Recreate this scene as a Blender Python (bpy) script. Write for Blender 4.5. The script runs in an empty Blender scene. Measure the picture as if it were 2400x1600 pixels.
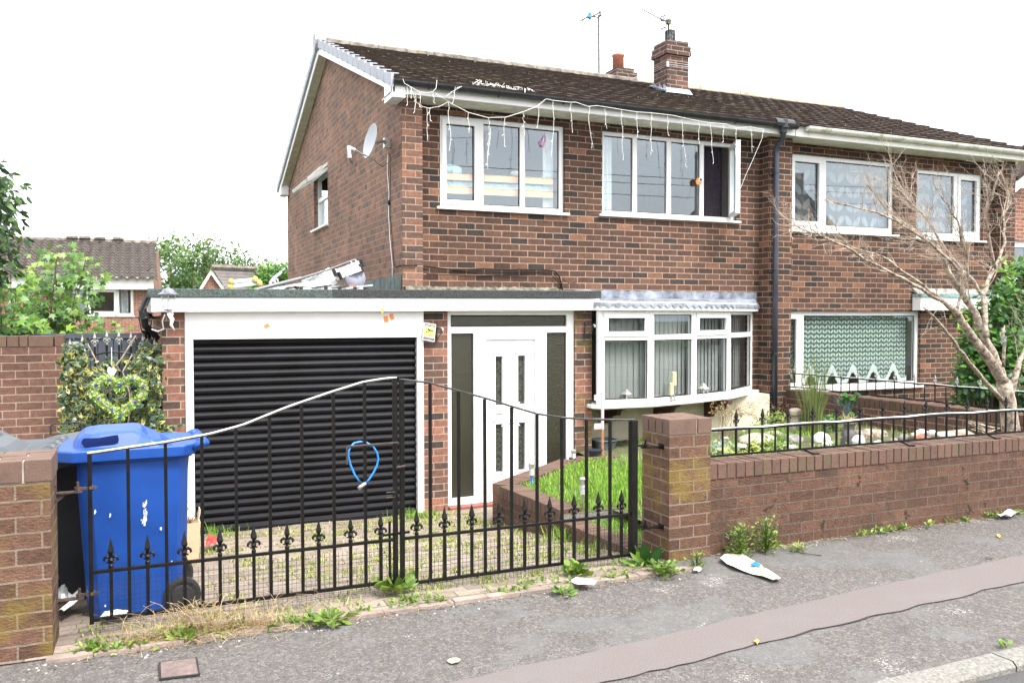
import bpy, math, random
import numpy as np
from mathutils import Vector, Matrix
random.seed(7)
rnd = random.random
def U(a, b): return a+(b-a)*random.random()
SC = bpy.context.scene
COL = SC.collection

# ---------------------------------------------------------------- camera
CAMZ = 1.59
F_PX = 1992.0
yaw, pit, rol = math.radians(23.6), math.radians(1.57), math.radians(-0.08)
Fw = Vector((math.sin(yaw)*math.cos(pit), math.cos(yaw)*math.cos(pit), -math.sin(pit)))
_r = Vector((math.cos(yaw), -math.sin(yaw), 0)); _u = _r.cross(Fw)
Rt = _r*math.cos(rol)+_u*math.sin(rol); Up = -_r*math.sin(rol)+_u*math.cos(rol)
cd = bpy.data.cameras.new("camera"); cam = bpy.data.objects.new("camera", cd); COL.objects.link(cam)
cam.matrix_world = Matrix(((Rt.x, Up.x, -Fw.x, 0), (Rt.y, Up.y, -Fw.y, 0), (Rt.z, Up.z, -Fw.z, CAMZ), (0, 0, 0, 1)))
cd.sensor_fit = 'HORIZONTAL'; cd.sensor_width = 36.0; cd.lens = F_PX/2400*36.0
cd.clip_end = 2000; cd.clip_start = 0.05
SC.camera = cam

# ---------------------------------------------------------------- light
SC.view_settings.view_transform = 'Standard'; SC.view_settings.look = 'None'
SC.view_settings.gamma = 1; SC.view_settings.use_curve_mapping = False
SC.view_settings.exposure = 1.7
SUN_EL, SUN_AZ = 58, -25          # azimuth measured from the street side, behind the camera
W = bpy.data.worlds.new("World"); SC.world = W; W.use_nodes = True
nt = W.node_tree; nt.nodes.clear()
sky = nt.nodes.new('ShaderNodeTexSky'); sky.sky_type = 'NISHITA'; sky.sun_disc = False
sky.sun_elevation = math.radians(SUN_EL); sky.sun_rotation = math.radians(180+SUN_AZ)
sky.air_density = 1.0; sky.dust_density = 4.0; sky.ozone_density = 1.0
hsv = nt.nodes.new('ShaderNodeHueSaturation'); hsv.inputs['Saturation'].default_value = 0.22
tc = nt.nodes.new('ShaderNodeTexCoord'); no = nt.nodes.new('ShaderNodeTexNoise')
no.inputs['Scale'].default_value = 2.2; no.inputs['Detail'].default_value = 5
mr = nt.nodes.new('ShaderNodeMapRange'); mr.inputs[1].default_value = .3; mr.inputs[2].default_value = .7
mr.inputs[3].default_value = .8; mr.inputs[4].default_value = 1.2
mx = nt.nodes.new('ShaderNodeVectorMath'); mx.operation = 'SCALE'
bg = nt.nodes.new('ShaderNodeBackground'); bg.inputs['Strength'].default_value = 0.15
wo = nt.nodes.new('ShaderNodeOutputWorld')
L = nt.links.new
mpw = nt.nodes.new('ShaderNodeMapping'); mpw.inputs['Scale'].default_value = (1, 1, 3)
L(tc.outputs['Generated'], mpw.inputs[0]); L(mpw.outputs[0], no.inputs['Vector'])
L(no.outputs['Fac'], mr.inputs[0]); L(sky.outputs[0], hsv.inputs['Color'])
lt_ = nt.nodes.new('ShaderNodeMix'); lt_.data_type = 'RGBA'; lt_.blend_type = 'LIGHTEN'; lt_.inputs[0].default_value = 1; L(hsv.outputs[0], lt_.inputs[6]); lt_.inputs[7].default_value = (5.2, 5.4, 5.7, 1); L(lt_.outputs[2], mx.inputs[0]); L(mr.outputs[0], mx.inputs['Scale']); L(mx.outputs[0], bg.inputs['Color']); L(bg.outputs[0], wo.inputs[0])
sd = bpy.data.lights.new("sun", 'SUN'); sd.energy = 1.3; sd.angle = math.radians(14); sd.color = (1, .96, .9)
sun = bpy.data.objects.new("sun", sd); COL.objects.link(sun)
_az = math.radians(180+SUN_AZ)
sdir = Vector((math.sin(_az)*math.cos(math.radians(SUN_EL)), math.cos(_az)*math.cos(math.radians(SUN_EL)), math.sin(math.radians(SUN_EL))))
sun.rotation_euler = sdir.to_track_quat('Z', 'Y').to_euler()

# ---------------------------------------------------------------- photo pixel (2400x1600) -> point on a real plane
def ray(px, py): return Fw+Rt*((px-1200)/F_PX)-Up*((py-800)/F_PX)
ORG = Vector((0, 0, CAMZ))
def P(px, py, Y): d = ray(px, py); return ORG+d*(Y/d.y)
def PZ(px, py, z): d = ray(px, py); return ORG+d*((z-CAMZ)/d.z)
def PX(px, py, X): d = ray(px, py); return ORG+d*(X/d.x)
def xz(px, py, Y): p = P(px, py, Y); return p.x, p.z

# ---------------------------------------------------------------- mesh builder
class MB:
    def __init__(s): s.v = []; s.f = []; s.rn = []; s.uv = {}
    def vert(s, p): s.v.append(tuple(p)); return len(s.v)-1
    def face(s, pts, r=0.0):
        b = len(s.v); s.v += [tuple(p) for p in pts]; s.f.append(tuple(range(b, b+len(pts)))); s.rn.append(r); return s
    def grid_faces(s, rows, close=False, r=0.0):
        idx = [[s.vert(p) for p in row] for row in rows]
        for a, b in zip(idx[:-1], idx[1:]):
            n = len(a)
            for i in range(n if close else n-1):
                j = (i+1) % n
                s.f.append((a[i], a[j], b[j], b[i])); s.rn.append(r)
        return idx
    def box(s, x0, x1, y0, y1, z0, z1, r=0.0):
        if x0 > x1: x0, x1 = x1, x0
        if y0 > y1: y0, y1 = y1, y0
        if z0 > z1: z0, z1 = z1, z0
        b = len(s.v)
        s.v += [(x0,y0,z0),(x1,y0,z0),(x1,y1,z0),(x0,y1,z0),(x0,y0,z1),(x1,y0,z1),(x1,y1,z1),(x0,y1,z1)]
        for q in ((0,3,2,1),(4,5,6,7),(0,1,5,4),(1,2,6,5),(2,3,7,6),(3,0,4,7)):
            s.f.append(tuple(b+i for i in q)); s.rn.append(r)
        return s
    def obox(s, c, hx, hy, hz, M=None, r=0.0):
        M = M or Matrix.Identity(3); c = Vector(c); b = len(s.v)
        for z in (-hz, hz):
            for x, y in ((-hx,-hy),(hx,-hy),(hx,hy),(-hx,hy)): s.v.append(tuple(c+M@Vector((x,y,z))))
        for q in ((0,3,2,1),(4,5,6,7),(0,1,5,4),(1,2,6,5),(2,3,7,6),(3,0,4,7)):
            s.f.append(tuple(b+i for i in q)); s.rn.append(r)
        return s
    def bar(s, a, b, w, h=None, r=0.0):
        a = Vector(a); b = Vector(b); d = b-a; l = d.length
        if l < 1e-6: return s
        M = d.to_track_quat('Z', 'Y').to_matrix()
        return s.obox((a+b)/2, w/2, (h or w)/2, l/2, M, r)
    def tube(s, pts, rad, n=6, cap=True, r=0.0):
        pts = [Vector(p) for p in pts]; m = len(pts)
        rads = rad if isinstance(rad, (list, tuple)) else [rad]*m
        rows = []; ref = None
        for i, p in enumerate(pts):
            t = (pts[min(i+1, m-1)]-pts[max(i-1, 0)])
            if t.length < 1e-9: t = Vector((0,0,1))
            t.normalize()
            if ref is None:
                ref = Vector((0,0,1)) if abs(t.z) < .9 else Vector((1,0,0))
            a = t.cross(ref); 
            if a.length < 1e-6: ref = Vector((0,1,0)); a = t.cross(ref)
            a.normalize(); c = a.cross(t); ref = c
            rows.append([p+(a*math.cos(2*math.pi*k/n)+c*math.sin(2*math.pi*k/n))*rads[i] for k in range(n)])
        idx = s.grid_faces(rows, close=True, r=r)
        if cap:
            s.f.append(tuple(reversed(idx[0]))); s.f.append(tuple(idx[-1])); s.rn += [r, r]
        return s
    def lathe(s, c, prof, n=16, M=None, r=0.0, cap=True):
        M = M or Matrix.Identity(3); c = Vector(c)
        rows = [[c+M@Vector((rr*math.cos(2*math.pi*k/n), rr*math.sin(2*math.pi*k/n), z)) for k in range(n)] for rr, z in prof]
        idx = s.grid_faces(rows, close=True, r=r)
        if cap: s.f.append(tuple(reversed(idx[0]))); s.f.append(tuple(idx[-1])); s.rn += [r, r]
        return s
    def prism(s, pts, vec, r=0.0):
        pts = [Vector(p) for p in pts]; vec = Vector(vec); n = len(pts); b = len(s.v)
        s.v += [tuple(p) for p in pts]+[tuple(p+vec) for p in pts]
        s.f.append(tuple(range(b, b+n))); s.f.append(tuple(range(b+2*n-1, b+n-1, -1))); s.rn += [r, r]
        for i in range(n): j = (i+1) % n; s.f.append((b+i, b+n+i, b+n+j, b+j)); s.rn.append(r)
        return s
    def ball(s, c, rx, ry=None, rz=None, n=10, m=7, jit=0.0, M=None, r=0.0):
        ry = ry or rx; rz = rz or rx; M = M or Matrix.Identity(3); c = Vector(c); rows = []
        for i in range(m+1):
            th = math.pi*i/m; row = []
            for k in range(n):
                q = 1+jit*(rnd()-.5); ph = 2*math.pi*k/n
                if i in (0, m): q = 1
                row.append(c+M@Vector((rx*math.sin(th)*math.cos(ph)*q, ry*math.sin(th)*math.sin(ph)*q, -rz*math.cos(th)*q)))
            rows.append(row)
        s.grid_faces(rows, close=True, r=r); return s
    def wall(s, ax, c, a0, a1, z0, z1, holes=(), depth=0.1, back=False):
        """plate with holes in plane ax=c ('y' faces -Y, 'x' faces -X); reveals run 'depth' inwards"""
        A = sorted(set([a0, a1]+[h[0] for h in holes]+[h[1] for h in holes])); Z = sorted(set([z0, z1]+[h[2] for h in holes]+[h[3] for h in holes]))
        A = [a for a in A if a0-1e-6 <= a <= a1+1e-6]; Z = [z for z in Z if z0-1e-6 <= z <= z1+1e-6]
        def inh(a, z): return any(h[0] < a < h[1] and h[2] < z < h[3] for h in holes)
        def pt(a, d, z): return (a, c+d, z) if ax == 'y' else (c+d, a, z)
        def q(*p): s.face(p if ax == 'y' else p[::-1])
        for i in range(len(A)-1):
            for j in range(len(Z)-1):
                if inh((A[i]+A[i+1])/2, (Z[j]+Z[j+1])/2): continue
                q(pt(A[i],0,Z[j]), pt(A[i+1],0,Z[j]), pt(A[i+1],0,Z[j+1]), pt(A[i],0,Z[j+1]))
                if back: q(pt(A[i],depth,Z[j+1]), pt(A[i+1],depth,Z[j+1]), pt(A[i+1],depth,Z[j]), pt(A[i],depth,Z[j]))
        for h in holes:
            b0, b1, y0, y1 = h[0], h[1], max(h[2], z0), min(h[3], z1)
            q(pt(b0,0,y0), pt(b0,0,y1), pt(b0,depth,y1), pt(b0,depth,y0))
            q(pt(b1,0,y1), pt(b1,0,y0), pt(b1,depth,y0), pt(b1,depth,y1))
            q(pt(b0,0,y1), pt(b1,0,y1), pt(b1,depth,y1), pt(b0,depth,y1))
            q(pt(b1,0,y0), pt(b0,0,y0), pt(b0,depth,y0), pt(b1,depth,y0))
        if back:
            q(pt(a0,0,z1), pt(a0,0,z0), pt(a0,depth,z0), pt(a0,depth,z1)); q(pt(a1,0,z0), pt(a1,0,z1), pt(a1,depth,z1), pt(a1,depth,z0))
            q(pt(a0,0,z1), pt(a0,depth,z1), pt(a1,depth,z1), pt(a1,0,z1)); q(pt(a1,0,z0), pt(a1,depth,z0), pt(a0,depth,z0), pt(a0,0,z0))
        return s
    def build(s, name, mat, parent=None, smooth=False, bevel=0, rot=False, origin=None, uvm=None):
        off = Vector((0,0,0))
        if parent is not None:
            p = parent
            while p is not None: off += Vector(p.location); p = p.parent
        elif s.v:
            a = np.array(s.v); off = Vector(origin) if origin is not None else Vector(((a[:,0].min()+a[:,0].max())/2, (a[:,1].min()+a[:,1].max())/2, a[:,2].min()))
        me = bpy.data.meshes.new(name)
        va = np.array(s.v, dtype=float)
        me.from_pydata([tuple(p) for p in (va-np.array(off))], [], s.f)
        uvl = me.uv_layers.new(name="UVMap")
        nl = len(me.loops); vi = np.empty(nl, dtype=np.int32); me.loops.foreach_get('vertex_index', vi)
        npoly = len(me.polygons); tot = np.empty(npoly, dtype=np.int32); me.polygons.foreach_get('loop_total', tot)
        nr = np.empty(npoly*3); me.polygons.foreach_get('normal', nr); nr = np.abs(nr.reshape(-1,3))
        pn = np.repeat(nr, tot, axis=0); w = va[vi]
        if uvm is not None: uv = np.array([uvm(*p) for p in w])
        else:
            top = (pn[:,2] > pn[:,0]) & (pn[:,2] > pn[:,1]); fr = (~top) & (pn[:,1] >= pn[:,0])
            uv = np.where(top[:,None], w[:,[0,1]], np.where(fr[:,None], w[:,[0,2]], w[:,[1,2]]))
        if rot: uv = uv[:,::-1]
        uvl.data.foreach_set('uv', uv.astype(np.float32).ravel())
        if any(s.rn):
            at = me.attributes.new('rnd', 'FLOAT', 'FACE'); at.data.foreach_set('value', np.array(s.rn, dtype=np.float32))
        if smooth:
            me.polygons.foreach_set('use_smooth', np.ones(npoly, dtype=bool))
        me.validate(); me.update()
        if mat: me.materials.append(mat)
        o = bpy.data.objects.new(name, me); COL.objects.link(o)
        if parent is not None: o.parent = parent
        else: o.location = off
        if bevel:
            m = o.modifiers.new('bevel', 'BEVEL'); m.width = bevel; m.segments = 2; m.limit_method = 'ANGLE'
        return o

def tag(o, label=None, cat=None, group=None, kind=None):
    if label: o['label'] = label
    if cat: o['category'] = cat
    if group: o['group'] = group
    if kind: o['kind'] = kind
    return o
def thing(name, loc, label, cat, group=None):
    o = bpy.data.objects.new(name, None); COL.objects.link(o); o.location = loc; o.empty_display_size = .1
    return tag(o, label, cat, group)
def copy_tree(o, parent=None):
    c = o.copy(); COL.objects.link(c)
    if parent is not None: c.parent = parent
    for ch in [k for k in bpy.data.objects if k.parent == o and k != c]:
        copy_tree(ch, c)
    return c

# ---------------------------------------------------------------- materials
def new_mat(name):
    m = bpy.data.materials.new(name); m.use_nodes = True; n = m.node_tree; n.nodes.clear()
    out = n.nodes.new('ShaderNodeOutputMaterial'); b = n.nodes.new('ShaderNodeBsdfPrincipled'); n.links.new(b.outputs[0], out.inputs[0])
    return m, n, b, out
def N(n, t, **kw):
    x = n.nodes.new(t)
    for k, v in kw.items():
        if k in x.inputs: x.inputs[k].default_value = v
        else: setattr(x, k, v)
    return x
def ramp(n, stops, interp='LINEAR'):
    r = n.nodes.new('ShaderNodeValToRGB'); e = r.color_ramp; e.interpolation = interp
    while len(e.elements) < len(stops): e.elements.new(.5)
    for el, (p, c) in zip(e.elements, stops): el.position = p; el.color = (*c, 1) if len(c) == 3 else c
    return r
def mixc(n, fac, a, b, mode='MIX'):
    m = n.nodes.new('ShaderNodeMix'); m.data_type = 'RGBA'; m.blend_type = mode
    for s_, v in ((m.inputs[0], fac), (m.inputs[6], a), (m.inputs[7], b)):
        if isinstance(v, (int, float)): s_.default_value = v if s_.type == 'VALUE' else (v, v, v, 1)
        elif isinstance(v, tuple): s_.default_value = (*v, 1) if len(v) == 3 else v
        else: n.links.new(v, s_)
    return m.outputs[2]
def coords(n, kind='UV', scale=None):
    t = n.nodes.new('ShaderNodeTexCoord'); o = t.outputs[kind]
    if scale:
        mp = n.nodes.new('ShaderNodeMapping'); mp.inputs['Scale'].default_value = scale; n.links.new(o, mp.inputs[0]); o = mp.outputs[0]
    return o
def noise(n, vec, scale, detail=4, rough=.55, out='Fac'):
    t = N(n, 'ShaderNodeTexNoise'); t.inputs['Scale'].default_value = scale; t.inputs['Detail'].default_value = detail; t.inputs['Roughness'].default_value = rough
    n.links.new(vec, t.inputs['Vector']); return t.outputs[out]
def bump(n, b, h, strength=.3, dist=.01, nxt=None):
    k = N(n, 'ShaderNodeBump'); k.inputs['Strength'].default_value = strength; k.inputs['Distance'].default_value = dist
    n.links.new(h, k.inputs['Height'])
    if nxt is not None: n.links.new(nxt, k.inputs['Normal'])
    n.links.new(k.outputs[0], b.inputs['Normal']); return k.outputs[0]
def msk(n, v, lo, hi):
    m = N(n, 'ShaderNodeMapRange'); m.inputs[1].default_value = lo; m.inputs[2].default_value = hi; n.links.new(v, m.inputs[0]); return m.outputs[0]
def mul(n, a, b):
    m = N(n, 'ShaderNodeMath', operation='MULTIPLY')
    for i, v in enumerate((a, b)):
        if isinstance(v, (int, float)): m.inputs[i].default_value = v
        else: n.links.new(v, m.inputs[i])
    return m.outputs[0]

def plain(name, col, rough=.5, metal=0.0, var=.12, scale=8, bmp=0.0, bscale=60, spec=.5, dirt=None, coat=0):
    m, n, b, o = new_mat(name)
    c = coords(n, 'Object'); nz = noise(n, c, scale, 5)
    dk = tuple(x*(1-var*1.6) for x in col); lt = tuple(min(1, x*(1+var)) for x in col)
    r = ramp(n, [(.3, dk), (.7, lt)]); n.links.new(nz, r.inputs[0]); colr = r.outputs[0]
    if dirt:
        nd = noise(n, c, dirt[1], 6, .65); colr = mixc(n, msk(n, nd, dirt[2], dirt[2]+.12), colr, dirt[0])
    n.links.new(colr, b.inputs['Base Color'])
    rr = N(n, 'ShaderNodeMapRange'); rr.inputs[3].default_value = max(0, rough-.08); rr.inputs[4].default_value = min(1, rough+.12); n.links.new(nz, rr.inputs[0]); n.links.new(rr.outputs[0], b.inputs['Roughness'])
    b.inputs['Metallic'].default_value = metal; b.inputs['Specular IOR Level'].default_value = spec
    if coat: b.inputs['Coat Weight'].default_value = coat
    if bmp: bump(n, b, noise(n, c, bscale, 4), bmp, .01)
    return m

def brick_mat(name, stops, mortar, bw=.225, rh=.075, ms=.011, bstr=.6, rustic=0.0, stain=None, moss=None, offset=.5, frq=2, shift=(0,0), streak=.25, wob=.0035, pale=0.0):
    m, n, b, o = new_mat(name)
    uv = coords(n, 'UV'); mp = N(n, 'ShaderNodeMapping'); mp.inputs['Location'].default_value = (shift[0], shift[1], 0); n.links.new(uv, mp.inputs[0]); uv = mp.outputs[0]
    nzv = N(n, 'ShaderNodeTexNoise'); nzv.inputs['Scale'].default_value = 14; nzv.inputs['Detail'].default_value = 3; n.links.new(uv, nzv.inputs['Vector'])
    vm = N(n, 'ShaderNodeVectorMath', operation='MULTIPLY_ADD'); n.links.new(nzv.outputs['Color'], vm.inputs[0]); vm.inputs[1].default_value = (wob*2,)*3
    n.links.new(uv, vm.inputs[2]); duv = vm.outputs[0]
    bt = N(n, 'ShaderNodeTexBrick', offset=offset, offset_frequency=frq)
    bt.inputs['Color1'].default_value = (0,0,0,1); bt.inputs['Color2'].default_value = (1,1,1,1); bt.inputs['Mortar'].default_value = (.5,.5,.5,1)
    bt.inputs['Scale'].default_value = 1; bt.inputs['Brick Width'].default_value = bw; bt.inputs['Row Height'].default_value = rh
    bt.inputs['Mortar Size'].default_value = ms/2; bt.inputs['Mortar Smooth'].default_value = .25; bt.inputs['Bias'].default_value = 0
    n.links.new(duv, bt.inputs['Vector'])
    rp = ramp(n, stops); n.links.new(bt.outputs['Color'], rp.inputs[0])
    fine = noise(n, uv, 90, 5, .7); mid = noise(n, uv, 22, 4, .6); big = noise(n, uv, 1.1, 5, .6)
    f1 = N(n, 'ShaderNodeMapRange'); f1.inputs[1].default_value = .25; f1.inputs[2].default_value = .75; f1.inputs[3].default_value = .62; f1.inputs[4].default_value = 1.35; n.links.new(fine, f1.inputs[0])
    f2 = N(n, 'ShaderNodeMapRange'); f2.inputs[1].default_value = .3; f2.inputs[2].default_value = .7; f2.inputs[3].default_value = 1-streak; f2.inputs[4].default_value = 1+streak; n.links.new(mid, f2.inputs[0])
    sc = N(n, 'ShaderNodeVectorMath', operation='SCALE'); n.links.new(rp.outputs[0], sc.inputs[0]); n.links.new(mul(n, f1.outputs[0], f2.outputs[0]), sc.inputs['Scale'])
    mc = mixc(n, mid, tuple(x*.7 for x in mortar), tuple(min(1, x*1.2) for x in mortar))
    if pale: 
        pm = noise(n, uv, 3.1, 6, .7)
        mcol = mixc(n, mul(n, msk(n, pm, .62, .72), pale), sc.outputs[0], (.5,.45,.42))
    else: mcol = sc.outputs[0]
    col = mixc(n, bt.outputs['Fac'], mcol, mc)
    bf = N(n, 'ShaderNodeMapRange'); bf.inputs[1].default_value = .3; bf.inputs[2].default_value = .7; bf.inputs[3].default_value = .78; bf.inputs[4].default_value = 1.18; n.links.new(big, bf.inputs[0])
    s2 = N(n, 'ShaderNodeVectorMath', operation='SCALE'); n.links.new(col, s2.inputs[0]); n.links.new(bf.outputs[0], s2.inputs['Scale']); col = s2.outputs[0]
    if stain:
        a = noise(n, uv, stain[1], 4, .6); col = mixc(n, mul(n, msk(n, a, stain[2], stain[2]+.12), stain[3]), col, stain[0])
    if moss:
        a = noise(n, uv, moss[1], 8, .75); col = mixc(n, mul(n, msk(n, a, moss[2], moss[2]+.04), .85), col, moss[0])
    n.links.new(col, b.inputs['Base Color']); b.inputs['Roughness'].default_value = .9; b.inputs['Specular IOR Level'].default_value = .25
    inv = N(n, 'ShaderNodeMath', operation='SUBTRACT'); inv.inputs[0].default_value = 1; n.links.new(bt.outputs['Fac'], inv.inputs[1])
    k = bump(n, b, inv.outputs[0], bstr, .006)
    rn = noise(n, coords(n, 'UV', (1, 1.7, 1)), 75 if not rustic else 48, 5, .65)
    bump(n, b, rn, .35+rustic, .004+rustic*.006, k)
    return m

def leaf_mat(name, cols, rough=.45, trans=.35):
    m, n, b, o = new_mat(name)
    a = N(n, 'ShaderNodeAttribute', attribute_name='rnd'); r = ramp(n, cols); n.links.new(a.outputs['Fac'], r.inputs[0])
    c = noise(n, coords(n, 'Object'), 30, 2); col = mixc(n, c, r.outputs[0], (.8,.8,.8), 'MULTIPLY'); 
    n.links.new(r.outputs[0], b.inputs['Base Color']); b.inputs['Roughness'].default_value = rough
    t = N(n, 'ShaderNodeBsdfTranslucent'); n.links.new(r.outputs[0], t.inputs[0])
    mx = N(n, 'ShaderNodeMixShader'); mx.inputs[0].default_value = trans; n.links.new(b.outputs[0], mx.inputs[1]); n.links.new(t.outputs[0], mx.inputs[2]); n.links.new(mx.outputs[0], o.inputs[0])
    return m

def glass_mat(name, ior=1.75, tint=(.93,.96,.96), bmp=0.0, bscale=30, rough=0.0, dark=0.0):
    m, n, b, o = new_mat(name); n.nodes.remove(b)
    fr = N(n, 'ShaderNodeFresnel'); gm = N(n, 'ShaderNodeNewGeometry'); im = N(n, 'ShaderNodeMapRange'); im.inputs[3].default_value = ior; im.inputs[4].default_value = 1/ior; n.links.new(gm.outputs['Backfacing'], im.inputs[0]); n.links.new(im.outputs[0], fr.inputs['IOR'])
    g = N(n, 'ShaderNodeBsdfGlossy'); g.inputs['Roughness'].default_value = rough; g.inputs['Color'].default_value = (.82,.92,1,1)
    t = N(n, 'ShaderNodeBsdfTransparent'); t.inputs[0].default_value = (*tint, 1)
    mx = N(n, 'ShaderNodeMixShader'); n.links.new(fr.outputs[0], mx.inputs[0]); n.links.new(g.outputs[0], mx.inputs[2])
    if dark:
        d = N(n, 'ShaderNodeBsdfDiffuse'); d.inputs[0].default_value = (.055,.052,.036,1); g.inputs['Color'].default_value = (.95,.95,.85,1); m2 = N(n, 'ShaderNodeMixShader'); m2.inputs[0].default_value = dark
        n.links.new(t.outputs[0], m2.inputs[1]); n.links.new(d.outputs[0], m2.inputs[2]); n.links.new(m2.outputs[0], mx.inputs[1])
    else: n.links.new(t.outputs[0], mx.inputs[1])
    nz = noise(n, coords(n, 'Object'), bscale if bmp else 1.3, 2)
    k = N(n, 'ShaderNodeBump'); k.inputs['Strength'].default_value = bmp or .02; k.inputs['Distance'].default_value = .02; n.links.new(nz, k.inputs['Height'])
    n.links.new(k.outputs[0], g.inputs['Normal']); n.links.new(k.outputs[0], fr.inputs['Normal'])
    n.links.new(mx.outputs[0], o.inputs[0]); return m

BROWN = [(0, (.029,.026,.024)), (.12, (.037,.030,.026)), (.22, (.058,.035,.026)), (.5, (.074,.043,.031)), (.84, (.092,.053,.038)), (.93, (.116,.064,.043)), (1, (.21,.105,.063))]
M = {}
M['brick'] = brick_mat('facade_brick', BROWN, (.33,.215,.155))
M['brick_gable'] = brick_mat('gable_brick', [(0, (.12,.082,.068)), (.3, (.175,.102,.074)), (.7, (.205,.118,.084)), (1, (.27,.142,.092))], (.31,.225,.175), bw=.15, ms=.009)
M['brick_pier'] = brick_mat('pier_brick', [(0, (.05,.038,.033)), (.35, (.10,.060,.046)), (.6, (.17,.082,.058)), (1, (.25,.115,.078))], (.32,.25,.20), bw=.225)
M['brick_pier_mossy'] = brick_mat('mossy_pier_brick', [(0, (.05,.038,.033)), (.35, (.10,.060,.046)), (.6, (.17,.082,.058)), (1, (.25,.115,.078))], (.36,.28,.24), stain=((.12,.10,.028), 2.6, .52, .8))
RUST = [(0, (.085,.048,.033)), (.5, (.112,.060,.041)), (1, (.138,.074,.050))]
M['rustic'] = brick_mat('rustic_brick', RUST, (.135,.108,.082), rustic=.9, ms=.010, stain=((.050,.038,.027), 2.3, .52, .5), moss=((.018,.016,.009), 6.0, .59))
M['rustic_y'] = brick_mat('algae_brick', [(0, (.080,.045,.031)), (.5, (.112,.060,.040)), (1, (.14,.076,.052))], (.21,.165,.125), rustic=.8, ms=.011, bw=.215, stain=((.20,.145,.03), 2.9, .50, .6), pale=.45)
M['coping'] = brick_mat('coping_brick', [(0, (.13,.072,.054)), (1, (.18,.10,.075))], (.16,.13,.11), bw=.225, rh=.077, offset=0, stain=((.2,.15,.07), 3, .55, .5))
M['coping_plain'] = brick_mat('pillar_cap_brick', [(0, (.15,.085,.065)), (1, (.185,.108,.085))], (.30,.22,.18), bw=.34, rh=.077, offset=0)
M['brick_wall2'] = brick_mat('garden_brick', [(0, (.10,.056,.042)), (.5, (.125,.066,.049)), (1, (.145,.08,.06))], (.30,.22,.175), bw=.225, shift=(.07,.02))
M['brick_far'] = brick_mat('far_brick', [(0, (.17,.075,.052)), (.5, (.21,.095,.065)), (1, (.26,.12,.085))], (.42,.34,.28))
M['chim'] = brick_mat('chimney_brick', [(0, (.06,.038,.033)), (.6, (.105,.055,.043)), (1, (.15,.075,.055))], (.30,.24,.20), ms=.014, stain=((.05,.045,.035), 4, .5, .6))
M['upvc'] = plain('white_upvc', (.76,.76,.75), .30, var=.02, spec=.5)
M['upvc_old'] = plain('weathered_white_board', (.80,.80,.74), .4, var=.05, dirt=((.42,.43,.30), 3, .62))
M['fascia'] = plain('white_fascia_board', (.80,.80,.79), .35, var=.02)
M['soffit'] = plain('green_stained_soffit', (.66,.66,.55), .6, var=.15)
M['black'] = plain('black_gutter_plastic', (.018,.020,.022), .35, var=.3)
M['iron'] = plain('black_painted_iron', (.006,.0055,.005), .42, var=.3, scale=30, spec=.25, dirt=((.07,.045,.035), 26, .70))
M['pipe'] = plain('dark_blue_grey_pipe', (.035,.042,.060), .35, var=.2, scale=3)
M['shutter'] = plain('black_shutter_slats', (.0045,.0045,.007), .42, var=.35, scale=3, spec=.28, dirt=((.06,.06,.065), 22, .72))
M['felt'] = plain('mineral_roof_felt', (.06,.065,.065), .95, var=.5, scale=70, bmp=.7, bscale=160, spec=.15)
M['felt2'] = plain('green_grey_roof_felt', (.085,.105,.098), .95, var=.4, scale=60, bmp=.5, bscale=140, spec=.15)
M['lead'] = plain('grey_lead_sheet', (.30,.33,.38), .42, metal=.35, var=.35, scale=9, bmp=.5, bscale=14, dirt=((.10,.11,.13), 12, .60))
M['flash'] = plain('mossy_mortar_flashing', (.16,.15,.115), .95, var=.5, scale=14, bmp=1.0, bscale=30, dirt=((.06,.06,.035), 9, .55))
M['slate_flash'] = plain('green_slate_flashing', (.10,.125,.115), .8, var=.35, scale=11, bmp=.3)
M['render'] = plain('cream_pebbled_render', (.62,.56,.43), .9, var=.08, bmp=1.0, bscale=90, spec=.2)
M['plaster'] = plain('room_plaster', (.5,.48,.45), .9, var=.05)
M['floor'] = plain('room_floor', (.2,.15,.12), .9)
M['verge'] = plain('grey_verge_units', (.32,.33,.37), .55, var=.12, scale=3, bmp=.1)
M['glass'] = glass_mat('window_glass', 2.3, (.97,.99,.99))
M['glass_clear'] = glass_mat('bay_window_glass', 1.9, (.92,.94,.93))
M['glass_obs'] = glass_mat('obscured_glass', 1.6, (.35,.37,.34), bmp=.25, bscale=55, rough=.08, dark=.55)
M['red_tile'] = plain('red_step_tile', (.22,.07,.05), .5)
M['concrete'] = plain('kerb_concrete', (.22,.21,.19), .95, var=.25, scale=60, bmp=.8, bscale=120, spec=.2, dirt=((.16,.15,.13), 9, .6))
M['alu'] = plain('aluminium', (.62,.63,.64), .35, metal=.7, var=.15, scale=20)
M['white_plastic'] = plain('white_plastic', (.8,.8,.8), .4, var=.04)
M['dish'] = plain('pale_grey_dish_metal', (.40,.41,.44), .5, var=.06)
M['rust'] = plain('rusty_iron', (.055,.036,.028), .8, var=.5, scale=60)
M['bark'] = plain('pale_dry_bark', (.36,.295,.235), .95, var=.5, scale=26, bmp=1.0, bscale=60, spec=.15, dirt=((.10,.075,.055), 18, .58))
M['twig'] = plain('dry_twig_bark', (.42,.35,.28), .95, var=.35, scale=18, spec=.15)
M['bark_dark'] = plain('brown_bark', (.10,.075,.05), .95, var=.4, scale=12, bmp=.6)
M['blue'] = plain('blue_bin_plastic', (.003,.052,.27), .45, var=.12, scale=5, spec=.5)
M['grey_bin'] = plain('dark_grey_bin_plastic', (.06,.066,.075), .42, var=.2, scale=4)
M['rubber'] = plain('black_rubber', (.02,.02,.02), .8, var=.3)
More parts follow.
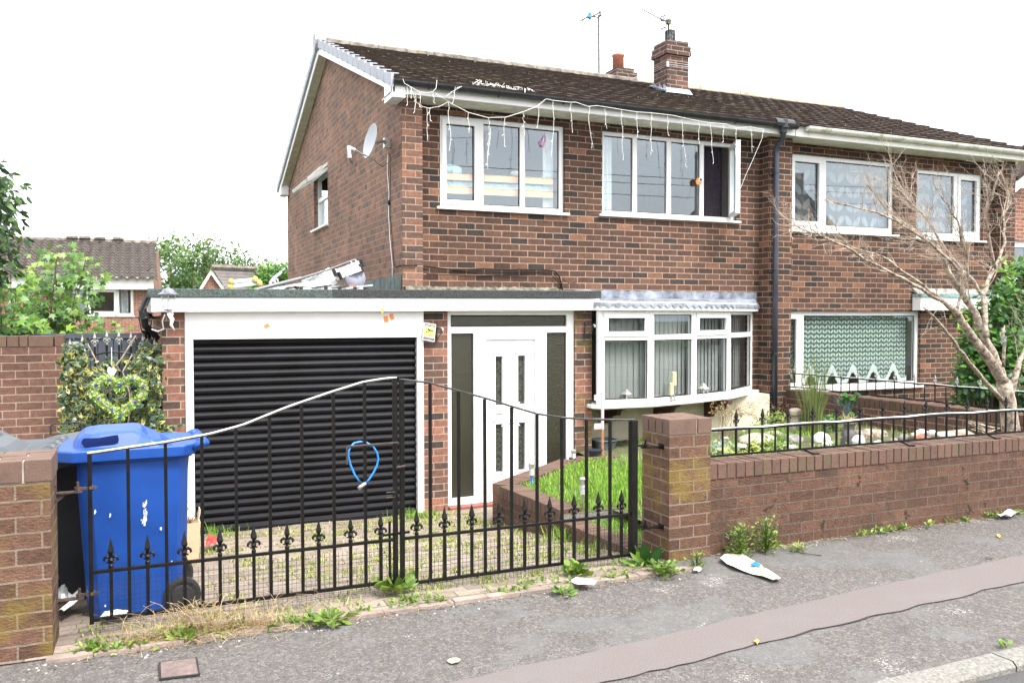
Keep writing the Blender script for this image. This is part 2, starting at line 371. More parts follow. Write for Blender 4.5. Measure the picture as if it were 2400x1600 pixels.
M['stone'] = plain('pale_garden_stone', (.42,.36,.28), .95, var=.35, scale=9, bmp=1.0, bscale=22, spec=.2)
M['stone_w'] = plain('white_stone', (.75,.74,.72), .8, var=.12, scale=12, bmp=.4)
M['stone_g'] = plain('grey_garden_stone', (.26,.25,.23), .95, var=.35, scale=11, bmp=1.0, bscale=25, spec=.2)
M['terra'] = plain('terracotta', (.38,.14,.085), .8, var=.2, scale=12)
M['paper'] = plain('white_paper', (.62,.62,.62), .9, var=.04)
M['card'] = plain('cream_cardboard', (.62,.53,.41), .9, var=.05)
M['red'] = plain('red_plastic_wrapper', (.65,.06,.05), .4)
M['orange'] = plain('orange_tape', (.85,.27,.06), .6, var=.05)
M['pink'] = plain('pink_painted_wood', (.72,.48,.50), .6, var=.06)
M['wood'] = plain('orange_brown_wood', (.33,.16,.07), .6, var=.2, scale=20)
M['pine'] = plain('pale_pine_board', (.90,.50,.24), .6, var=.1, scale=12)
M['fabric_blue'] = plain('pale_blue_bedding', (.45,.72,.95), .9, var=.15, scale=10)
M['net'] = None
M['twigpurple'] = plain('dark_purple_curtain', (.022,.014,.026), .9, var=.4, scale=18)
M['candle'] = plain('cream_candle_wax', (.60,.54,.32), .6, var=.03)
M['green_paint'] = plain('dark_green_painted_iron', (.008,.045,.035), .4)
M['peach'] = plain('faded_peach_plastic', (.62,.40,.26), .6, var=.06)
M['cable'] = plain('white_cable', (.75,.74,.70), .5, var=.05)
M['bluec'] = plain('bright_blue_cable_cover', (.02,.22,.75), .25, var=.05)
M['led_clear'] = plain('clear_ribbed_plastic', (.45,.48,.44), .2, var=.2)
M['steel'] = plain('brushed_steel', (.5,.5,.48), .3, metal=.8, var=.2, scale=30)
M['panel_grey'] = plain('dark_grey_fence_panel', (.055,.065,.085), .6, var=.2, scale=5)
M['wicker'] = plain('grey_wicker', (.10,.115,.135), .6, var=.3, scale=40)
M['blackpot'] = plain('black_plant_pot', (.025,.03,.04), .35)
M['churn'] = plain('dull_grey_churn_metal', (.115,.105,.10), .55, metal=.3, var=.2, scale=14)
# ---------------------------------------------------------------- ground
def drive_z(y): return -.118*(y-4.6)
def garden_z(x, y):
    a = min(1, max(0, (x-4.9)/1.3)); b = min(1, max(0, (y-4.95)/.5)); c = min(1, max(0, (9.0-y)/1.0))
    return .09+.21*a*b*c + .02*math.sin(3.1*x+1)*math.sin(2.7*y)*a
m, n, b, o = new_mat('tarmac_pavement'); uv = coords(n, 'UV')
big = noise(n, uv, 1.25, 6, .62); agg = noise(n, uv, 120, 3, .75); vor = N(n, 'ShaderNodeTexVoronoi'); vor.inputs['Scale'].default_value = 62; n.links.new(uv, vor.inputs['Vector'])
r = ramp(n, [(.18, (.030,.028,.026)), (.45, (.092,.086,.081)), (.62, (.152,.141,.133)), (.82, (.38,.355,.335))]); n.links.new(agg, r.inputs[0])
vc = ramp(n, [(0, (.55,.50,.48)), (.6, (1,1,1)), (1, (1.7,1.6,1.55))]); n.links.new(vor.outputs['Color'], vc.inputs[0])
c0 = mixc(n, .75, r.outputs[0], vc.outputs[0], 'MULTIPLY')
smooth_m = msk(n, big, .545, .565)
sm = ramp(n, [(.3, (.098,.098,.096)), (.7, (.135,.134,.131))]); n.links.new(noise(n, uv, 9, 6), sm.inputs[0])
c1 = mixc(n, mul(n, smooth_m, .5), c0, sm.outputs[0])
med = noise(n, uv, 3.3, 6, .65); c1 = mixc(n, mul(n, msk(n, med, .55, .68), .3), c1, (.062,.058,.055))
wsp = noise(n, uv, 2.3, 5, .7); ws2 = noise(n, uv, 60, 3, .7)
c1 = mixc(n, mul(n, msk(n, wsp, .60, .68), msk(n, ws2, .52, .60)), c1, (.42,.40,.38))
n.links.new(c1, b.inputs['Base Color']); b.inputs['Roughness'].default_value = .92; b.inputs['Specular IOR Level'].default_value = .25
h1 = mixc(n, smooth_m, agg, .55); k = bump(n, b, h1, .8, .006); bump(n, b, big, .4, .05, k)
M['tarmac'] = m
g = MB(); g.wall  # pavement and the land around, one sheet with the drive and garden cut down into it
# pavement strip
def flat(x0, x1, y0, y1, z, zb=None, nx=1, ny=1):
    q = MB(); zf = z if callable(z) else (lambda x, y: z)
    q.grid_faces([[(x0+(x1-x0)*i/nx, y0+(y1-y0)*j/ny, zf(x0+(x1-x0)*i/nx, y0+(y1-y0)*j/ny)) for i in range(nx+1)] for j in range(ny+1)])
    return q
tag(flat(-60, 80, 2.73, 4.46, 0).build('pavement', M['tarmac']), kind='structure')
tag(flat(-60, -.42, 4.46, 4.9, .0).build('pavement', M['tarmac']), kind='structure')
tag(flat(3.10, 60, 4.46, 4.9, .0).build('pavement', M['tarmac']), kind='structure')
m, n, b, o = new_mat('road_asphalt'); uv = coords(n, 'UV'); r = ramp(n, [(.25, (.03,.03,.03)), (.6, (.08,.078,.075)), (.85, (.2,.19,.18))]); ag = noise(n, uv, 120, 4, .7); n.links.new(ag, r.inputs[0]); n.links.new(r.outputs[0], b.inputs['Base Color']); b.inputs['Roughness'].default_value = .9; bump(n, b, ag, .8, .008); M['asphalt'] = m
tag(flat(-60, 80, -6, 2.62, -.035).build('road', M['asphalt']), kind='structure')
m, n, b, o = new_mat('earth'); uv = coords(n, 'UV'); r = ramp(n, [(.3, (.05,.06,.025)), (.55, (.09,.10,.04)), (.75, (.15,.12,.07))]); ag = noise(n, uv, 7, 8, .7); n.links.new(ag, r.inputs[0]); n.links.new(r.outputs[0], b.inputs['Base Color']); b.inputs['Roughness'].default_value = 1; bump(n, b, ag, .6, .05); M['earth'] = m
tag(flat(-600, 600, -600, 900, -1.2).build('ground', M['earth']), kind='structure')
tag(flat(-60, -.72, 4.9, 60, -.3).build('ground', M['earth']), kind='structure')
# pink strip of newer tarmac
m, n, b, o = new_mat('pink_tarmac'); uv = coords(n, 'UV'); ag = noise(n, uv, 130, 3, .75); r = ramp(n, [(.2, (.065,.054,.051)), (.5, (.128,.108,.103)), (.72, (.165,.142,.136)), (.9, (.36,.33,.31))]); n.links.new(ag, r.inputs[0])
bg_ = noise(n, uv, 2.2, 6, .6); c1 = mixc(n, msk(n, bg_, .52, .72), r.outputs[0], (.135,.12,.117)); n.links.new(c1, b.inputs['Base Color']); b.inputs['Roughness'].default_value = .9; bump(n, b, ag, .6, .004); M['pinktar'] = m
random.seed(11)
q = MB(); rows = [[], []]; wa = wb = 0
for i in range(260):
    x = -6+i*.08; wa = wa*.8+U(-.012,.012); wb = wb*.8+U(-.014,.014)
    base = 3.12+.093*(x-1.0) if x < 4 else 3.40+.06*(x-4)
    rows[0].append((x, base+wb-.02, .004)); rows[1].append((x, base+.315+wa, .004))
q.grid_faces(rows); tag(q.build('pavement_repair_strip', M['pinktar']), kind='structure')
q = MB()
for i in range(259):                                   # dark sunken crack along its near edge
    a, c = rows[0][i], rows[0][i+1]; w1 = .001+.006*max(0, math.sin(i*.23)+.3*math.sin(i*1.3))+.003*rnd(); q.face([(a[0],a[1]-w1,.006),(c[0],c[1]-w1,.006),(c[0],c[1]+.002,.006),(a[0],a[1]+.002,.006)])
tag(q.build('pavement_crack', plain('dark_crack_dirt', (.035,.03,.028), .95)), kind='structure')
# kerb stones
q = MB(); x = -30.0
while x < 40:
    x2 = x+.91; z0_ = .0; zt = lambda xx: -.014+.022*min(1, max(0, (xx-2.35)/.75)) if xx < 3.4 else .008
    za, zb = zt(x), zt(x2-.008); xx2 = x2-.008
    pr = [(x,2.61,-.2),(x,2.61,za-.02),(x,2.63,za),(x,2.735,za),(x,2.735,-.2)]
    pr2 = [(xx2,2.61,-.2),(xx2,2.61,zb-.02),(xx2,2.63,zb),(xx2,2.735,zb),(xx2,2.735,-.2)]
    q.grid_faces([pr, pr2]); x = x2
tag(q.build('kerb', M['concrete']), kind='structure')
# block paved drive
m, n, b, o = new_mat('block_paving'); uv = coords(n, 'UV'); bt = N(n, 'ShaderNodeTexBrick'); bt.inputs['Color1'].default_value = (0,0,0,1); bt.inputs['Color2'].default_value = (1,1,1,1); bt.inputs['Scale'].default_value = 1
nzv = N(n, 'ShaderNodeTexNoise'); nzv.inputs['Scale'].default_value = 9; n.links.new(uv, nzv.inputs['Vector']); vm = N(n, 'ShaderNodeVectorMath', operation='MULTIPLY_ADD'); n.links.new(nzv.outputs['Color'], vm.inputs[0]); vm.inputs[1].default_value = (.008,)*3; n.links.new(uv, vm.inputs[2])
bt.inputs['Brick Width'].default_value = .205; bt.inputs['Row Height'].default_value = .105; bt.inputs['Mortar Size'].default_value = .0045; bt.inputs['Mortar Smooth'].default_value = .2; n.links.new(vm.outputs[0], bt.inputs['Vector'])
r = ramp(n, [(0, (.19,.145,.118)), (.5, (.255,.20,.163)), (1, (.31,.25,.205))]); n.links.new(bt.outputs['Color'], r.inputs[0]); fn = noise(n, uv, 45, 5, .7)
r2 = ramp(n, [(.3, (.6,.6,.6)), (.7, (1.15,1.15,1.15))]); n.links.new(fn, r2.inputs[0]); c1 = mixc(n, 1, r.outputs[0], r2.outputs[0], 'MULTIPLY')
c2 = mixc(n, bt.outputs['Fac'], c1, (.085,.09,.04)); ms = noise(n, uv, 3.2, 6, .65); c2 = mixc(n, mul(n, msk(n, ms, .54, .66), .45), c2, (.13,.14,.055)); n.links.new(c2, b.inputs['Base Color']); b.inputs['Roughness'].default_value = .9
iv = N(n, 'ShaderNodeMath', operation='SUBTRACT'); iv.inputs[0].default_value = 1; n.links.new(bt.outputs['Fac'], iv.inputs[1]); k = bump(n, b, iv.outputs[0], .7, .006); bump(n, b, fn, .3, .004, k); M['blocks'] = m
def dz(x, y): return .012 if y < 4.62 else drive_z(y)+.012
q = MB(); ys = [4.47+.13*i for i in range(37)]; q.grid_faces([[(x, y, dz(x, y)+.006*math.sin(5*x+3*y)) for x in [-.75+.214*i for i in range(19)]] for y in ys]); q.grid_faces([[(x, y, dz(x, y)+.001) for x in (3.102, 3.6, 4.6)] for y in [6.9+.2*i for i in range(12)]]); tag(q.build('driveway', M['blocks']), kind='structure')
q = MB(); x = -.42
while x < 3.0: q.box(x, x+.196, 4.41, 4.468, -.05, .018+U(-.003,.003)); x += .2
tag(q.build('driveway_edging', plain('pink_edging_block', (.25,.195,.165), .9, var=.25, scale=7, bmp=.4)), kind='structure')
# garden soil, raised behind the wall
q = MB(); nx, ny = 60, 50
X0, X1, Y0, Y1 = 4.5, 7.98, 4.86, 9.3
q.grid_faces([[(X0+(X1-X0)*i/nx, Y0+(Y1-Y0)*j/ny, garden_z(X0+(X1-X0)*i/nx, Y0+(Y1-Y0)*j/ny)-.015+U(-.01,.01)) for i in range(nx+1)] for j in range(ny+1)])
q.build('garden_soil', M['earth'], smooth=True); tag(bpy.data.objects['garden_soil'], kind='structure')
q = MB(); q.face([(8.2,4.85,.05),(60,4.85,.05),(60,40,.05),(8.2,40,.05)]); tag(q.build('garden_soil', M['earth']), kind='structure')

# ---------------------------------------------------------------- the semi-detached house on the left
M['brick_corner'] = brick_mat('corner_brick', [(0, (.075,.052,.042)), (.45, (.115,.070,.053)), (.75, (.16,.088,.062)), (1, (.24,.12,.08))], (.36,.25,.19))
YW, YP, GX, PXE = 9.30, 9.09, 2.655, 7.74
EZ = 2.44+1.59-.02     # soffit level
H1 = thing('brick_house', (5.3, 13, 0), 'brown brick house on the left with black garage shutter, white door and bow window', 'house')
def wrect(pl, ptop, pbot, pr, Y):
    x0, zt = xz(pl, ptop, Y); _, zb = xz(pl, pbot, Y); x1, _ = xz(pr, 500, Y); return x0, x1, zb, zt
W1 = wrect(1031, 267, 484, 1324, YW); W2 = wrect(1412, 305, 501, 1726, YW)
x0_, x1_ = 2.89, 7.74
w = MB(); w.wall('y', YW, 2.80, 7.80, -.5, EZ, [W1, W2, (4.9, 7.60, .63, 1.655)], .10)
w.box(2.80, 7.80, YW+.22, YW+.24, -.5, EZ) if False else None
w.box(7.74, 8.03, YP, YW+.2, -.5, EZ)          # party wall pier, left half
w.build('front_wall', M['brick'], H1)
w = MB(); w.box(GX, 2.89, YP, YW+.1, 1.3, EZ); w.build('corner_pier', M['brick_corner'], H1)
gw = [(13.12, 14.24, 3.04, 3.90)]
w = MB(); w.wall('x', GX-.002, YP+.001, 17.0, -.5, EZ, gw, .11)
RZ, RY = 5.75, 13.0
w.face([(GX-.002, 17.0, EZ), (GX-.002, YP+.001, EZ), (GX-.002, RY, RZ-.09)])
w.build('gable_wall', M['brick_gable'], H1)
w = MB(); w.face([(8.03,17,-.5),(GX,17,-.5),(GX,17,EZ),(8.03,17,EZ)]); w.build('rear_wall', M['brick'], H1)

def roof(parent, x0, x1, name, seed, yf=8.86, zf=4.135, yr=RY, zr=RZ, n=15, amp=.009):
    random.seed(seed); q = MB(); sl = Vector((0, yr-yf, zr-zf)); L_ = sl.length; d = sl/L_; nn = Vector((0, -d.z, d.y))
    st = .055; nxs = int((x1-x0)/st); cl = L_/n
    for k in range(n):
        t0 = k*cl-.0; t1 = (k+1)*cl+.03
        rows = [[], [], []]
        jit = {}
        for i in range(nxs+1):
            x = x0+(x1-x0)*i/nxs; ti = int((x-x0+ (k%2)*.11)/.22)
            if ti not in jit: jit[ti] = (U(-.003,.004), U(-.006,.006), rnd())
            j = jit[ti]
            wv = amp*math.sin(2*math.pi*x/.22)+amp*.5*math.sin(2*math.pi*x/.11)
            p0 = Vector((x, yf, zf))+d*(t0+j[1]); 
            lift = .034+wv+j[0]+U(-.003,.003)
            rows[0].append(p0+nn*(lift-.030)); rows[1].append(p0+nn*lift); rows[2].append(Vector((x, yf, zf))+d*t1+nn*(.006+wv))
        q.grid_faces(rows)
        
    o_ = q.build(name, M['tiles'], parent); return o_
m, n, b, o = new_mat('roof_tiles'); c = coords(n, 'Object'); r = ramp(n, [(.25, (.022,.016,.013)), (.5, (.048,.035,.029)), (.74, (.075,.058,.050)), (.92, (.14,.12,.105))]); a1 = noise(n, c, 28, 6, .75); n.links.new(a1, r.inputs[0])
vr = N(n, 'ShaderNodeTexVoronoi'); vr.inputs['Scale'].default_value = 3.3; n.links.new(c, vr.inputs['Vector'])
c1 = mixc(n, .35, r.outputs[0], vr.outputs['Color'], 'MULTIPLY') ; c1 = r.outputs[0]
wsn = noise(n, c, 19, 3, .5); c1 = mixc(n, msk(n, wsn, .735, .75), c1, (.65,.63,.6)); ls = noise(n, c, .8, 5, .6); c1 = mixc(n, mul(n, msk(n, ls, .55, .7), .4), c1, (.10,.085,.04))
n.links.new(c1, b.inputs['Base Color']); b.inputs['Roughness'].default_value = .95; b.inputs['Specular IOR Level'].default_value = .15; bump(n, b, a1, .9, .012); M['tiles'] = m
roof(H1, 2.50, 8.04, 'roof', 3, amp=.0025)
q = MB(); q.face([(2.50,13,5.78),(8.04,13,5.78),(8.04,17.15,4.14),(2.50,17.15,4.14)]); q.build('rear_roof', M['tiles'], H1)
M['ridge'] = plain('lichen_ridge_tile', (.17,.15,.125), .95, var=.4, scale=8, bmp=.8, bscale=30, dirt=((.30,.25,.10), 5, .62))
q = MB(); x = 2.52
while x < 8.0:
    M3 = Matrix.Rotation(math.pi/2, 3, 'Y'); q.tube([(x, RY, RZ-.025+U(-.004,.004)), (x+.44, RY, RZ-.025+U(-.004,.004))], .10, 10); x += .448
q.build('ridge_tiles', M['ridge'], H1)
# fascia, soffit and gutter along the eaves
q = MB(); q.box(2.50, 8.03, 8.94, 8.97, EZ+.004, EZ+.135); q.build('fascia_board', M['fascia'], H1)
q = MB(); q.box(2.50, 8.03, 8.971, YW+.05, EZ+.004, EZ+.02); q.build('soffit', M['soffit'], H1)
def gutter(parent, x0, x1, mat, name, yc=8.875, zc=EZ+.125, r=.056):
    q = MB(); rows = []
    for x in (x0, x1):
        rows.append([(x, yc+r*math.cos(a), zc+r*math.sin(a)) for a in [math.pi+math.pi*k/10 for k in range(11)]]+[(x, yc+(r-.006)*math.cos(a), zc+(r-.006)*math.sin(a)) for a in [2*math.pi-math.pi*k/10 for k in range(11)]])
    idx = q.grid_faces(rows, close=True); q.f.append(tuple(idx[0])); q.rn.append(0)
    for x in (x0, x1): q.prism([(x-.003, yc+r*math.cos(a), zc+r*math.sin(a)) for a in [math.pi+math.pi*k/8 for k in range(9)]], (.006,0,0))
    g_ = q.build(name, mat, parent); return g_
g1 = gutter(H1, 2.50, 8.0, M['black'], 'gutter')
x = 2.9
while x < 7.9:
    q = MB(); q.tube([(x+d_, 8.875+.060*math.cos(a), EZ+.125+.060*math.sin(a)) for d_, a in [(0, math.pi+math.pi*k/8) for k in range(9)]]+[(x, 8.94, EZ+.12)], .008, 4); q.build('gutter_bracket', M['black'], g1); x += .82
# verge: barge boards, box end and clip-on verge units
q = MB()
for sgn in (1, -1):
    ye = RY-sgn*(RY-8.90); 
    q.prism([(2.505, RY, RZ-.035), (2.505, ye, EZ+.10), (2.505, ye, EZ-.02 if sgn < 0 else EZ), (2.505, RY, RZ-.185)], (.02,0,0))
    q.prism([(2.5, ye, EZ+.12), (2.5, ye, EZ-.05), (2.5, ye+sgn*.34, EZ-.05+.0), (2.5, ye+sgn*.34, EZ+.12+.13)], (.14,0,0))
q.build('barge_board', M['fascia'], H1)
q = MB(); q.face([(2.525, RY, RZ-.15), (2.525, 8.95, EZ+.02), (GX, 8.95, EZ+.02), (GX, RY, RZ-.15)]); q.face([(2.525, RY, RZ-.15), (GX, RY, RZ-.15), (GX, 17.05, EZ+.02), (2.525, 17.05, EZ+.02)]); q.build('verge_soffit', M['soffit'], H1)
d = Vector((0, RY-8.86, RZ-4.135)); n_u = 14
for side in (1, -1):
    q = MB(); yv0, zv0, yv1, zv1 = RY-side*(RY-8.88), 4.145, RY, RZ; q.prism([(2.486, yv0, zv0+.02), (2.486, yv0, zv0-.065), (2.486, yv1, zv1-.065), (2.486, yv1, zv1+.02)], (.02,0,0)); q.build('verge_backing', M['black'], H1)
    for k in range(n_u):
        q = MB(); a = k/n_u; b2 = (k+.955)/n_u
        def vp(t, dz_): return (RY-side*(RY-8.86)*(1-t), 4.135+(RZ-4.135)*t+dz_)
        (ya, za), (yb, zb) = vp(a, .0), vp(b2, 0)
        q.prism([(2.47, ya, za+.065), (2.47, ya, za-.085), (2.47, yb, zb-.085+.012), (2.47, yb, zb+.035)], (.035,0,0))
        q.prism([(2.476, ya, za+.066), (2.476, yb, zb+.036), (2.56, yb, zb+.040), (2.56, ya, za+.070)], (0,0,-.012))
        q.build('verge_unit', M['verge'], H1, bevel=.004)
q = MB(); q.tube([(2.44, RY, RZ-.005), (2.60, RY, RZ+.0)], .125, 12); q.build('ridge_end_cap', M['verge'], H1)

# windows ------------------------------------------------------------
def window(parent, rect, Y, mull=(), fr=.055, rec=.05, sash=(), glass='glass', sill=True, openl=(), mat='upvc', t=.06, sillw=.05, name='window', trans=None, frb=None, sash_w=.045):
    x0, x1, z0, z1 = rect; frb = frb or fr; xs = [x0]+[v for mm in mull for v in mm]+[x1]; lights = []
    cells = []
    for i in range(0, len(xs), 2):
        a = xs[i]+(fr if i == 0 else 0); b_ = xs[i+1]-(fr if i+2 >= len(xs) else 0)
        if trans: cells += [(a, b_, z0+frb, trans[0]), (a, b_, trans[1], z1-fr)]
        else: cells.append((a, b_, z0+frb, z1-fr))
    q = MB(); q.wall('y', Y+rec, x0, x1, z0, z1, cells, t, back=True); wdw = q.build(name, M[mat], parent, bevel=.004)
    for i, c_ in enumerate(cells):
        if i in openl: continue
        a, b_, c0_, c1_ = c_
        if i in sash:
            q = MB(); w_ = sash_w; q.wall('y', Y+rec-.012, a-.012, b_+.012, c0_-.012, c1_+.012, [(a+w_, b_-w_, c0_+w_, c1_-w_)], .05, back=True); q.build('sash', M[mat], wdw, bevel=.005)
            a, b_, c0_, c1_ = a+w_, b_-w_, c0_+w_, c1_-w_
        q = MB(); q.wall('y', Y+rec+.025, a-.001, b_+.001, c0_-.001, c1_+.001, [(a+.012, b_-.012, c0_+.012, c1_-.012)], .006); q.build('gasket', M['rubber'], wdw)
        q = MB(); q.face([(a, Y+rec+.03, c0_), (b_, Y+rec+.03, c0_), (b_, Y+rec+.03, c1_), (a, Y+rec+.03, c1_)]); q.build('pane', M[glass], wdw)
    if sill:
        q = MB(); q.box(x0-sillw, x1+sillw, Y-.045, Y+rec-.001, z0-.032, z0-.002); q.build('sill', M[mat], wdw, bevel=.006)
    return wdw, cells
def room(parent, x0, x1, z0, z1, Y, dep=3.0, mat='plaster'):
    q = MB(); a, b_, y0, y1 = x0, x1, Y, Y+dep
    q.face([(a,y1,z0),(b_,y1,z0),(b_,y1,z1),(a,y1,z1)]); q.face([(a,y0,z0),(a,y1,z0),(a,y1,z1),(a,y0,z1)]); q.face([(b_,y0,z0),(b_,y1,z0),(b_,y1,z1),(b_,y0,z1)])
    q.face([(a,y0,z1),(b_,y0,z1),(b_,y1,z1),(a,y1,z1)]); q.face([(a,y0,z0),(b_,y0,z0),(b_,y1,z0),(a,y1,z0)]); q.build('room', M[mat], parent)
cx = lambda a, Y=YW: xz(a, 400, Y)[0]
win1, _ = window(H1, W1, YW, [(cx(1123), cx(1137)), (cx(1223), cx(1234))], sash=(0,), fr=.052, sash_w=.04)
win2, cells2 = window(H1, W2, YW, [(cx(1488), cx(1498)), (cx(1568), cx(1578)), (cx(1646), cx(1655))], fr=.048, openl=(3,))
room(H1, 3.05, 5.2, 2.3, EZ-.02, YW+.22, 3.2); room(H1, 5.25, 7.7, 2.3, EZ-.02, YW+.22, 3.2)
# the open casement, hinged on the right
a, b_, c0_, c1_ = cells2[3]
cw = b_-a+.02; ang = math.radians(62); hx, hy = b_-.01, YW+.035
def leaf_pt(u, t_, z): return (hx-u*math.cos(ang)+t_*math.sin(ang)*0-0*t_, hy-u*math.sin(ang), z)
q = MB(); MM = Matrix.Rotation(ang, 3, 'Z')
def lbox(u0, u1, z0_, z1_, t0=-.03, t1=.03):
    c = Vector((hx, hy, 0))+MM@Vector((-(u0+u1)/2, (t0+t1)/2, 0)); c.z = (z0_+z1_)/2
    return c, (u1-u0)/2, (t1-t0)/2, (z1_-z0_)/2
for (u0, u1, za, zb) in ((0, .05, c0_, c1_), (cw-.05, cw, c0_, c1_), (.05, cw-.05, c0_, c0_+.05), (.05, cw-.05, c1_-.05, c1_)):
    c, h1_, h2_, h3_ = lbox(u0, u1, za, zb); q.obox(c, h1_, h2_, h3_, MM)
os_ = q.build('open_sash', M['upvc'], win2, bevel=.005)
q = MB(); c, h1_, h2_, h3_ = lbox(.05, cw-.05, c0_+.05, c1_-.05, -.004, .004); q.obox(c, h1_, h2_, h3_, MM); q.build('pane', M['glass_clear'], win2)
# gable window with top light flung open
q = MB(); gy0, gy1, gz0, gz1 = gw[0]; tz = 3.52
q.wall('x', GX+.06, gy0, gy1, gz0, gz1, [(gy0+.05, gy1-.05, gz0+.05, tz-.03), (gy0+.05, gy1-.05, tz+.03, gz1-.05)], .06, back=True); gwin = q.build('window', M['upvc'], H1, bevel=.004)
q = MB(); q.face([(GX+.085, gy0, gz0), (GX+.085, gy0, tz), (GX+.085, gy1, tz), (GX+.085, gy1, gz0)]); q.build('pane', M['glass_obs_w'] if 'glass_obs_w' in M else M['glass_clear'], gwin)
q = MB(); q.box(GX+.095, GX+.10, gy0+.02, gy1-.02, gz0+.02, tz-.02); q.build('white_panel', M['white_plastic'], gwin)  # plain white panel just behind the lower pane
q = MB(); q.box(GX-.06, GX+.06, gy0-.05, gy1+.05, gz0-.035, gz0-.003); q.build('sill', M['upvc_old'], gwin, bevel=.005)
q = MB(); Mo = Matrix.Rotation(math.radians(58), 3, 'Y'); cc = Vector((GX-.17, (gy0+gy1)/2, gz1-.13))
for (dy, dzz, hy_, hz_) in ((-(gy1-gy0)/2+.03, 0, .03, .2), ((gy1-gy0)/2-.03, 0, .03, .2), (0, -.18, (gy1-gy0)/2, .03), (0, .18, (gy1-gy0)/2, .03)):
    q.obox(cc+Mo@Vector((0, dy, dzz)), .025, hy_, hz_, Mo)
q.build('open_top_light', M['upvc_old'], gwin, bevel=.004)
q = MB(); cc2 = cc+Vector((.03, .0, .10)); q.obox(cc2+Mo@Vector((0, 0, .17)), .02, (gy1-gy0)/2, .03, Mo); q.obox(cc2+Mo@Vector((0, 0, .06)), .02, (gy1-gy0)/2, .02, Mo); q.build('open_light_rail', M['upvc_old'], gwin, bevel=.004)
q = MB(); q.obox(cc, .004, (gy1-gy0)/2-.03, .17, Mo); q.build('pane', M['glass_clear'], gwin)

# chimneys -----------------------------------------------------------
def chimney(parent, pxl, pxr, ptop, Yf, dep, capn, zb, name='chimney'):
    x0, zt = xz(pxl, ptop, Yf); x1, _ = xz(pxr, ptop, Yf); q = MB()
    q.box(x0, x1, Yf, Yf+dep, zb, zt-.075*capn[0]); z = zt-.075*capn[0]
    for pr_, k in capn[1]:
        q.box(x0-pr_, x1+pr_, Yf-pr_, Yf+dep+pr_, z, z+.075*k); z += .075*k
    c = q.build(name, M['chim'], parent); return c, x0, x1, z
ch1, a, b_, zt = chimney(H1, 1564, 1614, 92, 11.3, .38, (3, [(.032, 1), (.024, 1), (.0, 1)]), 4.9)
zc1 = 4.135+(11.3-8.86)*.39+.03
q = MB(); q.prism([(a-.05, 11.25, zc1-.01), (b_+.05, 11.25, zc1-.01), (b_+.02, 11.294, zc1+.075), (a-.02, 11.294, zc1+.075)], (0,.004,0)); q.prism([(a-.012, 11.29, zc1-.05), (a-.012, 11.29, zc1+.07), (a-.012, 11.38, zc1+.15),(a-.012, 11.40, zc1+.06),(a-.012,11.50,zc1+.20),(a-.012,11.53,zc1+.11),(a-.012, 11.68, zc1+.26), (a-.012, 11.68, zc1+.1)], (.006,0,0)); q.build('lead_flashing', M['lead'], ch1)
q = MB(); q.prism([(a-.07, 11.26, zc1+.01), (a-.012, 11.26, zc1+.02), (a-.012, 11.68, zc1+.19), (a-.08, 11.68, zc1+.18)], (0,0,.012)); q.build('lead_apron', M['lead'], ch1)
cxm, cym = (a+b_)/2-.02, 11.49
q = MB(); q.lathe((cxm, cym, zt), [(.085,0),(.085,.02),(.070,.03),(.070,.185),(.082,.19),(.082,.205),(.05,.22),(.0,.225)], 20)
for k in range(14):
    t_ = 2*math.pi*k/14; q.bar((cxm+.076*math.cos(t_), cym+.076*math.sin(t_), zt+.03), (cxm+.076*math.cos(t_), cym+.076*math.sin(t_), zt+.19), .010)
q.build('chimney_cowl', plain('grey_fluted_cowl', (.12,.125,.13), .6, metal=.4, var=.6, scale=30), ch1, smooth=False)
q = MB()
for zz in (.44, .47, .50): 
    e = .012; q.tube([(a-e,11.3-e,zt-zz+.08),(b_+e,11.3-e,zt-zz+.08),(b_+e,11.68+e,zt-zz+.08),(a-e,11.68+e,zt-zz+.08),(a-e,11.3-e,zt-zz+.08)], .004, 4)
q.box(a-.02, a+.02, 11.28, 11.285, zt-.43, zt-.35); q.build('aerial_lashing', M['alu'], ch1)
ch2, a2, b2, zt2 = chimney(H1, 1446, 1488, 156, 13.15, .44, (4, [(.02, 1), (.06, 1), (.035, 1), (-.01, 1)]), 5.3)
q = MB(); q.lathe(((a2+b2)/2-.03, 13.37, zt2), [(.105,0),(.10,.24),(.112,.25),(.112,.28),(.09,.285),(.085,.1)], 20); q.build('chimney_pot', M['terra'], ch2, smooth=True)

# garage and porch ---------------------------------------------------
GY = 8.49
def gx(a_, b_2=900): return xz(a_, b_2, GY)[0]
xp0, xp1 = .178, gx(434)
xg1 = gx(993); xq1 = gx(1049.5); xd1 = gx(1347.7); xr1 = gx(1387)
_zl, _zr = P(359.6, 731, 8.39).z, P(1404, 727, 8.39).z
FZ = lambda x: _zl+(_zr-_zl)*(x-.108)/4.63          # underside of the fascia, falling to the left
zt_ = 1.80
for a_, b_ in ((xp0, xp1), (xg1, xq1)):
    q = MB(); q.box(a_, b_, GY, GY+.22, -.55, 1.66); q.build('garage_pier', M['brick_pier'], H1)
q = MB(); q.box(xp0, xp0+.10, GY+.221, 14.5, -.6, 1.62); q.build('garage_side_wall', M['brick_pier'], H1)
q = MB(); q.box(xd1, xr1, GY, YW+.02, -.55, 1.76); q.build('porch_pier', M['brick_pier_mossy'], H1)
q = MB(); q.box(GX-.1, GX+.1, 9.2, 14.6, -.6, 1.62); q.box(2.62, 4.8, 9.24, 9.29, -.5, 1.6); q.build('inner_wall', M['plaster'], H1)
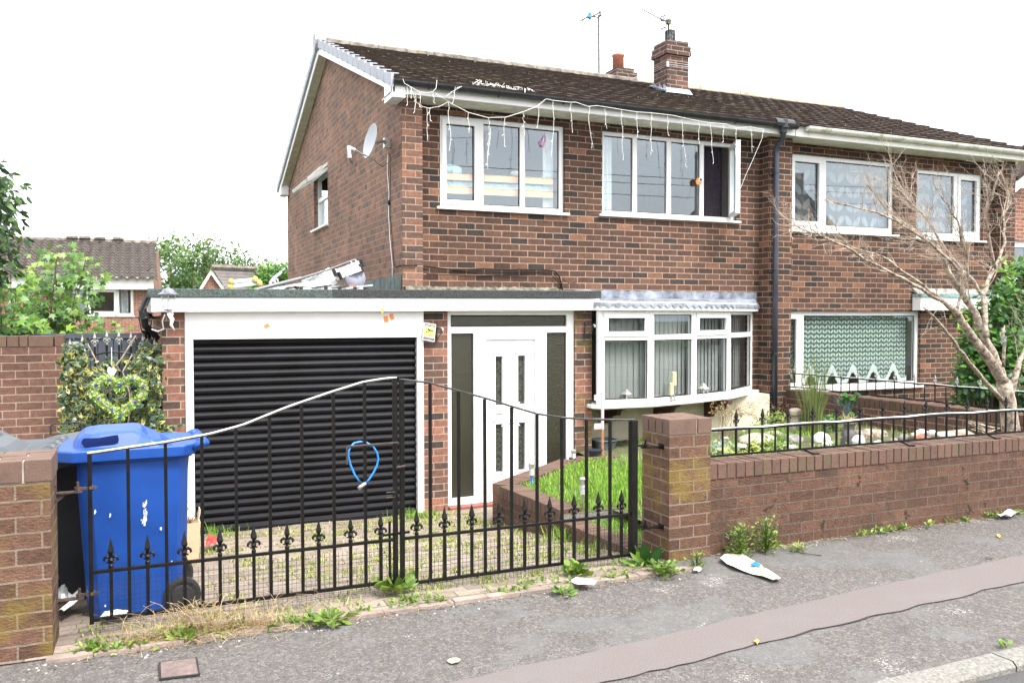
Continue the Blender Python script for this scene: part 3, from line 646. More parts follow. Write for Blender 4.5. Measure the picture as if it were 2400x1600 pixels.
# roof deck, felt edge and fascia
xl, xr = .09, 4.74
q = MB(); q.grid_faces([[(xl, 8.40, FZ(xl)+.17), (xr, 8.40, FZ(xr)+.17)], [(xl, 9.30, FZ(xl)+.16), (xr, 9.30, FZ(xr)+.17)]]); q.face([(xl,9.30,FZ(xl)+.16),(GX,9.30,FZ(GX)+.165),(GX,14.6,FZ(GX)+.06),(xl,14.6,FZ(xl)+.06)]); q.build('flat_roof', M['felt2'], H1)
fz1 = xz(700, 697, 8.38)[1]
def strip(x0, x1, y, zb, zt2, th, mat, name, bev=.006, seg=1):
    q = MB(); q.prism([(x0, y, zb(x0)), (x1, y, zb(x1)), (x1, y, zt2(x1)), (x0, y, zt2(x0))], (0, th, 0)); return q.build(name, mat, H1, bevel=bev)
FT = lambda x: FZ(x)+.132
xm = xz(780, 690, 8.37)[0]
strip(xl-.03, xm, 8.372, FT, lambda x: FT(x)+.082, .06, M['felt2'], 'felt_edge'); strip(xm, xr+.015, 8.370, FT, lambda x: FT(x)+.085, .06, M['felt'], 'felt_edge')
strip(xl, xr, 8.385, FZ, FT, .022, M['fascia'], 'garage_fascia', .002)
q = MB(); q.prism([(xl-.001, 8.41, FZ(xl)), (xl-.001, 14.6, FZ(xl)-.06), (xl-.001, 14.6, FT(xl)-.06), (xl-.001, 8.41, FT(xl))], (.02,0,0)); q.prism([(xr-.02, 8.41, FZ(xr)), (xr-.02, 9.29, FZ(xr)), (xr-.02, 9.29, FT(xr)), (xr-.02, 8.41, FT(xr))], (.02,0,0)); q.build('side_fascia', M['fascia'], H1)
q = MB(); q.prism([(xl+.02, 8.41, FZ(xl)+.012), (xr-.02, 8.41, FZ(xr)+.012), (xr-.02, GY+.06, FZ(xr)+.012), (xl+.02, GY+.06, FZ(xl)+.012)], (0,0,.01)); q.build('garage_soffit', M['upvc_old'], H1)
q = MB()                                           # screw heads on the fascia
for a_ in (524, 640, 753, 863, 967, 1067, 1163, 1255, 1339):
    p = P(a_, 711, 8.384); q.lathe(p, [(.0001,0),(.006,0),(.006,.004),(.0001,.005)], 8, Matrix.Rotation(math.pi/2, 3, 'X'))
q.build('fascia_screws', M['steel'], H1)
q = MB()                                           # ribbed black gutter hanging on the left side
for k in range(26):
    y = 8.46+k*.16; q.tube([(xl-.012, y, 1.82-.01*k*.1), (xl-.05, y+.01, 1.75), (xl-.085, y+.02, 1.66), (xl-.075, y+.03, 1.60)], .022, 6)
q.build('side_gutter', M['black'], H1)
q = MB(); q.tube([(xl-.06, 8.75, 1.60), (xl-.05, 8.78, 1.52), (xl+.02, 8.85, 1.46), (xl+.05, 8.9, 1.40)], .033, 8); q.build('side_gutter_outlet', M['black'], H1)
# garage frame, header board and roller shutter
zh = lambda: 0
gd0 = gx(452, 800); gd1 = gx(978, 900); zdt = xz(452, 796, GY)[1]-.0; zdb = -.46
q = MB(); q.box(xp1+.002, gd0+.002, GY-.012, GY+.07, -.52, zdt); q.box(gd1, xg1-.002, GY-.012, GY+.07, -.52, zdt); q.box(xp1+.002, xg1-.002, GY-.016, GY+.07, zdt+.002, 1.70); q.build('garage_frame', M['upvc'], H1, bevel=.004)
q = MB(); ns = 24; hgt = (zdt+.02-zdb)/ns; prof = []
for k in range(ns):
    z = zdb+.0+k*hgt
    prof += [(GY+.075, z), (GY+.060, z+.004), (GY+.045, z+hgt*.22), (GY+.038, z+hgt*.5), (GY+.045, z+hgt*.78), (GY+.060, z+hgt-.006), (GY+.075, z+hgt-.004)]
q.grid_faces([[(gd0-.01, y, z) for y, z in prof], [(gd1+.01, y, z) for y, z in prof]])
gd = q.build('garage_door', M['shutter'], H1)
q = MB(); q.box(gd0, gd1, GY+.02, GY+.06, zdb-.03, zdb+.05); q.build('bottom_rail', M['shutter'], gd, bevel=.01)
q = MB(); x = gd0
while x < gd1+.1: q.box(x, x+.028, GY-.08, GY+.015, -.47, -.452); x += .04
q.box(gd0, gd1+.1, GY-.09, GY-.08, -.47, -.448); q.build('drain_channel', M['black'], H1)
# white porch screen with the front door
pz0 = -.405; pzt = xz(1100, 731, GY)[1]
tl = (gx(1059), gx(1331), xz(1200, 765, GY)[1], xz(1200, 738, GY)[1])
sl_ = (gx(1060), gx(1113), -.33, xz(1090, 781, GY)[1]); sr = (gx(1284), gx(1331), -.33, xz(1300, 779, GY)[1])
do = (gx(1124)+.012, gx(1270)-.012, pz0, xz(1200, 783, GY)[1])
q = MB(); q.wall('y', GY+.03, xq1+.001, xd1-.001, pz0, 1.74, [tl, sl_, sr, do], .07, back=True); pf = q.build('porch_frame', M['upvc'], H1, bevel=.005)
for hname, h in (('top_light', tl), ('side_light', sl_), ('side_light', sr)):
    q = MB(); q.wall('y', GY+.055, *h, [(h[0]+.014, h[1]-.014, h[2]+.014, h[3]-.014)], .006); q.build('gasket', M['rubber'], pf)
    q = MB(); q.face([(h[0],GY+.06,h[2]),(h[1],GY+.06,h[2]),(h[1],GY+.06,h[3]),(h[0],GY+.06,h[3])]); q.build(hname, M['glass_obs'], pf)
room(H1, xq1-.1, xd1+.1, -.42, 1.74, GY+.12, .65)
q = MB(); q.box(xq1+.003, xd1-.003, GY-.05, GY+.09, -.52, -.408); q.build('door_step', M['red_tile'], H1, bevel=.01)
# the door: outer frame, leaf and four glazed slots around a moulded ring
dx0, dx1 = gx(1141), gx(1255); dzt = xz(1200, 796, GY)[1]; dzb = -.385
q = MB(); q.wall('y', GY+.02, do[0]+.002, do[1]-.002, pz0+.002, do[3]-.002, [(dx0-.004, dx1+.004, dzb-.004, dzt+.004)], .06, back=True); dr = q.build('door_frame', M['upvc'], H1, bevel=.006)
g1_ = [(gx(1164), gx(1181), xz(1170, 950, GY)[1], xz(1170, 835, GY)[1]), (gx(1217), gx(1234), xz(1225, 947, GY)[1], xz(1225, 833, GY)[1]), (gx(1164), gx(1182), xz(1172, 1107, GY)[1], xz(1172, 994, GY)[1]), (gx(1217), gx(1234), xz(1225, 1102, GY)[1], xz(1225, 990, GY)[1])]
q = MB(); q.wall('y', GY+.04, dx0, dx1, dzb, dzt, g1_, .04, back=True); dl = q.build('front_door', M['upvc'], H1, bevel=.004)
for h in g1_:
    q = MB(); q.face([(h[0],GY+.07,h[2]),(h[1],GY+.07,h[2]),(h[1],GY+.07,h[3]),(h[0],GY+.07,h[3])]); q.build('door_pane', plain('patterned_door_glass', (.055,.058,.045), .25, var=.4, scale=40, bmp=.3) if h is g1_[0] else bpy.data.materials['patterned_door_glass'], dl)
    q = MB(); e = .02; q.wall('y', GY+.030, h[0]-e, h[1]+e, h[2]-e, h[3]+e, [h], .012); q.build('bead', M['upvc'], dl, bevel=.003)
    up = h[2] > .2
    q = MB(); zc_ = h[3]+.035; q.box(h[0]-.03, h[1]+.03, GY+.022, GY+.042, zc_, zc_+.012); q.box(h[0]-.02, h[1]+.02, GY+.026, GY+.042, zc_-.012, zc_-.002); q.build('moulding', M['upvc'], dl, bevel=.003)
pc = P(1200, 971, GY)
for rr_ in (.10, .075, .05):
    q = MB(); q.tube([(pc.x+rr_*math.cos(2*math.pi*k/28), GY+.036, pc.z+rr_*math.sin(2*math.pi*k/28)) for k in range(29)], .007 if rr_ > .06 else .004, 6); q.build('ring_moulding', M['upvc'], dl, smooth=True)
for sx in (-1, 1):
    for sz in (-1, 1):
        q = MB(); q.prism([(pc.x+sx*.066+sx*.0, GY+.032, pc.z+sz*.075), (pc.x+sx*.115, GY+.032, pc.z+sz*.13), (pc.x+sx*.062, GY+.032, pc.z+sz*.125)], (0,.01,0)); q.build('ring_spur', M['upvc'], dl)
q = MB(); q.box(pc.x-.17, pc.x-.09, GY+.03, GY+.042, pc.z+.012, pc.z+.022); q.box(pc.x-.165, pc.x-.155, GY+.02, GY+.04, pc.z-.03, pc.z+.05) if False else None; q.build('letter_slot_trim', plain('brass_trim', (.6,.5,.28), .3, metal=.7), dl)
# flashings where the flat roof meets the house
fy = YP-.02
random.seed(5)
q = MB(); rows = [[], [], []]
for i in range(60):
    x = GX+.02+i*(4.66-GX-.02)/59; zr_ = FZ(x)+.17; hN = .115+U(-.008,.008); j = U(-.008,.008)
    yb = YP if x < 2.9 else YW
    rows[0].append((x, yb-.10+j, zr_+.005)); rows[1].append((x, yb-.05+j, zr_+.09+U(-.01,.01))); rows[2].append((x, yb-.005, zr_+hN))
q.grid_faces(rows); q.build('mortar_flashing', M['flash'], H1)
for k, (ya, yb) in enumerate(((9.12, 9.5), (9.51, 9.95), (9.96, 10.5), (10.51, 11.1))):
    q = MB(); q.prism([(GX-.02, ya, 1.87), (GX-.02, yb, 1.87), (GX-.016, yb, 2.06+.0*k), (GX-.016, ya, 2.07)], (.012,0,0)); q.build('slate_flashing', M['slate_flash'], H1)

# bow window ---------------------------------------------------------
pts = [(4.583, 8.278), (4.788, 8.284)]
bow = [PZ(a_, b_3, .586) for a_, b_3 in ((1340, 958), (1416, 956), (1529, 950), (1627, 940.5), (1709, 931), (1779, 919))]
bow = [Vector((v.x, v.y, 0)) for v in bow]; bow[0] = Vector((xr1+.006, 8.40, 0)); bow[1] = Vector((bow[1].x, 8.33, 0)); bow[2].y = 8.30
bow[5] = Vector((bow[5].x, YW+.0, 0)); 
BB, BT = .62, 1.675
bwin = None
bay = MB(); bay.prism([Vector((v.x, v.y, .56)) for v in bow]+[Vector((bow[5].x, YW, .56)), Vector((bow[0].x, YW, .56))], (0,0,.055)); 
bayo = bay.build('bow_window', M['upvc'], H1)
def seg_frame(A, B, zb, zt2, zm, sash, parent, glass='glass_clear'):
    d = (B-A); l = d.length; d = d/l; nrm = Vector((d.y, -d.x, 0)); Mx = Matrix(((d.x, -nrm.x, 0), (d.y, -nrm.y, 0), (0, 0, 1)))
    def T(v): w_ = Mx@Vector(v); return (A.x+w_.x, A.y+w_.y, w_.z)
    q = MB(); f = .045; q.wall('y', 0, 0, l, zb, zt2, [(f, l-f, zb+f, zm-.03), (f, l-f, zm+.03, zt2-f)], .06, back=True); q.v = [T(v) for v in q.v]; q.build('frame', M['upvc'], parent, bevel=.004)
    for (c0, c1, sa) in ((zb+f, zm-.03, False), (zm+.03, zt2-f, sash)):
        x0, x1 = f, l-f
        if sa:
            q = MB(); q.wall('y', -.015, x0-.015, x1+.015, c0-.015, c1+.015, [(x0+.04, x1-.04, c0+.04, c1-.04)], .05, back=True); q.v = [T(v) for v in q.v]; q.build('sash', M['upvc'], parent, bevel=.005); x0 += .04; x1 -= .04; c0 += .04; c1 -= .04
        q = MB(); q.wall('y', .018, x0-.001, x1+.001, c0-.001, c1+.001, [(x0+.009, x1-.009, c0+.009, c1-.009)], .006); q.v = [T(v) for v in q.v]; q.build('gasket', M['rubber'], parent)
        q = MB(); q.face([T((x0, .025, c0)), T((x1, .025, c0)), T((x1, .025, c1)), T((x0, .025, c1))]); q.build('pane', M[glass], parent)
for i in range(5): seg_frame(bow[i], bow[i+1], BB, BT, xz(1580, 789, 8.4)[1], i in (1, 3), bayo)
for v in bow[1:5]:
    q = MB(); q.lathe((v.x, v.y+.028, BB), [(.034,0),(.034,BT-BB)], 10); q.build('mullion', M['upvc'], bayo)
def off(v, d_): 
    c = Vector((6.1, 10.2, 0)); u_ = (v-c).normalized(); return v+u_*d_
q = MB(); outer = [off(v, .055) for v in bow]; outer[5] = bow[5]+Vector((.09, -.05, 0)); outer[0].x -= .05
q.prism([Vector((v.x, v.y, .574)) for v in outer]+[Vector((bow[5].x, YW-.001, .574)), Vector((bow[0].x, YW-.001, .574))], (0,0,.04)); q.build('sill', M['upvc'], bayo, bevel=.006)
q = MB(); ot = [off(v, .07) for v in bow]; ot[5] = Vector((bow[5].x+.06, YW-.05, 0)); ot[0].y = 8.45
q.prism([Vector((v.x, v.y, BT)) for v in ot]+[Vector((ot[5].x, YW-.001, BT)), Vector((ot[0].x, YW-.001, BT))], (0,0,.10)); q.build('bay_fascia', M['fascia'], bayo, bevel=.003)
# lead roof with scalloped edge
ztop = 1.93; q = MB(); rows = [[], [], []]; random.seed(9); crv = []
for i in range(5):
    for k in range(16):
        crv.append(ot[i].lerp(ot[i+1], k/16))
crv.append(ot[5])
for v in crv:
    w_ = off(v, .012); rows[0].append((w_.x, w_.y, BT+.085+U(-.004,.004))); rows[1].append((v.x+.0, (v.y+YW)/2, BT+.135+U(-.012,.012))); rows[2].append((min(v.x, 7.78), YW-.004, BT+.165))
q.grid_faces(rows); rows = [[(r_[0], YW-.004, r_[2]) for r_ in rows[2]], [(r_[0], YW-.02+U(-.008,.004), BT+.26+U(-.006,.006)) for r_ in rows[2]]]; q.grid_faces(rows); q.build('lead_roof', M['lead'], bayo)
q = MB(); sc = []
acc = 0; prev = None; sw = .115
L_ = [0]
for i in range(1, len(crv)): L_.append(L_[-1]+(crv[i]-crv[i-1]).length)
def at(s_):
    for i in range(1, len(crv)):
        if L_[i] >= s_: t_ = (s_-L_[i-1])/(L_[i]-L_[i-1]+1e-9); return off(crv[i-1].lerp(crv[i], t_), .016)
    return off(crv[-1], .016)
s_ = 0; top_z = BT+.088
while s_ < L_[-1]-.02:
    pa = []
    for k in range(9):
        v = at(min(L_[-1], s_+sw*k/8)); pa.append(v)
    low = [Vector((v.x, v.y-.002, top_z-.022-.034*math.sin(math.pi*k/8))) for k, v in enumerate(pa)]
    up_ = [Vector((v.x, v.y, top_z)) for v in pa]
    q.grid_faces([low, up_]); s_ += sw
q.build('lead_scallops', M['lead'], bayo)
# render panel and brackets under the bow, blinds, window board
q = MB(); q.box(xr1+.0, 7.70, 9.02, YW-.001, -.2, .573); q.build('rendered_wall', M['render'], H1)
for a_ in (1434, 1560, 1680):
    v = P(a_, 960, 8.75); q = MB()
    q.prism([(v.x, 9.02, .57), (v.x, 8.52, .57), (v.x, 8.52, .53), (v.x, 8.62, .50), (v.x, 8.66, .44), (v.x, 8.82, .42), (v.x, 8.88, .34), (v.x, 9.02, .30)], (.06,0,0)); q.build('bracket', plain('brown_stained_bracket', (.07,.028,.02), .6) if a_ == 1434 else bpy.data.materials['brown_stained_bracket'], bayo)
inn = [off(v, -.13) for v in bow]; q = MB(); random.seed(4)
Ls = [0]
for i in range(1, 6): Ls.append(Ls[-1]+(inn[i]-inn[i-1]).length)
def ati(s_):
    for i in range(1, 6):
        if Ls[i] >= s_: return inn[i-1].lerp(inn[i], (s_-Ls[i-1])/(Ls[i]-Ls[i-1])), (inn[i]-inn[i-1]).normalized()
    return inn[5], (inn[5]-inn[4]).normalized()
s_ = .05
while s_ < Ls[-1]-.10:
    v, d_ = ati(s_); t_ = math.radians(9+U(-5,5)); dd = Vector((d_.x*math.cos(t_)-d_.y*math.sin(t_), d_.x*math.sin(t_)+d_.y*math.cos(t_), 0)); rows = [[], []]
    for k in range(6):
        u = (k/5-.5)*.089; bow_ = .008*math.cos(math.pi*(k/5-.5)); w_ = v+dd*u+Vector((0,-bow_,0)); rows[0].append((w_.x, w_.y, BB+.05)); rows[1].append((w_.x, w_.y, BT-.03))
    q.grid_faces(rows); s_ += .078
m, n, b, o = new_mat('grey_vertical_blind'); b.inputs['Base Color'].default_value = (.33,.35,.345,1); b.inputs['Roughness'].default_value = .8; t_ = N(n, 'ShaderNodeBsdfTranslucent'); t_.inputs[0].default_value = (.35,.36,.35,1); mx_ = N(n, 'ShaderNodeMixShader'); mx_.inputs[0].default_value = .3; n.links.new(b.outputs[0], mx_.inputs[1]); n.links.new(t_.outputs[0], mx_.inputs[2]); n.links.new(mx_.outputs[0], o.inputs[0])
q.build('vertical_blinds', m, bayo)
q = MB(); q.box(bow[0].x, bow[5].x, YW-.02, YW+.6, BB-.3, BT) if False else None
room(H1, 4.6, 7.72, .2, 1.9, YW+.25, 3.0)

# downpipe at the party wall, with brackets
pp = P(1820, 500, 9.02)
q = MB(); q.tube([(pp.x-.02, 8.875, EZ+.10), (pp.x-.02, 8.875, EZ+.02), (pp.x, 8.90, EZ-.05), (pp.x, 9.02, EZ-.14), (pp.x, 9.03, EZ-.25), (pp.x, 9.03, 2.3), (pp.x, 9.03, .1)], .036, 12); dp = q.build('downpipe', M['pipe'], H1, smooth=True)
q = MB(); q.lathe((pp.x-.02, 8.875, EZ+.0), [(.045,0),(.05,.05),(.066,.07),(.066,.17)], 14); q.tube([(pp.x-.17, 8.875, EZ+.125), (pp.x+.13, 8.875, EZ+.125)], .064, 10); q.build('gutter_outlet', M['black'], H1)
for zz in (3.5, 2.2, 1.1):
    q = MB(); q.lathe((pp.x, 9.03, zz), [(.040,0),(.040,.03)], 12); q.box(pp.x-.09, pp.x+.0, 9.05, 9.075, zz, zz+.02); q.build('pipe_clip', M['black'], dp)
# ---------------------------------------------------------------- the attached house on the right
H2 = thing('neighbour_house', (10.4, 13, 0), 'attached brown brick house on the right with white gutter and lace-curtained windows', 'house')
W3 = wrect(1855, 358, 538, 2097, YW); W4 = wrect(2149.5, 395, 557, 2304, YW); W5 = wrect(1800, 726, 919, 2161, YW)
W5 = (8.12, W5[1], xz(2160, 902, YW)[1], xz(2160, 730, YW)[1])
XE = P(2380, 450, YP).x
w = MB(); w.wall('y', YW, 8.10, XE-.1, -.2, EZ, [W3, W4, W5], .10); w.box(8.03, 8.20, YP, YW+.2, -.5, EZ) if False else None
xpe = P(2334, 500, YW).x
w.box(XE-.23, XE, YP, YW+.2, -.2, EZ); w.build('front_wall', M['brick'], H2)
w = MB(); w.box(8.031, 8.12, YP, YW+.01, -.5, EZ); w.build('party_pier', M['brick'], H2); w = MB(); w.face([(XE,YP,-.2),(XE,17,-.2),(XE,17,EZ),(XE,RY,RZ-.09),(XE,YP,EZ)]); w.face([(8.03,17,-.2),(XE,17,-.2),(XE,17,EZ),(8.03,17,EZ)]); w.build('side_wall', M['brick_gable'], H2)
XR = XE+.28
roof(H2, 8.042, XR, 'roof', 8, n=14, amp=.004)
q = MB(); q.face([(8.04,13,5.77),(XR,13,5.77),(XR,17.15,4.14),(8.04,17.15,4.14)]); q.build('rear_roof', M['tiles'], H2)
q = MB(); x = 8.06; random.seed(2)
while x < XR-.1: q.tube([(x, RY, RZ+U(-.006,.006)), (min(x+.44, XR), RY, RZ+.002)], .095, 10); x += .448
q.build('ridge_tiles', plain('pale_mortared_ridge', (.40,.33,.25), .95, var=.3, scale=6, bmp=.6), H2)
q = MB(); q.box(8.04, XR-.02, 8.935, 8.97, EZ, EZ+.135); q.build('fascia_board', M['upvc_old'], H2)
q = MB(); q.box(8.04, XR-.02, 8.971, YW+.05, EZ+.004, EZ+.02); q.build('soffit', M['soffit'], H2)
M['gut_w'] = plain('algae_stained_white_gutter', (.72,.72,.66), .45, var=.08, dirt=((.20,.23,.08), 2.4, .52))
g2 = gutter(H2, 8.18, XR-.02, M['gut_w'], 'gutter')
x = 8.7
while x < XR: 
    q = MB(); q.tube([(x, 8.875+.060*math.cos(math.pi+math.pi*k/8), EZ+.125+.060*math.sin(math.pi+math.pi*k/8)) for k in range(9)]+[(x, 8.94, EZ+.06)], .009, 4); q.build('gutter_bracket', M['upvc_old'], g2); x += .8
wn3, _ = window(H2, W3, YW, [(cx(1931), cx(1942))], sash=(0,), fr=.055, frb=.09, mat='upvc')
wn4, _ = window(H2, W4, YW, [(cx(2243), cx(2253))], sash=(1,), fr=.055, frb=.09, mat='upvc')
wn5, _ = window(H2, W5, YW, [(cx(1878)+.02, cx(1895)-.02)], sash=(0,), fr=.06, frb=.06, mat='upvc', sillw=.06, glass='glass_clear')
room(H2, 8.25, 10.7, 2.3, EZ-.02, YW+.25, 3); room(H2, 10.75, 12.5, 2.3, EZ-.02, YW+.25, 3); room(H2, 8.1, 11.3, .2, 2.1, YW+.25, 3.2)
# net curtains
def net_mat(name, cell, col, base, lw=.42, kind='leaf'):
    m, n, b, o = new_mat(name); uv = coords(n, 'UV'); sp = N(n, 'ShaderNodeSeparateXYZ'); n.links.new(uv, sp.inputs[0])
    def mth(op, a, c=None):
        k = N(n, 'ShaderNodeMath', operation=op)
        for i, v in enumerate((a, c)):
            if v is None: continue
            if isinstance(v, (int, float)): k.inputs[i].default_value = v
            else: n.links.new(v, k.inputs[i])
        return k.outputs[0]
    a = mth('SUBTRACT', mth('PINGPONG', sp.outputs[0], cell), cell/2); c = mth('SUBTRACT', mth('MODULO', mth('ADD', sp.outputs[1], 10), cell*1.3), cell*.65)
    e1 = mth('DIVIDE', mth('ADD', mth('MULTIPLY', a, .9), mth('MULTIPLY', c, 1.1)), cell*.84); e2 = mth('DIVIDE', mth('SUBTRACT', mth('MULTIPLY', a, 1.1), mth('MULTIPLY', c, .9)), cell*.42)
    dd = mth('ADD', mth('MULTIPLY', e1, e1), mth('MULTIPLY', e2, e2)); k = msk(n, dd, 1.15, .75)
    b.inputs['Base Color'].default_value = (*col, 1); b.inputs['Roughness'].default_value = .9
    tr = N(n, 'ShaderNodeBsdfTransparent'); mx = N(n, 'ShaderNodeMixShader'); f = N(n, 'ShaderNodeMapRange'); f.inputs[3].default_value = base; f.inputs[4].default_value = .95; n.links.new(k, f.inputs[0])
    n.links.new(f.outputs[0], mx.inputs[0]); n.links.new(tr.outputs[0], mx.inputs[1]); n.links.new(b.outputs[0], mx.inputs[2]); n.links.new(mx.outputs[0], o.inputs[0]); return m
M['net'] = net_mat('leaf_patterned_lace', .052, (.40,.52,.47), .22)
M['net2'] = net_mat('faint_lace', .16, (.22,.25,.26), .40)
def curtain(parent, x0, x1, z0, z1, Y, mat, amp=.03, per=.16, scal=0, seed=1, name='net_curtain'):
    random.seed(seed); q = MB(); nx = int((x1-x0)/.01); rows = [[], []]
    for i in range(nx+1):
        x = x0+(x1-x0)*i/nx; ph = 2*math.pi*x/per+1.2*math.sin(x*2.3); y = Y+amp*math.sin(ph)*(.5+.5*math.sin(x*1.7+seed))
        lowz = z0+(scal*(.5-.5*math.cos(2*math.pi*(x-x0)/.40))**1.4 if scal else 0); rows[0].append((x, y, lowz)); rows[1].append((x, y, z1))
    q.grid_faces(rows); return q.build(name, mat, parent)
curtain(wn5, W5[0]+.05, W5[1]-.16, W5[2]+.07, W5[3]-.03, YW+.130, M['net'], .015, .3, .22)
q = MB(); x0c = W5[0]+.05       # dense lace hem following the scallops
rows = [[], []]
for i in range(260):
    x = x0c+(W5[1]-.16-x0c)*i/259; zz = W5[2]+.07+.22*(.5-.5*math.cos(2*math.pi*(x-x0c)/.40))**1.4; rows[0].append((x, YW+.112, zz-.06-.02*abs(math.sin(x*80)))); rows[1].append((x, YW+.112, zz+.045))
q.grid_faces(rows); q.build('lace_hem', net_mat('lace_hem', .02, (.62,.70,.68), .75), wn5)
curtain(wn3, W3[0]+.04, W3[1]-.04, W3[2]+.08, W3[3]-.03, YW+.17, M['net2'], .02, .12, 0, 2)
curtain(wn4, W4[0]+.04, W4[1]-.04, W4[2]+.08, W4[3]-.03, YW+.17, M['net2'], .02, .12, 0, 3)
# the neighbour's flat porch roof
q = MB(); a_ = P(2158, 727, 9.14); zt2 = P(2158, 696, 9.14).z
q.box(a_.x, XE-.26, 9.14, 9.165, a_.z, zt2); q.box(a_.x, a_.x+.025, 9.166, YW-.01, a_.z, zt2); q.build('porch_fascia', M['fascia'], H2)
q = MB(); q.box(a_.x-.01, XE-.26, 9.12, YW-.02, zt2+.002, zt2+.045); q.build('porch_roof', plain('teal_weathered_felt', (.20,.36,.34), .7, var=.5, scale=5), H2)
q = MB(); q.prism([(a_.x, 9.20, zt2+.046), (XE-.26, 9.20, zt2+.046), (XE-.26, YW-.003, zt2+.13), (a_.x, YW-.003, zt2+.13)], (0,0,.01)); q.build('porch_flashing', M['stone_g'], H2)

# ---------------------------------------------------------------- distant buildings
HL = thing('tiled_house', (-8, 36, -1.5), 'red brick house with brown pantile roof behind the leafy bushes at far left', 'house')
xr_ = P(358, 640, 34).x; zr_, ze = P(0, 556, 37).z, P(300, 645, 34).z
q = MB(); wl = wrect(168, 664, 740, 310, 34); q.wall('y', 34, -22, xr_, -1.5, ze-.2, [wl], .12); q.face([(xr_,34,-1.5),(xr_+.45,41,-1.5),(xr_+.45,41,ze),(xr_+.25,37.4,zr_-.1),(xr_,34,ze)]); q.build('wall', M['brick_far'], HL)
q = MB(); q.box(-22, xr_+.02, 33.7, 33.98, ze-.52, ze-.08); q.build('fascia_board', M['fascia'], HL)
rowsn = 13; q = MB()
for k in range(rowsn):
    t0, t1 = k/rowsn, (k+1)/rowsn; rows = [[], [], []]
    for i in range(640):
        x = -22+(xr_+22.15)*i/639; wv = .07*math.sin(2*math.pi*x/.34)
        ya, za = 33.5+3.9*t0, ze-.12+(zr_-ze+.12)*t0; yb, zb = 33.5+3.9*t1, ze-.12+(zr_-ze+.12)*t1
        rows[0].append((x, ya, za-.03+wv)); rows[1].append((x, ya, za+.05+wv)); rows[2].append((x, yb, zb+wv-.02))
    q.grid_faces(rows)
m, n, b, o = new_mat('brown_pantiles'); c = coords(n, 'Object'); r = ramp(n, [(.3, (.04,.032,.028)), (.6, (.09,.074,.065)), (.8, (.15,.125,.11))]); n.links.new(noise(n, c, 3, 8, .75), r.inputs[0]); n.links.new(r.outputs[0], b.inputs['Base Color']); b.inputs['Roughness'].default_value = .9
q.build('roof', m, HL)
q = MB(); q.tube([(-22, 37.4, zr_), (xr_+.2, 37.4, zr_-.03)], .13, 8)
for a_ in (169, 199, 234, 277): p = P(a_, 556, 37.3); q.box(p.x-.2, p.x+.2, 37.2, 37.4, zr_+.08, zr_+.16)
q.build('ridge_tiles', M['ridge'], HL)
wo_, _ = window(HL, wl, 34, [(P(200, 700, 34).x, P(207, 700, 34).x), (P(272, 700, 34).x, P(279, 700, 34).x)], fr=.09, rec=.05, sash=(1,), name='window', sash_w=.07)
q = MB(); q.box(P(207, 700, 34).x, P(272, 700, 34).x, 33.97, 34.06, P(210, 684, 34).z, P(210, 668, 34).z); q.build('vent_panel', M['upvc'], wo_)
room(HL, wl[0]-.3, wl[1]+.3, wl[2]-.3, wl[3]+.3, 34.3, 2.5)
curtain(wo_, P(280, 700, 34).x, P(300, 700, 34).x, wl[2]+.1, wl[3]-.1, 34.25, plain('pale_grey_curtain', (.5,.53,.55), .9), .05, .2, 0, 3, 'curtain')
q = MB(); p = P(349, 650, 33.9); q.tube([(p.x, 33.9, ze-.1), (p.x, 33.9, -1.5)], .05, 8); q.build('downpipe', M['black'], HL)
HS = thing('small_gabled_house', (-1, 45, -1.5), 'small orange brick gable with grey slate roof seen beyond the garage roof', 'house')
ap = P(494, 632, 45); le = P(466, 682, 45); re = P(530, 684, 45); dn = 5.0; hw = (re.x-le.x)/2
q = MB(); q.face([(le.x, 45, -1.5), (re.x, 45, -1.5), (re.x, 45, le.z), (ap.x, 45, ap.z-.1), (le.x, 45, le.z)]); q.build('wall', M['brick_far'], HS)
q = MB()
for sx in (-1, 1):
    e = (le if sx < 0 else re); q.prism([(ap.x, 44.8, ap.z+.0), (e.x+sx*.25, 44.8, le.z-.35), (e.x+sx*.25, 44.8, le.z-.60), (ap.x, 44.8, ap.z-.24)], (0,.1,0))
q.build('barge_board', M['fascia'], HS)
q = MB(); zr2 = P(640, 638, 52).z
nn_ = 10
for k in range(nn_):
    t0, t1 = k/nn_, (k+1)/nn_
    def rp_(t, back): 
        A = Vector((ap.x, 44.7, ap.z+.1)); B = Vector((re.x+.3, 44.7, le.z-.45)); v = B.lerp(A, t); return v+(Vector((9, 3.0, 0)) if back else Vector((0,0,0)))
    a1_, b1_, c1_, d1_ = rp_(t0, 0), rp_(t0, 1), rp_(t1, 1), rp_(t1, 0); up = Vector((0,0,.07)); q.face([a1_+up, b1_+up, c1_, d1_]); q.face([a1_, b1_, b1_+up, a1_+up])
q.build('roof', plain('grey_brown_roof_slates', (.15,.13,.125), .85, var=.25, scale=1.5), HS)
q = MB(); q.tube([(ap.x, 44.7, ap.z+.12), (ap.x+9, 47.7, ap.z+.12)], .14, 6); p = P(531, 630, 46); q.box(p.x-.3, p.x+.35, 45.6, 46.0, ap.z+.15, ap.z+.32); q.build('ridge_tiles', M['ridge'], HS)
HR = thing('far_right_house', (21, 13.5, 0), 'edge of a further brick house with white window at the right border', 'house')
p0 = P(2385, 440, 12); x0r = p0.x
q = MB(); wr = (P(2388, 560, 12).x-.25, P(2420, 560, 12).x, P(2390, 665, 12).z, P(2390, 565, 12).z)
q.wall('y', 12, x0r-.3, x0r+6, -.2, P(2395, 440, 12).z, [wr], .1); q.build('wall', M['brick_far'], HR)
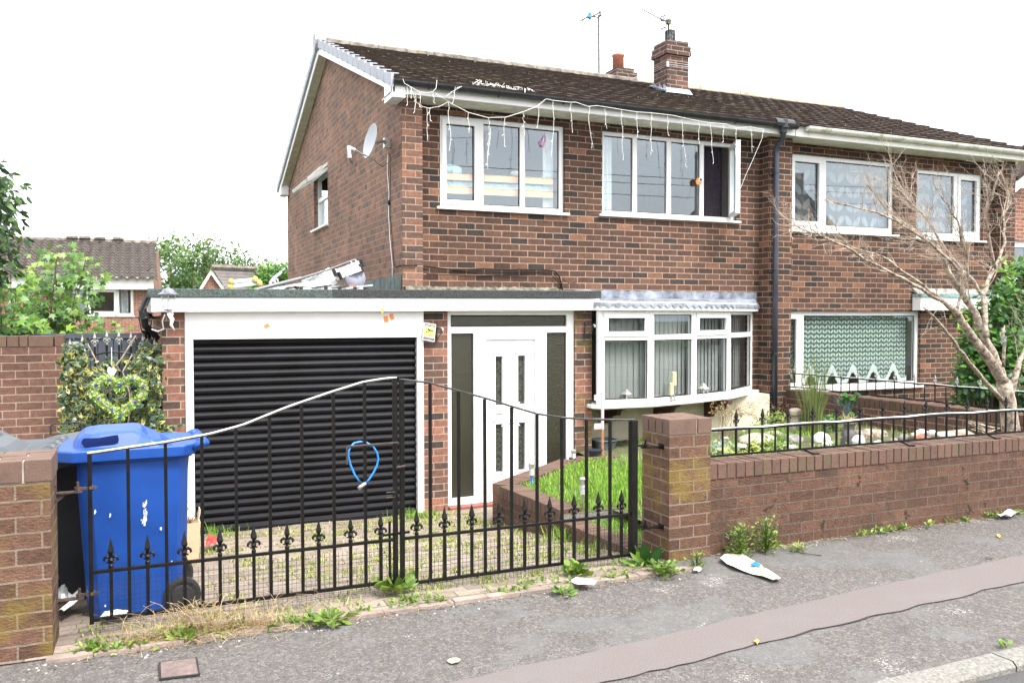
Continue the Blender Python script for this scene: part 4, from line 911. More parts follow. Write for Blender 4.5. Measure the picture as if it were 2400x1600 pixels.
q = MB(); a_ = P(2372, 440, 11.7); b_ = P(2400, 412, 11.7); q.prism([(x0r-.5, 11.7, a_.z-.1), (x0r+1.2, 11.7, a_.z+1.0), (x0r+1.2, 11.7, a_.z+1.22), (x0r-.5, 11.7, a_.z+.12)], (0,.06,0)); q.build('barge_board', M['fascia'], HR)
q = MB(); q.prism([(x0r-.55, 11.6, a_.z+.13), (x0r+1.2, 11.6, a_.z+1.24), (x0r+1.2, 11.6, a_.z+1.34), (x0r-.55, 11.6, a_.z+.22)], (0,.9,0)); q.build('roof', M['tiles'], HR)
window(HR, wr, 12, (), fr=.12)
room(HR, wr[0]-.2, wr[1]+.2, wr[2]-.2, wr[3]+.2, 12.3, 2)

# ---------------------------------------------------------------- boundary walls and pillars
def pillar(x0, y0, w_, d_, h, zb, mat, label, capw=.006):
    t = thing('gate_pillar', (x0+w_/2, y0+d_/2, zb), label, 'pillar', 'brick gate pillars')
    q = MB(); q.box(x0, x0+w_, y0, y0+d_, zb, h-.108); o_ = q.build('shaft', mat, t, uvm=None)
    q = MB()
    if True:
        random.seed(int(x0*100)+5); n_ = 4; wd = w_+2*capw
        for k in range(n_):
            a = y0-capw+(d_+2*capw)*k/n_
            if k % 2 == 0: q.box(x0-capw, x0-capw+wd*.64, a, a+wd/n_-.010, h-.103, h+U(-.002,.003)); q.box(x0-capw+wd*.64+.01, x0-capw+wd, a, a+wd/n_-.010, h-.103, h+U(-.002,.002))
            else: q.box(x0-capw, x0-capw+wd*.32, a, a+wd/n_-.010, h-.103, h+U(-.002,.003)); q.box(x0-capw+wd*.32+.01, x0-capw+wd, a, a+wd/n_-.010, h-.103, h+U(-.002,.002))
    q.build('cap', M['capbrick'], t, bevel=.004)
    q = MB(); q.box(x0+.003, x0+w_-.003, y0+.003, y0+d_-.003, h-.11, h-.008); q.build('mortar_bed', M['mortar'], t); return t
M['capbrick'] = plain('smooth_cap_brick', (.125,.076,.055), .85, var=.16, scale=9, bmp=.35, bscale=90, dirt=((.30,.26,.24), 5, .66))
M['mortar'] = plain('pale_mortar', (.42,.34,.29), .95, var=.2, scale=30)
GPR = pillar(3.137, 4.63, .325, .325, .930, -.05, M['rustic_y'], 'brick gate pillar between the right gate leaf and the railed wall')
GPL = pillar(-.397-.325, 4.50, .325, .325, .935, -.08, M['rustic_y'], 'brick gate pillar at the left edge beside the bins')
ZT = .612
fw = thing('front_boundary_wall', (8, 4.75, 0), 'long low brick boundary wall with upright coping bricks along the pavement', 'wall')
q = MB(); q.box(3.464, 16, 4.66, 4.87, -.1, ZT-.105); q.build('brickwork', M['rustic'], fw)
q = MB(); random.seed(21); x = 3.466
while x < 13: q.box(x, x+.068, 4.653+U(-.002,.002), 4.877, ZT-.104, ZT+U(-.003,.003), r=rnd()*.98+.01); x += .0765
m, n, b, o = new_mat('coping_bricks'); a = N(n, 'ShaderNodeAttribute', attribute_name='rnd'); r = ramp(n, [(0, (.090,.053,.038)), (.5, (.110,.062,.044)), (1, (.128,.072,.050))]); n.links.new(a.outputs['Fac'], r.inputs[0]); c = coords(n, 'Object'); f_ = ramp(n, [(.3, (.65,.65,.65)), (.7, (1.25,1.25,1.25))]); n.links.new(noise(n, c, 60, 5, .7), f_.inputs[0]); cc_ = mixc(n, 1, r.outputs[0], f_.outputs[0], 'MULTIPLY'); cc_ = mixc(n, mul(n, msk(n, noise(n, c, 4, 6, .65), .53, .63), .45), cc_, (.095,.085,.04)); n.links.new(cc_, b.inputs['Base Color']); b.inputs['Roughness'].default_value = .92; bump(n, b, noise(n, c, 90, 4), .5, .006); M['copeb'] = m
q.build('coping', m, fw, bevel=.003)
q = MB(); q.box(3.464, 13, 4.66, 4.87, ZT-.105, ZT-.009); q.build('mortar_bed', plain('dark_mossy_mortar', (.10,.085,.06), .95, var=.4, scale=20), fw)
DX = 8.0
dw = thing('dividing_wall', (DX+.1, 7, 0), 'brick wall dividing the two front gardens, running back to the house', 'wall')
q = MB(); q.box(DX, DX+.21, 4.88, YP-.01, -.1, .52); q.build('brickwork', M['brick_wall2'], dw)
q = MB(); y = 4.89
while y < YP-.09: q.box(DX-.004, DX+.214, y, y+.066, .521, .622+U(-.003,.003), r=rnd()*.98+.01); y += .0755
q.build('coping', M['copeb'], dw, bevel=.003)
bw = thing('garden_wall', (-1.6, 9.3, -.3), 'plain brick garden wall with upright coping bricks behind the grey bins', 'wall')
lw = P(148, 800, 9.2); zt3 = P(100, 786, 9.2).z
q = MB(); q.box(-8, lw.x, 9.2, 9.42, -.6, zt3-.108); q.build('brickwork', M['brick_wall2'], bw)
q = MB(); x = lw.x-.215; q.box(lw.x-.072, lw.x+.003, 9.195, 9.425, zt3-.105, zt3, r=.6); x = lw.x-.076
wds = [.215, .075, .10, .075, .07, .215, .075]
k = 0
while x > -2.5: wd = wds[k % 7]; q.box(x-wd, x-.008, 9.195, 9.425, zt3-.105+.0, zt3-U(0,.006), r=rnd()*.9+.05); x -= wd; k += 1
q.build('coping', M['copeb'], bw, bevel=.003)
# raised planting bed edge beside the drive
eb = thing('raised_bed_wall', (3.1, 6, -.3), 'low stepped brick edging round the small raised lawn beside the driveway', 'wall')
A_ = Vector((2.93, 6.967, 0)); B_ = Vector((2.985, 5.93, 0)); C_ = Vector((3.06, 5.0, 0)); D_ = Vector((4.18, 8.02, 0)); E2 = Vector((4.75, 8.06, 0))
qb, qc = MB(), MB()
def edging(P0, P1, zt_, zb_):
    d = P1-P0; l = d.length; u_ = d/l; nrm = Vector((-u_.y, u_.x, 0)); Mx = Matrix(((u_.x, nrm.x, 0), (u_.y, nrm.y, 0), (0, 0, 1)))
    qb.obox(P0+u_*l/2+nrm*.0+Vector((0,0,(zt_-.105+zb_)/2)), l/2, .10, (zt_-.105-zb_)/2, Mx)
    s_ = .038
    while s_ < l: qc.obox(P0+u_*s_+Vector((0,0,zt_-.052)), .034, .105, .052+U(-.002,.002), Mx, r=rnd()*.98+.01); s_ += .076
edging(A_+Vector((.10,.02,0)), B_+Vector((.11,0,0)), .09, -.6); edging(B_+Vector((.11,-.01,0)), C_+Vector((.11,0,0)), .0, -.6)
edging(A_+Vector((.05,.08,0)), D_, .088, -.6); edging(D_+Vector((.05,.03,0)), E2, .088, -.6)
qb.build('brickwork', M['rustic'], eb); qc.build('coping', M['copeb'], eb, bevel=.003)
q = MB(); q.face([(3.08,4.95,-.03),(3.50,4.95,-.03),(3.50,5.95,-.03),(3.0,5.95,-.03)]); q.face([(3.46,4.87,.06),(4.52,4.87,.07),(4.52,5.92,.07),(3.46,5.92,.05)]); q.face([(3.0,5.9,.05),(4.6,5.9,.07),(4.6,8.1,.07),(4.15,8.06,.06),(3.0,6.98,.05)]); tag(q.build('garden_soil', M['earth']), kind='structure')
q = MB(); q.face([(3.0,5.9,-.6),(3.0,5.9,.05),(3.6,5.9,.05),(3.6,5.9,-.6)]); q.box(4.66, 4.9, 8.1, 9.2, .0, .05); tag(q.build('garden_path', M['concrete']), kind='structure')

# ---------------------------------------------------------------- iron work
def finial_mb(s=1.0):
    q = MB(); q.lathe((0,0,0), [(.006*s,-.006),(.010*s,0),(.010*s,.012*s),(.007*s,.016*s),(.007*s,.026*s),(.0135*s,.034*s),(.008*s,.044*s),(.010*s,.052*s)], 8)
    q.lathe((0,0,.05*s), [(.006*s,0),(.0165*s,.020*s),(.015*s,.026*s),(.0005,.078*s)], 4, Matrix.Rotation(math.pi/4, 3, 'Z'))
    for sx in (-1, 1):
        q.tube([(sx*.006*s,0,.045*s),(sx*.015*s,0,.050*s),(sx*.024*s,0,.044*s),(sx*.027*s,0,.034*s),(sx*.022*s,0,.029*s)], [.006*s,.007*s,.0065*s,.005*s,.003*s], 6)
        q.tube([(sx*.004*s,0,.030*s),(sx*.013*s,0,.022*s),(sx*.019*s,0,.026*s)], [.005*s,.0045*s,.002*s], 6)
    return q
fin_me = None
def finial(parent, loc, mat, s=1.0):
    global fin_me
    if fin_me is None:
        o = finial_mb(1.0).build('finial', mat, None, origin=(0,0,0)); fin_me = o.data; bpy.data.objects.remove(o)
    o = bpy.data.objects.new('finial', fin_me); COL.objects.link(o); o.parent = parent
    off_ = Vector((0,0,0)); p = parent
    while p is not None: off_ += Vector(p.location); p = p.parent
    o.location = Vector(loc)-off_; o.scale = (s, s, s); o.rotation_euler.z = U(-.2,.2)
    if mat.name != 'black_painted_iron': o.material_slots[0].link = 'OBJECT'; o.material_slots[0].material = mat
    return o
def gate(xl, xr, curve, zb, zm, label, thick_left, name='iron_gate'):
    Yg = 4.72; g = thing(name, ((xl+xr)/2, Yg, zb), label, 'gate', 'pair of iron driveway gates')
    def zc(x):
        for (a, za), (b2, zb_) in zip(curve[:-1], curve[1:]):
            if a <= x <= b2+1e-6: return za+(zb_-za)*(x-a)/(b2-a)
        return curve[0][1] if x < curve[0][0] else curve[-1][1]
    wl, wr = (.030, .020) if thick_left else (.020, .034)
    if not thick_left: wl, wr = .026, .046
    else: wl, wr = .020, .026
    q = MB(); lw_ = wl/2; q.bar((xl, Yg, zb-.02), (xl, Yg, zc(xl)), wl); q.bar((xr, Yg, zb-.02), (xr, Yg, zc(xr)), wr)
    q.bar((xl, Yg, zb), (xr, Yg, zb), .016, .02); q.bar((xl, Yg-.001, zm), (xr, Yg-.001, zm), .016, .018); q.build('frame', M['iron'], g, bevel=.002)
    q = MB(); pts_ = []; k = 0; ns_ = 40; rows = []
    for i in range(ns_+1):
        x = xl-.01+(xr-xl+.02)*i/ns_; z = zc(min(max(x, xl), xr)); rows.append([(x, Yg-.013, z-.006), (x, Yg-.013, z+.006), (x, Yg+.013, z+.006), (x, Yg+.013, z-.006)])
    idx = q.grid_faces(rows, close=True); q.f += [tuple(idx[0]), tuple(reversed(idx[-1]))]; q.rn += [0, 0]; q.build('top_rail', M['rail_top'], g, bevel=.002)
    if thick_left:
        q = MB(); q.grid_faces([[tuple(r_[1][:2])+(r_[1][2]+.0015,) for r_ in rows], [tuple(r_[2][:2])+(r_[2][2]+.0015,) for r_ in rows]]); q.grid_faces([[(r_[1][0], r_[1][1]-.0012, r_[1][2]-.0035) for r_ in rows], [(r_[1][0], r_[1][1]-.0008, r_[1][2]+.0015) for r_ in rows]]); q.build('pale_rail_edge', M['rail_pale'], g)  # thin pale grey strip on the rail's top and upper front edge
    for i in range(1, 18):
        x = xl+(xr-xl)*i/18+U(-.003,.003)
        if i % 2 == 0:
            q = MB(); q.bar((x, Yg, zb+.008), (x+U(-.003,.003), Yg, zc(x)-.006), .0165); q.build('bar', M['iron'], g)
        else:
            q = MB(); q.bar((x, Yg, zb+.008), (x, Yg, zm+.014), .0165); b_ = q.build('short_bar', M['iron'], g); finial(b_, (x, Yg, zm+.012), M['iron'], 1.2)
    q = MB(); random.seed(int(xl*10)); xx = xl+.02
    zt_ = zb+.20
    while xx < xr-.01: jx = U(-.002,.002); q.bar((xx, Yg+.016, zb-.065+U(-.01,.01)), (xx+jx, Yg+.016, zt_+.0+U(-.002,.006)), .0014); xx += .0255
    zz = zb-.05
    while zz < zt_: q.bar((xl+.01, Yg+.017, zz), (xr-.01, Yg+.017, zz+U(-.003,.003)), .0014); zz += .0255
    q.build('wire_mesh', M['rubber'], g)
    for k in range(5):
        x = xl+(xr-xl)*(k+.5)/5; q = MB(); q.tube([(x, Yg-.014, zb-.014), (x+.006, Yg-.014, zb+.014), (x+.006, Yg+.014, zb+.014), (x, Yg+.014, zb-.014), (x, Yg-.014, zb-.014)], .003, 5); q.build('cable_tie', M['rubber'], g)
    return g, zc
M['rail_pale'] = plain('pale_grey_rail', (.62,.60,.57), .5, var=.15, scale=20)
M['rail_top'] = plain('worn_gloss_iron_rail', (.022,.021,.02), .24, var=.3, scale=30, spec=.8, coat=.5)
c1_ = [P(a_, b2, 4.72) for a_, b2 in [(207,1063),(300,1049),(386,1037),(494,1017),(568,997),(672,955),(777,919),(851,896),(900,888),(925,886)]]
c2_ = [P(a_, b2, 4.72) for a_, b2 in [(941,889),(1002,896),(1068,914),(1135,932),(1196,951),(1257,969),(1316,978),(1372,982),(1484,984)]]
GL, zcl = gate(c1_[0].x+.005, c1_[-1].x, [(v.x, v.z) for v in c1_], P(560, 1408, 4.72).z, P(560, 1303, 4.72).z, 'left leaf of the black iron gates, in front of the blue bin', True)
GR, zcr = gate(c2_[0].x, c2_[-1].x, [(v.x, v.z) for v in c2_], P(1215, 1333, 4.72).z, P(1215, 1232, 4.72).z, 'right leaf of the black iron gates, hung on the middle pillar', False)
# hinges (parts of each leaf), latch and drop bolt
def hinge(g, xa, xb, z, mat):
    q = MB(); q.box(min(xa, xb), max(xa, xb), 4.70, 4.735, z-.008, z); q.prism([(xa, 4.712, z-.008), (xa+(xb-xa)*.5, 4.712, z-.008), (xa, 4.712, z-(.055 if xa < 0 else .02))], (0,.012,0)); q.box(xa-.004, xa+.004, 4.69, 4.75, z-(.05 if xa < 0 else .02), z+(.04 if xa < 0 else .012))
    hxp = xa+(xb-xa)*.82; q.lathe((hxp, 4.72, z), [(.007,0),(.007,.045)], 8); q.lathe((hxp, 4.72, z+.002), [(.015,0),(.015,.016)], 8)
    q.bar((hxp, 4.72, z+.010), (xb+(xb-xa)*.55, 4.72, z+.012), .012); q.lathe((xb+(xb-xa)*.32, 4.72, z+.011), [(.014,-.010),(.014,.010)], 6, Matrix.Rotation(math.pi/2, 3, 'Y')); q.build('hinge', mat, g)
for pz in (1149, 1398): v = P(190, pz, 4.72); hinge(GL, -.395, -.275, v.z, M['rust'])
for pz in (1047, 1236): v = P(1510, pz, 4.72); hinge(GR, 3.135, 2.985, v.z, M['iron'])
xc = c1_[-1].x
q = MB(); p1 = P(813, 1046, 4.69); p2 = P(925, 1038, 4.69); q.tube([(p1.x, 4.69, p1.z-.10), (p1.x, 4.69, p1.z-.01), (p1.x+.01, 4.69, p1.z), (p2.x+.02, 4.69, p2.z+.002)], .0055, 6); q.build('slide_bolt', M['rust'], GL)
q = MB(); q.bar((xc-.028, 4.745, .02), (xc-.028, 4.745, zc := .42), .012); q.bar((xc-.07, 4.74, .345), (xc+.09, 4.74, .35), .012); q.build('drop_bolt', M['iron'], GL)
q = MB(); q.tube([(xc+.0, 4.69, .74), (xc+.05, 4.69, .745)], .008, 6); q.tube([(xc-.06, 4.695, .60), (xc-.01, 4.695, .60), (xc-.01, 4.695, .57), (xc-.06, 4.695, .57)], .004, 6); q.build('latch_hook', M['rust'], GL)
# blue coil lock hanging on the left leaf
lk = thing('bicycle_lock', (P(850, 1090, 4.68).x, 4.68, P(850, 1090, 4.68).z), 'bright blue cable lock looped over a bar of the left gate leaf', 'cable lock')
lp = [(843,1128),(832,1113),(822,1090),(817,1070),(817,1058),(822,1047),(834,1040),(848,1037),(862,1038),(875,1046),(884,1060),(887,1075),(884,1090),(877,1105),(866,1122),(858,1131)]
lpw = [P(a_, b2, 4.695-.025*math.sin(i/15*math.pi*2)*0) for i, (a_, b2) in enumerate(lp)]
lpw = [Vector((v.x, 4.698 if abs(i-7) > 1 else 4.735, v.z)) for i, v in enumerate(lpw)]
q = MB(); q.tube(lpw, .0055, 8); q.build('cable', M['bluec'], lk, smooth=True)
v = P(850, 1135, 4.69); q = MB(); q.tube([P(858, 1131, 4.69), P(848, 1138, 4.69), P(840, 1145, 4.69)], [.009, .012, .012], 10); q.build('barrel', M['steel'], lk, smooth=True); q = MB(); q.tube([P(843, 1128, 4.695), P(849, 1135, 4.695)], .008, 8); q.build('plug', M['rubber'], lk)
# railing on the front wall
def railing(name, pts, spikes, label, finmat, zbot, ztop, along, w_=.010, fs=.9):
    a, b2 = Vector(pts[0]), Vector(pts[1]); t = thing(name, ((a.x+b2.x)/2, (a.y+b2.y)/2, zbot), label, 'railing', 'iron railings on the garden walls')
    q = MB(); q.bar((a.x, a.y, ztop), (b2.x, b2.y, ztop), .014, .012); q.bar((a.x, a.y, zbot), (b2.x, b2.y, zbot), .014, .014); q.build('rails', M['iron'], t)
    for i, s_ in enumerate(spikes):
        v = a.lerp(b2, s_[0]); q = MB()
        q.bar((v.x, v.y, zbot), (v.x, v.y, ztop+(.03 if s_[1] else 0)), w_+(.002 if s_[1] else 0)); br = q.build('bar', M['iron'], t)
        if s_[1]: finial(br, (v.x, v.y, ztop+.022), finmat, fs)
    return t
xa, xb = 3.47, 7.99
spk = []; x = 3.749; n_ = 0; xs = []
k = 3.633
i = 0
while k < xb-.02: spk.append(((k-xa)/(xb-xa), i % 2 == 1)); i += 1; k += .1145
spk = [((3.645+.1135*i_-xa)/(xb-xa), i_ % 2 == 1) for i_ in range(38)]
RF = railing('iron_railing', [(xa, 4.74, 0), (xb, 4.74, 0)], spk, 'black spiked iron railing on the front wall with a pale cable wound along its top', M['iron'], .648, .822, 'x')
q = MB()
for k in range(5):
    x = 4.35+.95*k; q.bar((x, 4.74, .648), (x+.05, 4.70, .618), .012); q.bar((x+.04, 4.69, .618), (x+.10, 4.69, .617), .02, .008)
q.build('fixing_lugs', M['iron'], RF)
M['finw'] = plain('weathered_silver_spike', (.28,.28,.27), .5, metal=.3, var=.4, scale=60)
sp2 = [((i_+.5)/30, i_ % 2 == 0) for i_ in range(30)]
RD = railing('iron_railing', [(DX+.10, 9.06, 0), (DX+.10, 4.9, 0)], sp2, 'thin black railing with silvery spikes on the wall dividing the gardens', M['finw'], .655, .835, 'y', .008, .8)
q = MB(); pts_ = []; random.seed(31)
for i in range(150):
    x = 3.47+i*.03; a = i*.55; pts_.append((x, 4.74+.004*math.cos(a)-.004, .834+.0015*math.sin(a*.5)+.006*math.exp(-((x-5.6)/.35)**2)))
q.tube(pts_, .0050, 6); q.tube([(x, y-.004, z+.003*math.sin(x*9)) for x, y, z in pts_], .004, 5); tag(q.build('pale_cable', M['cable'], smooth=True), 'off-white electric cable wound along the top of the front railing', 'cable')
q = MB(); q.tube([(DX+.10, 8.9-.08*i, .848+.003*math.sin(i)) for i in range(48)], .005, 5); tag(q.build('pale_cable', M['cable'], smooth=True), 'thin pale cable lying along the top of the dividing wall railing', 'cable')
# ---------------------------------------------------------------- wheelie bins
def sup(cx_, cy_, hx_, hy_, z, n_=28, p=5):
    out = []
    for k in range(n_):
        a = 2*math.pi*k/n_; c, s_ = math.cos(a), math.sin(a)
        r_ = (abs(c)**p+abs(s_)**p)**(-1/p); out.append((cx_+hx_*c*r_, cy_+hy_*s_*r_, z))
    return out
def wheelie(loc, rz, label, mat, handle=True, lift=0.0, scuffs=False, group='wheelie bins by the gate'):
    t = thing('wheelie_bin', (0,0,0), label, 'wheelie bin', group)
    q = MB(); rows = []
    for z, a, b2, c in ((.02,.248,.235,.01),(.10,.260,.240,.01),(.45,.275,.256,.006),(.80,.288,.272,0),(.88,.292,.276,0),(.885,.31,.29,0),(.925,.312,.292,0)):
        r_ = sup(c, 0, a, b2, z)
        rows.append([(x+(.006*math.cos(9*x) if z < .86 else 0), y*(1+(.022*math.cos(30*x) if z < .86 else 0)), z_) for x, y, z_ in r_])
    idx = q.grid_faces(rows, close=True); q.f.append(tuple(reversed(idx[0]))); q.rn.append(0); q.build('body', mat, t, smooth=True).modifiers.new('e', 'EDGE_SPLIT').split_angle = math.radians(35)
    q = MB(); Ml = Matrix.Rotation(-lift, 3, 'Y'); hp = Vector((.33, 0, .945))
    def Tl(v): return hp+Ml@(Vector(v)-hp)
    pr = [(-.385,.905,.29),(-.385,.965,.292),(-.33,.972,.295)]
    rows = []
    for z, x0, x1, w_ in ((.895,-.36,.30,.298),(.90,-.385,.315,.312),(.955,-.385,.33,.312),(.962,-.375,.33,.305)):
        rows.append([Tl(v) for v in sup((x0+x1)/2, 0, (x1-x0)/2, w_, z, 28, 9)])
    for z, x0, x1, w_ in ((.964,-.31,.20,.26),(1.01,-.285,.14,.235),(1.035,-.25,.07,.215),(1.042,-.20,.04,.18)):
        rows.append([Tl((x, y, zz+.012*(x+.3) - (.028 if x > .06 else 0))) for x, y, zz in sup((x0+x1)/2, 0, (x1-x0)/2, w_, z, 28, 7)])
    idx = q.grid_faces(rows, close=True); q.f.append(tuple(idx[-1])); q.rn.append(0); ld = q.build('lid', mat, t, bevel=.004, smooth=False)
    q = MB(); ys_ = -.268
    q.grid_faces([[Tl((x, ys_+.012, z)) for x, z in ((-.25,.975),(-.18,.975),(-.11,.98),(-.085,.99))], [Tl((x, ys_+.022, z)) for x, z in ((-.265,1.0),(-.18,1.0),(-.10,1.005),(-.08,1.005))], [Tl((x, ys_+.035, z)) for x, z in ((-.255,1.02),(-.18,1.018),(-.10,1.028),(-.085,1.028))]]); q.build('grip_recess_shade', M['recess_shade'] if handle else M['rubber'], ld)  # dark patch laid on the lid, painting the shade inside the grip hole
    q = MB(); q.tube([(.375,-.24,.955),(.375,.24,.955)], .017, 10); [q.tube([(.30,y,.935),(.345,y,.958),(.375,y,.955)], [.022,.024,.024], 8) for y in (-.25,-.08,.08,.25)]; q.build('handle', mat, t, smooth=True)
    for y in (-.235, .235):
        q = MB(); q.lathe((.235, y-.03, .10), [(.0,0),(.055,.004),(.062,.014),(.085,.008),(.10,.012),(.10,.048),(.085,.052),(.062,.046),(.055,.056),(.0,.06)], 22, Matrix.Rotation(-math.pi/2, 3, 'X')); q.build('wheel', M['rubber'], t)
    q = MB(); q.tube([(.235,-.24,.10),(.235,.24,.10)], .012, 8); q.build('axle', M['rust'], t)
    if scuffs:
        q = MB(); random.seed(3)
        for (sx, sz, n_, wd) in ((.045,.60,26,.010),(.038,.55,10,.012),(.125,.50,4,.004),(-.13,.60,2,.004),(.18,.30,2,.003),(-.16,.10,2,.003),(-.20,.62,2,.003)):
            for _ in range(n_):
                x = sx+U(-wd,wd); z = sz+U(-.055,.055)*(n_/26); yb = -(.236+(z-.02)*.047)*1.012-.0035; s1, s2 = U(.002,.004), U(.005,.014); q.face([(x-s1,yb,z-s2),(x+s1,yb,z-s2*.6),(x+s1,yb-.0005,z+s2),(x-s1*.4,yb-.0005,z+s2*.8)])
        q.build('white_scuffs', M['paper'], t)
    t.location = loc; t.rotation_euler.z = rz; return t
M['recess_shade'] = plain('dark_blue_recess_shade', (.002,.008,.05), .8, spec=.1)  # near-black blue that paints the grip hole's shade
wheelie((-.045, 5.36, -.075), math.radians(2), 'blue wheelie bin with white scuffs behind the left gate leaf', M['blue'], scuffs=True)
b2 = wheelie((-.30, 6.02, -.15), math.radians(3), 'dark grey wheelie bin directly behind the blue one, its lid ajar', M['grey_bin'], False, .10)
b3 = wheelie((-.80, 5.42, -.08), math.radians(-4), 'dark grey wheelie bin at the left edge behind the gate pillar', M['grey_bin'], False, .0)
for bb in (b2, b3):
    q = MB(); q.tube([(-.22,-.1,1.03),(-.22,-.1,1.085),(-.20,-.1,1.095),(-.07,-.1,1.095),(-.05,-.1,1.085),(-.05,-.1,1.03)], .006, 6); q.v = [tuple(Vector(v)) for v in q.v]
    lid = [c for c in bpy.data.objects if c.parent == bb and c.name.startswith('lid')][0]
    o_ = q.build('lid_handle', M['rubber'], None, origin=(0,0,0)); o_.parent = lid; 
    
# ---------------------------------------------------------------- foliage helpers
def leafset(): return MB()
def add_leaf(q, p, d, n_, s_, r_, kind='oval', fold=.25):
    d = d.normalized(); sd = d.cross(n_)
    if sd.length < 1e-4: sd = d.cross(Vector((1,0,.3)))
    sd.normalize(); up = sd.cross(d)
    if kind == 'oval':
        q.face([p, p+d*s_*.35+sd*s_*.24+up*fold*s_*.25, p+d*s_*.75+sd*s_*.17+up*fold*s_*.2, p+d*s_, p+d*s_*.75-sd*s_*.17+up*fold*s_*.2, p+d*s_*.35-sd*s_*.24+up*fold*s_*.25], r_)
    elif kind == 'round':
        q.face([p, p+d*s_*.25+sd*s_*.38, p+d*s_*.65+sd*s_*.40, p+d*s_*.98+sd*s_*.12, p+d*s_*.98-sd*s_*.12, p+d*s_*.65-sd*s_*.40, p+d*s_*.25-sd*s_*.38], r_)
    elif kind == 'maple':
        pts_ = []
        for k, (a, rr) in enumerate(((-150,.35),(-120,.62),(-95,.38),(-60,.85),(-32,.42),(0,1.0),(32,.42),(60,.85),(95,.38),(120,.62),(150,.35))):
            a = math.radians(a); pts_.append(p+d*s_*.35+(d*math.cos(a)+sd*math.sin(a))*rr*s_*.6+up*(-.12*s_*rr))
        q.face(pts_, r_)
    else:
        q.face([p-sd*s_*.06, p+sd*s_*.06, p+d*s_], r_)
def rv(s_=1.0): return Vector((U(-1,1), U(-1,1), U(-1,1)))*s_
M['l_ivy_y'] = leaf_mat('yellow_leaf_margin', [(0, (.10,.12,.02)), (.4, (.26,.25,.04)), (.8, (.42,.39,.06)), (1, (.55,.50,.14))], .4, .2)
M['l_ivy_g'] = leaf_mat('dark_green_leaf_centre', [(0, (.008,.030,.022)), (.6, (.015,.055,.035)), (1, (.03,.085,.05))], .3, .1)
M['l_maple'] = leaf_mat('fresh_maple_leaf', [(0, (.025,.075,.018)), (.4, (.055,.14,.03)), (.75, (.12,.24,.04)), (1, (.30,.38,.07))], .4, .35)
M['l_dark'] = leaf_mat('dark_tree_leaf', [(0, (.02,.05,.02)), (.5, (.045,.10,.035)), (1, (.12,.21,.05))], .4, .25)
M['l_far'] = leaf_mat('far_tree_leaf', [(0, (.03,.07,.02)), (.5, (.065,.13,.035)), (1, (.16,.24,.06))], .7, .3)
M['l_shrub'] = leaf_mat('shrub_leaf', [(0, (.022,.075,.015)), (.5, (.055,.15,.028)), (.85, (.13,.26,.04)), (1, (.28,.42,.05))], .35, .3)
M['l_grass'] = leaf_mat('lawn_grass_blade', [(0, (.10,.22,.015)), (.5, (.17,.36,.025)), (.8, (.26,.44,.05)), (1, (.50,.50,.16))], .6, .4)
M['l_weed'] = leaf_mat('weed_leaf', [(0, (.07,.14,.02)), (.5, (.14,.24,.035)), (1, (.30,.38,.08))], .5, .35)
M['l_moss'] = leaf_mat('joint_weed', [(0, (.13,.17,.03)), (.5, (.26,.31,.06)), (1, (.44,.45,.16))], .8, .2)
M['l_dry'] = leaf_mat('dry_straw', [(0, (.22,.15,.07)), (.5, (.42,.31,.16)), (1, (.62,.50,.30))], .8, .3)
M['l_blue'] = leaf_mat('blue_grass_blade', [(0, (.16,.24,.26)), (1, (.38,.48,.52))], .6, .3)
M['l_wreath'] = leaf_mat('pale_green_wreath_leaf', [(0, (.16,.34,.05)), (.5, (.32,.52,.10)), (1, (.52,.68,.25))], .45, .2)
M['l_tall'] = leaf_mat('tall_grass_blade', [(0, (.06,.13,.03)), (.6, (.13,.20,.05)), (1, (.36,.32,.14))], .6, .3)

# ivy-clad side gate with heart wreath
sg = thing('side_gate', (-.26, 8.75, -.5), 'black spear-topped side gate overgrown with yellow and green ivy', 'gate')
gxl, gxr = P(150, 900, 8.75).x, .17
q = MB(); 
for i in range(8): x = gxl+.05+(gxr-gxl-.1)*i/7; q.bar((x, 8.8, -.5), (x, 8.8, 1.25+.10*math.sin(math.pi*(i+.5)/8)), .016)
q.bar((gxl, 8.8, -.3), (gxr, 8.8, -.3), .02); q.bar((gxl, 8.8, .9), (gxr, 8.8, .9), .02)
q.tube([(gxl+(gxr-gxl)*k/12, 8.8, 1.12+.16*math.sin(math.pi*k/12)) for k in range(13)], .01, 6); gb = q.build('frame', M['iron'], sg)
for i in range(8): x = gxl+.05+(gxr-gxl-.1)*i/7; finial(gb, (x, 8.8, 1.25+.10*math.sin(math.pi*(i+.5)/8)), M['finw'], 1.1)
iv = thing('climbing_ivy', (-.26, 8.7, -.5), 'variegated yellow and dark green ivy screen between brick wall and garage', 'ivy')
random.seed(12); qa, qb = MB(), MB(); qs = MB()
def ivy_leaf(p, s_):
    d = rv(); d.z -= .4; d.y *= .5; nn = Vector((U(-.5,.5), -1, U(-.2,.8))); r_ = rnd()*.98+.01
    add_leaf(qa, p, d, nn, s_, r_); d2 = d.normalized(); sd = d2.cross(nn).normalized(); up = sd.cross(d2); 
    if up.y > 0: up = -up
    add_leaf(qb, p+d2*s_*.05+up*.003, d, nn, s_*(.88 if rnd() < .62 else .6), rnd()*.98+.01, fold=.2)
for _ in range(6500):
    x = U(gxl+.0, gxr+.16); z = U(-.5, 1.22); 
    h = math.hypot((x+.27)/.19, (z-1.08)/.24)
    if h < 1 and rnd() < .8: continue
    if x > gxr and z > .62: continue
    ivy_leaf(Vector((x, U(8.28, 8.74) if x > gxr-.15 else U(8.50, 8.78), z)), U(.045,.085))
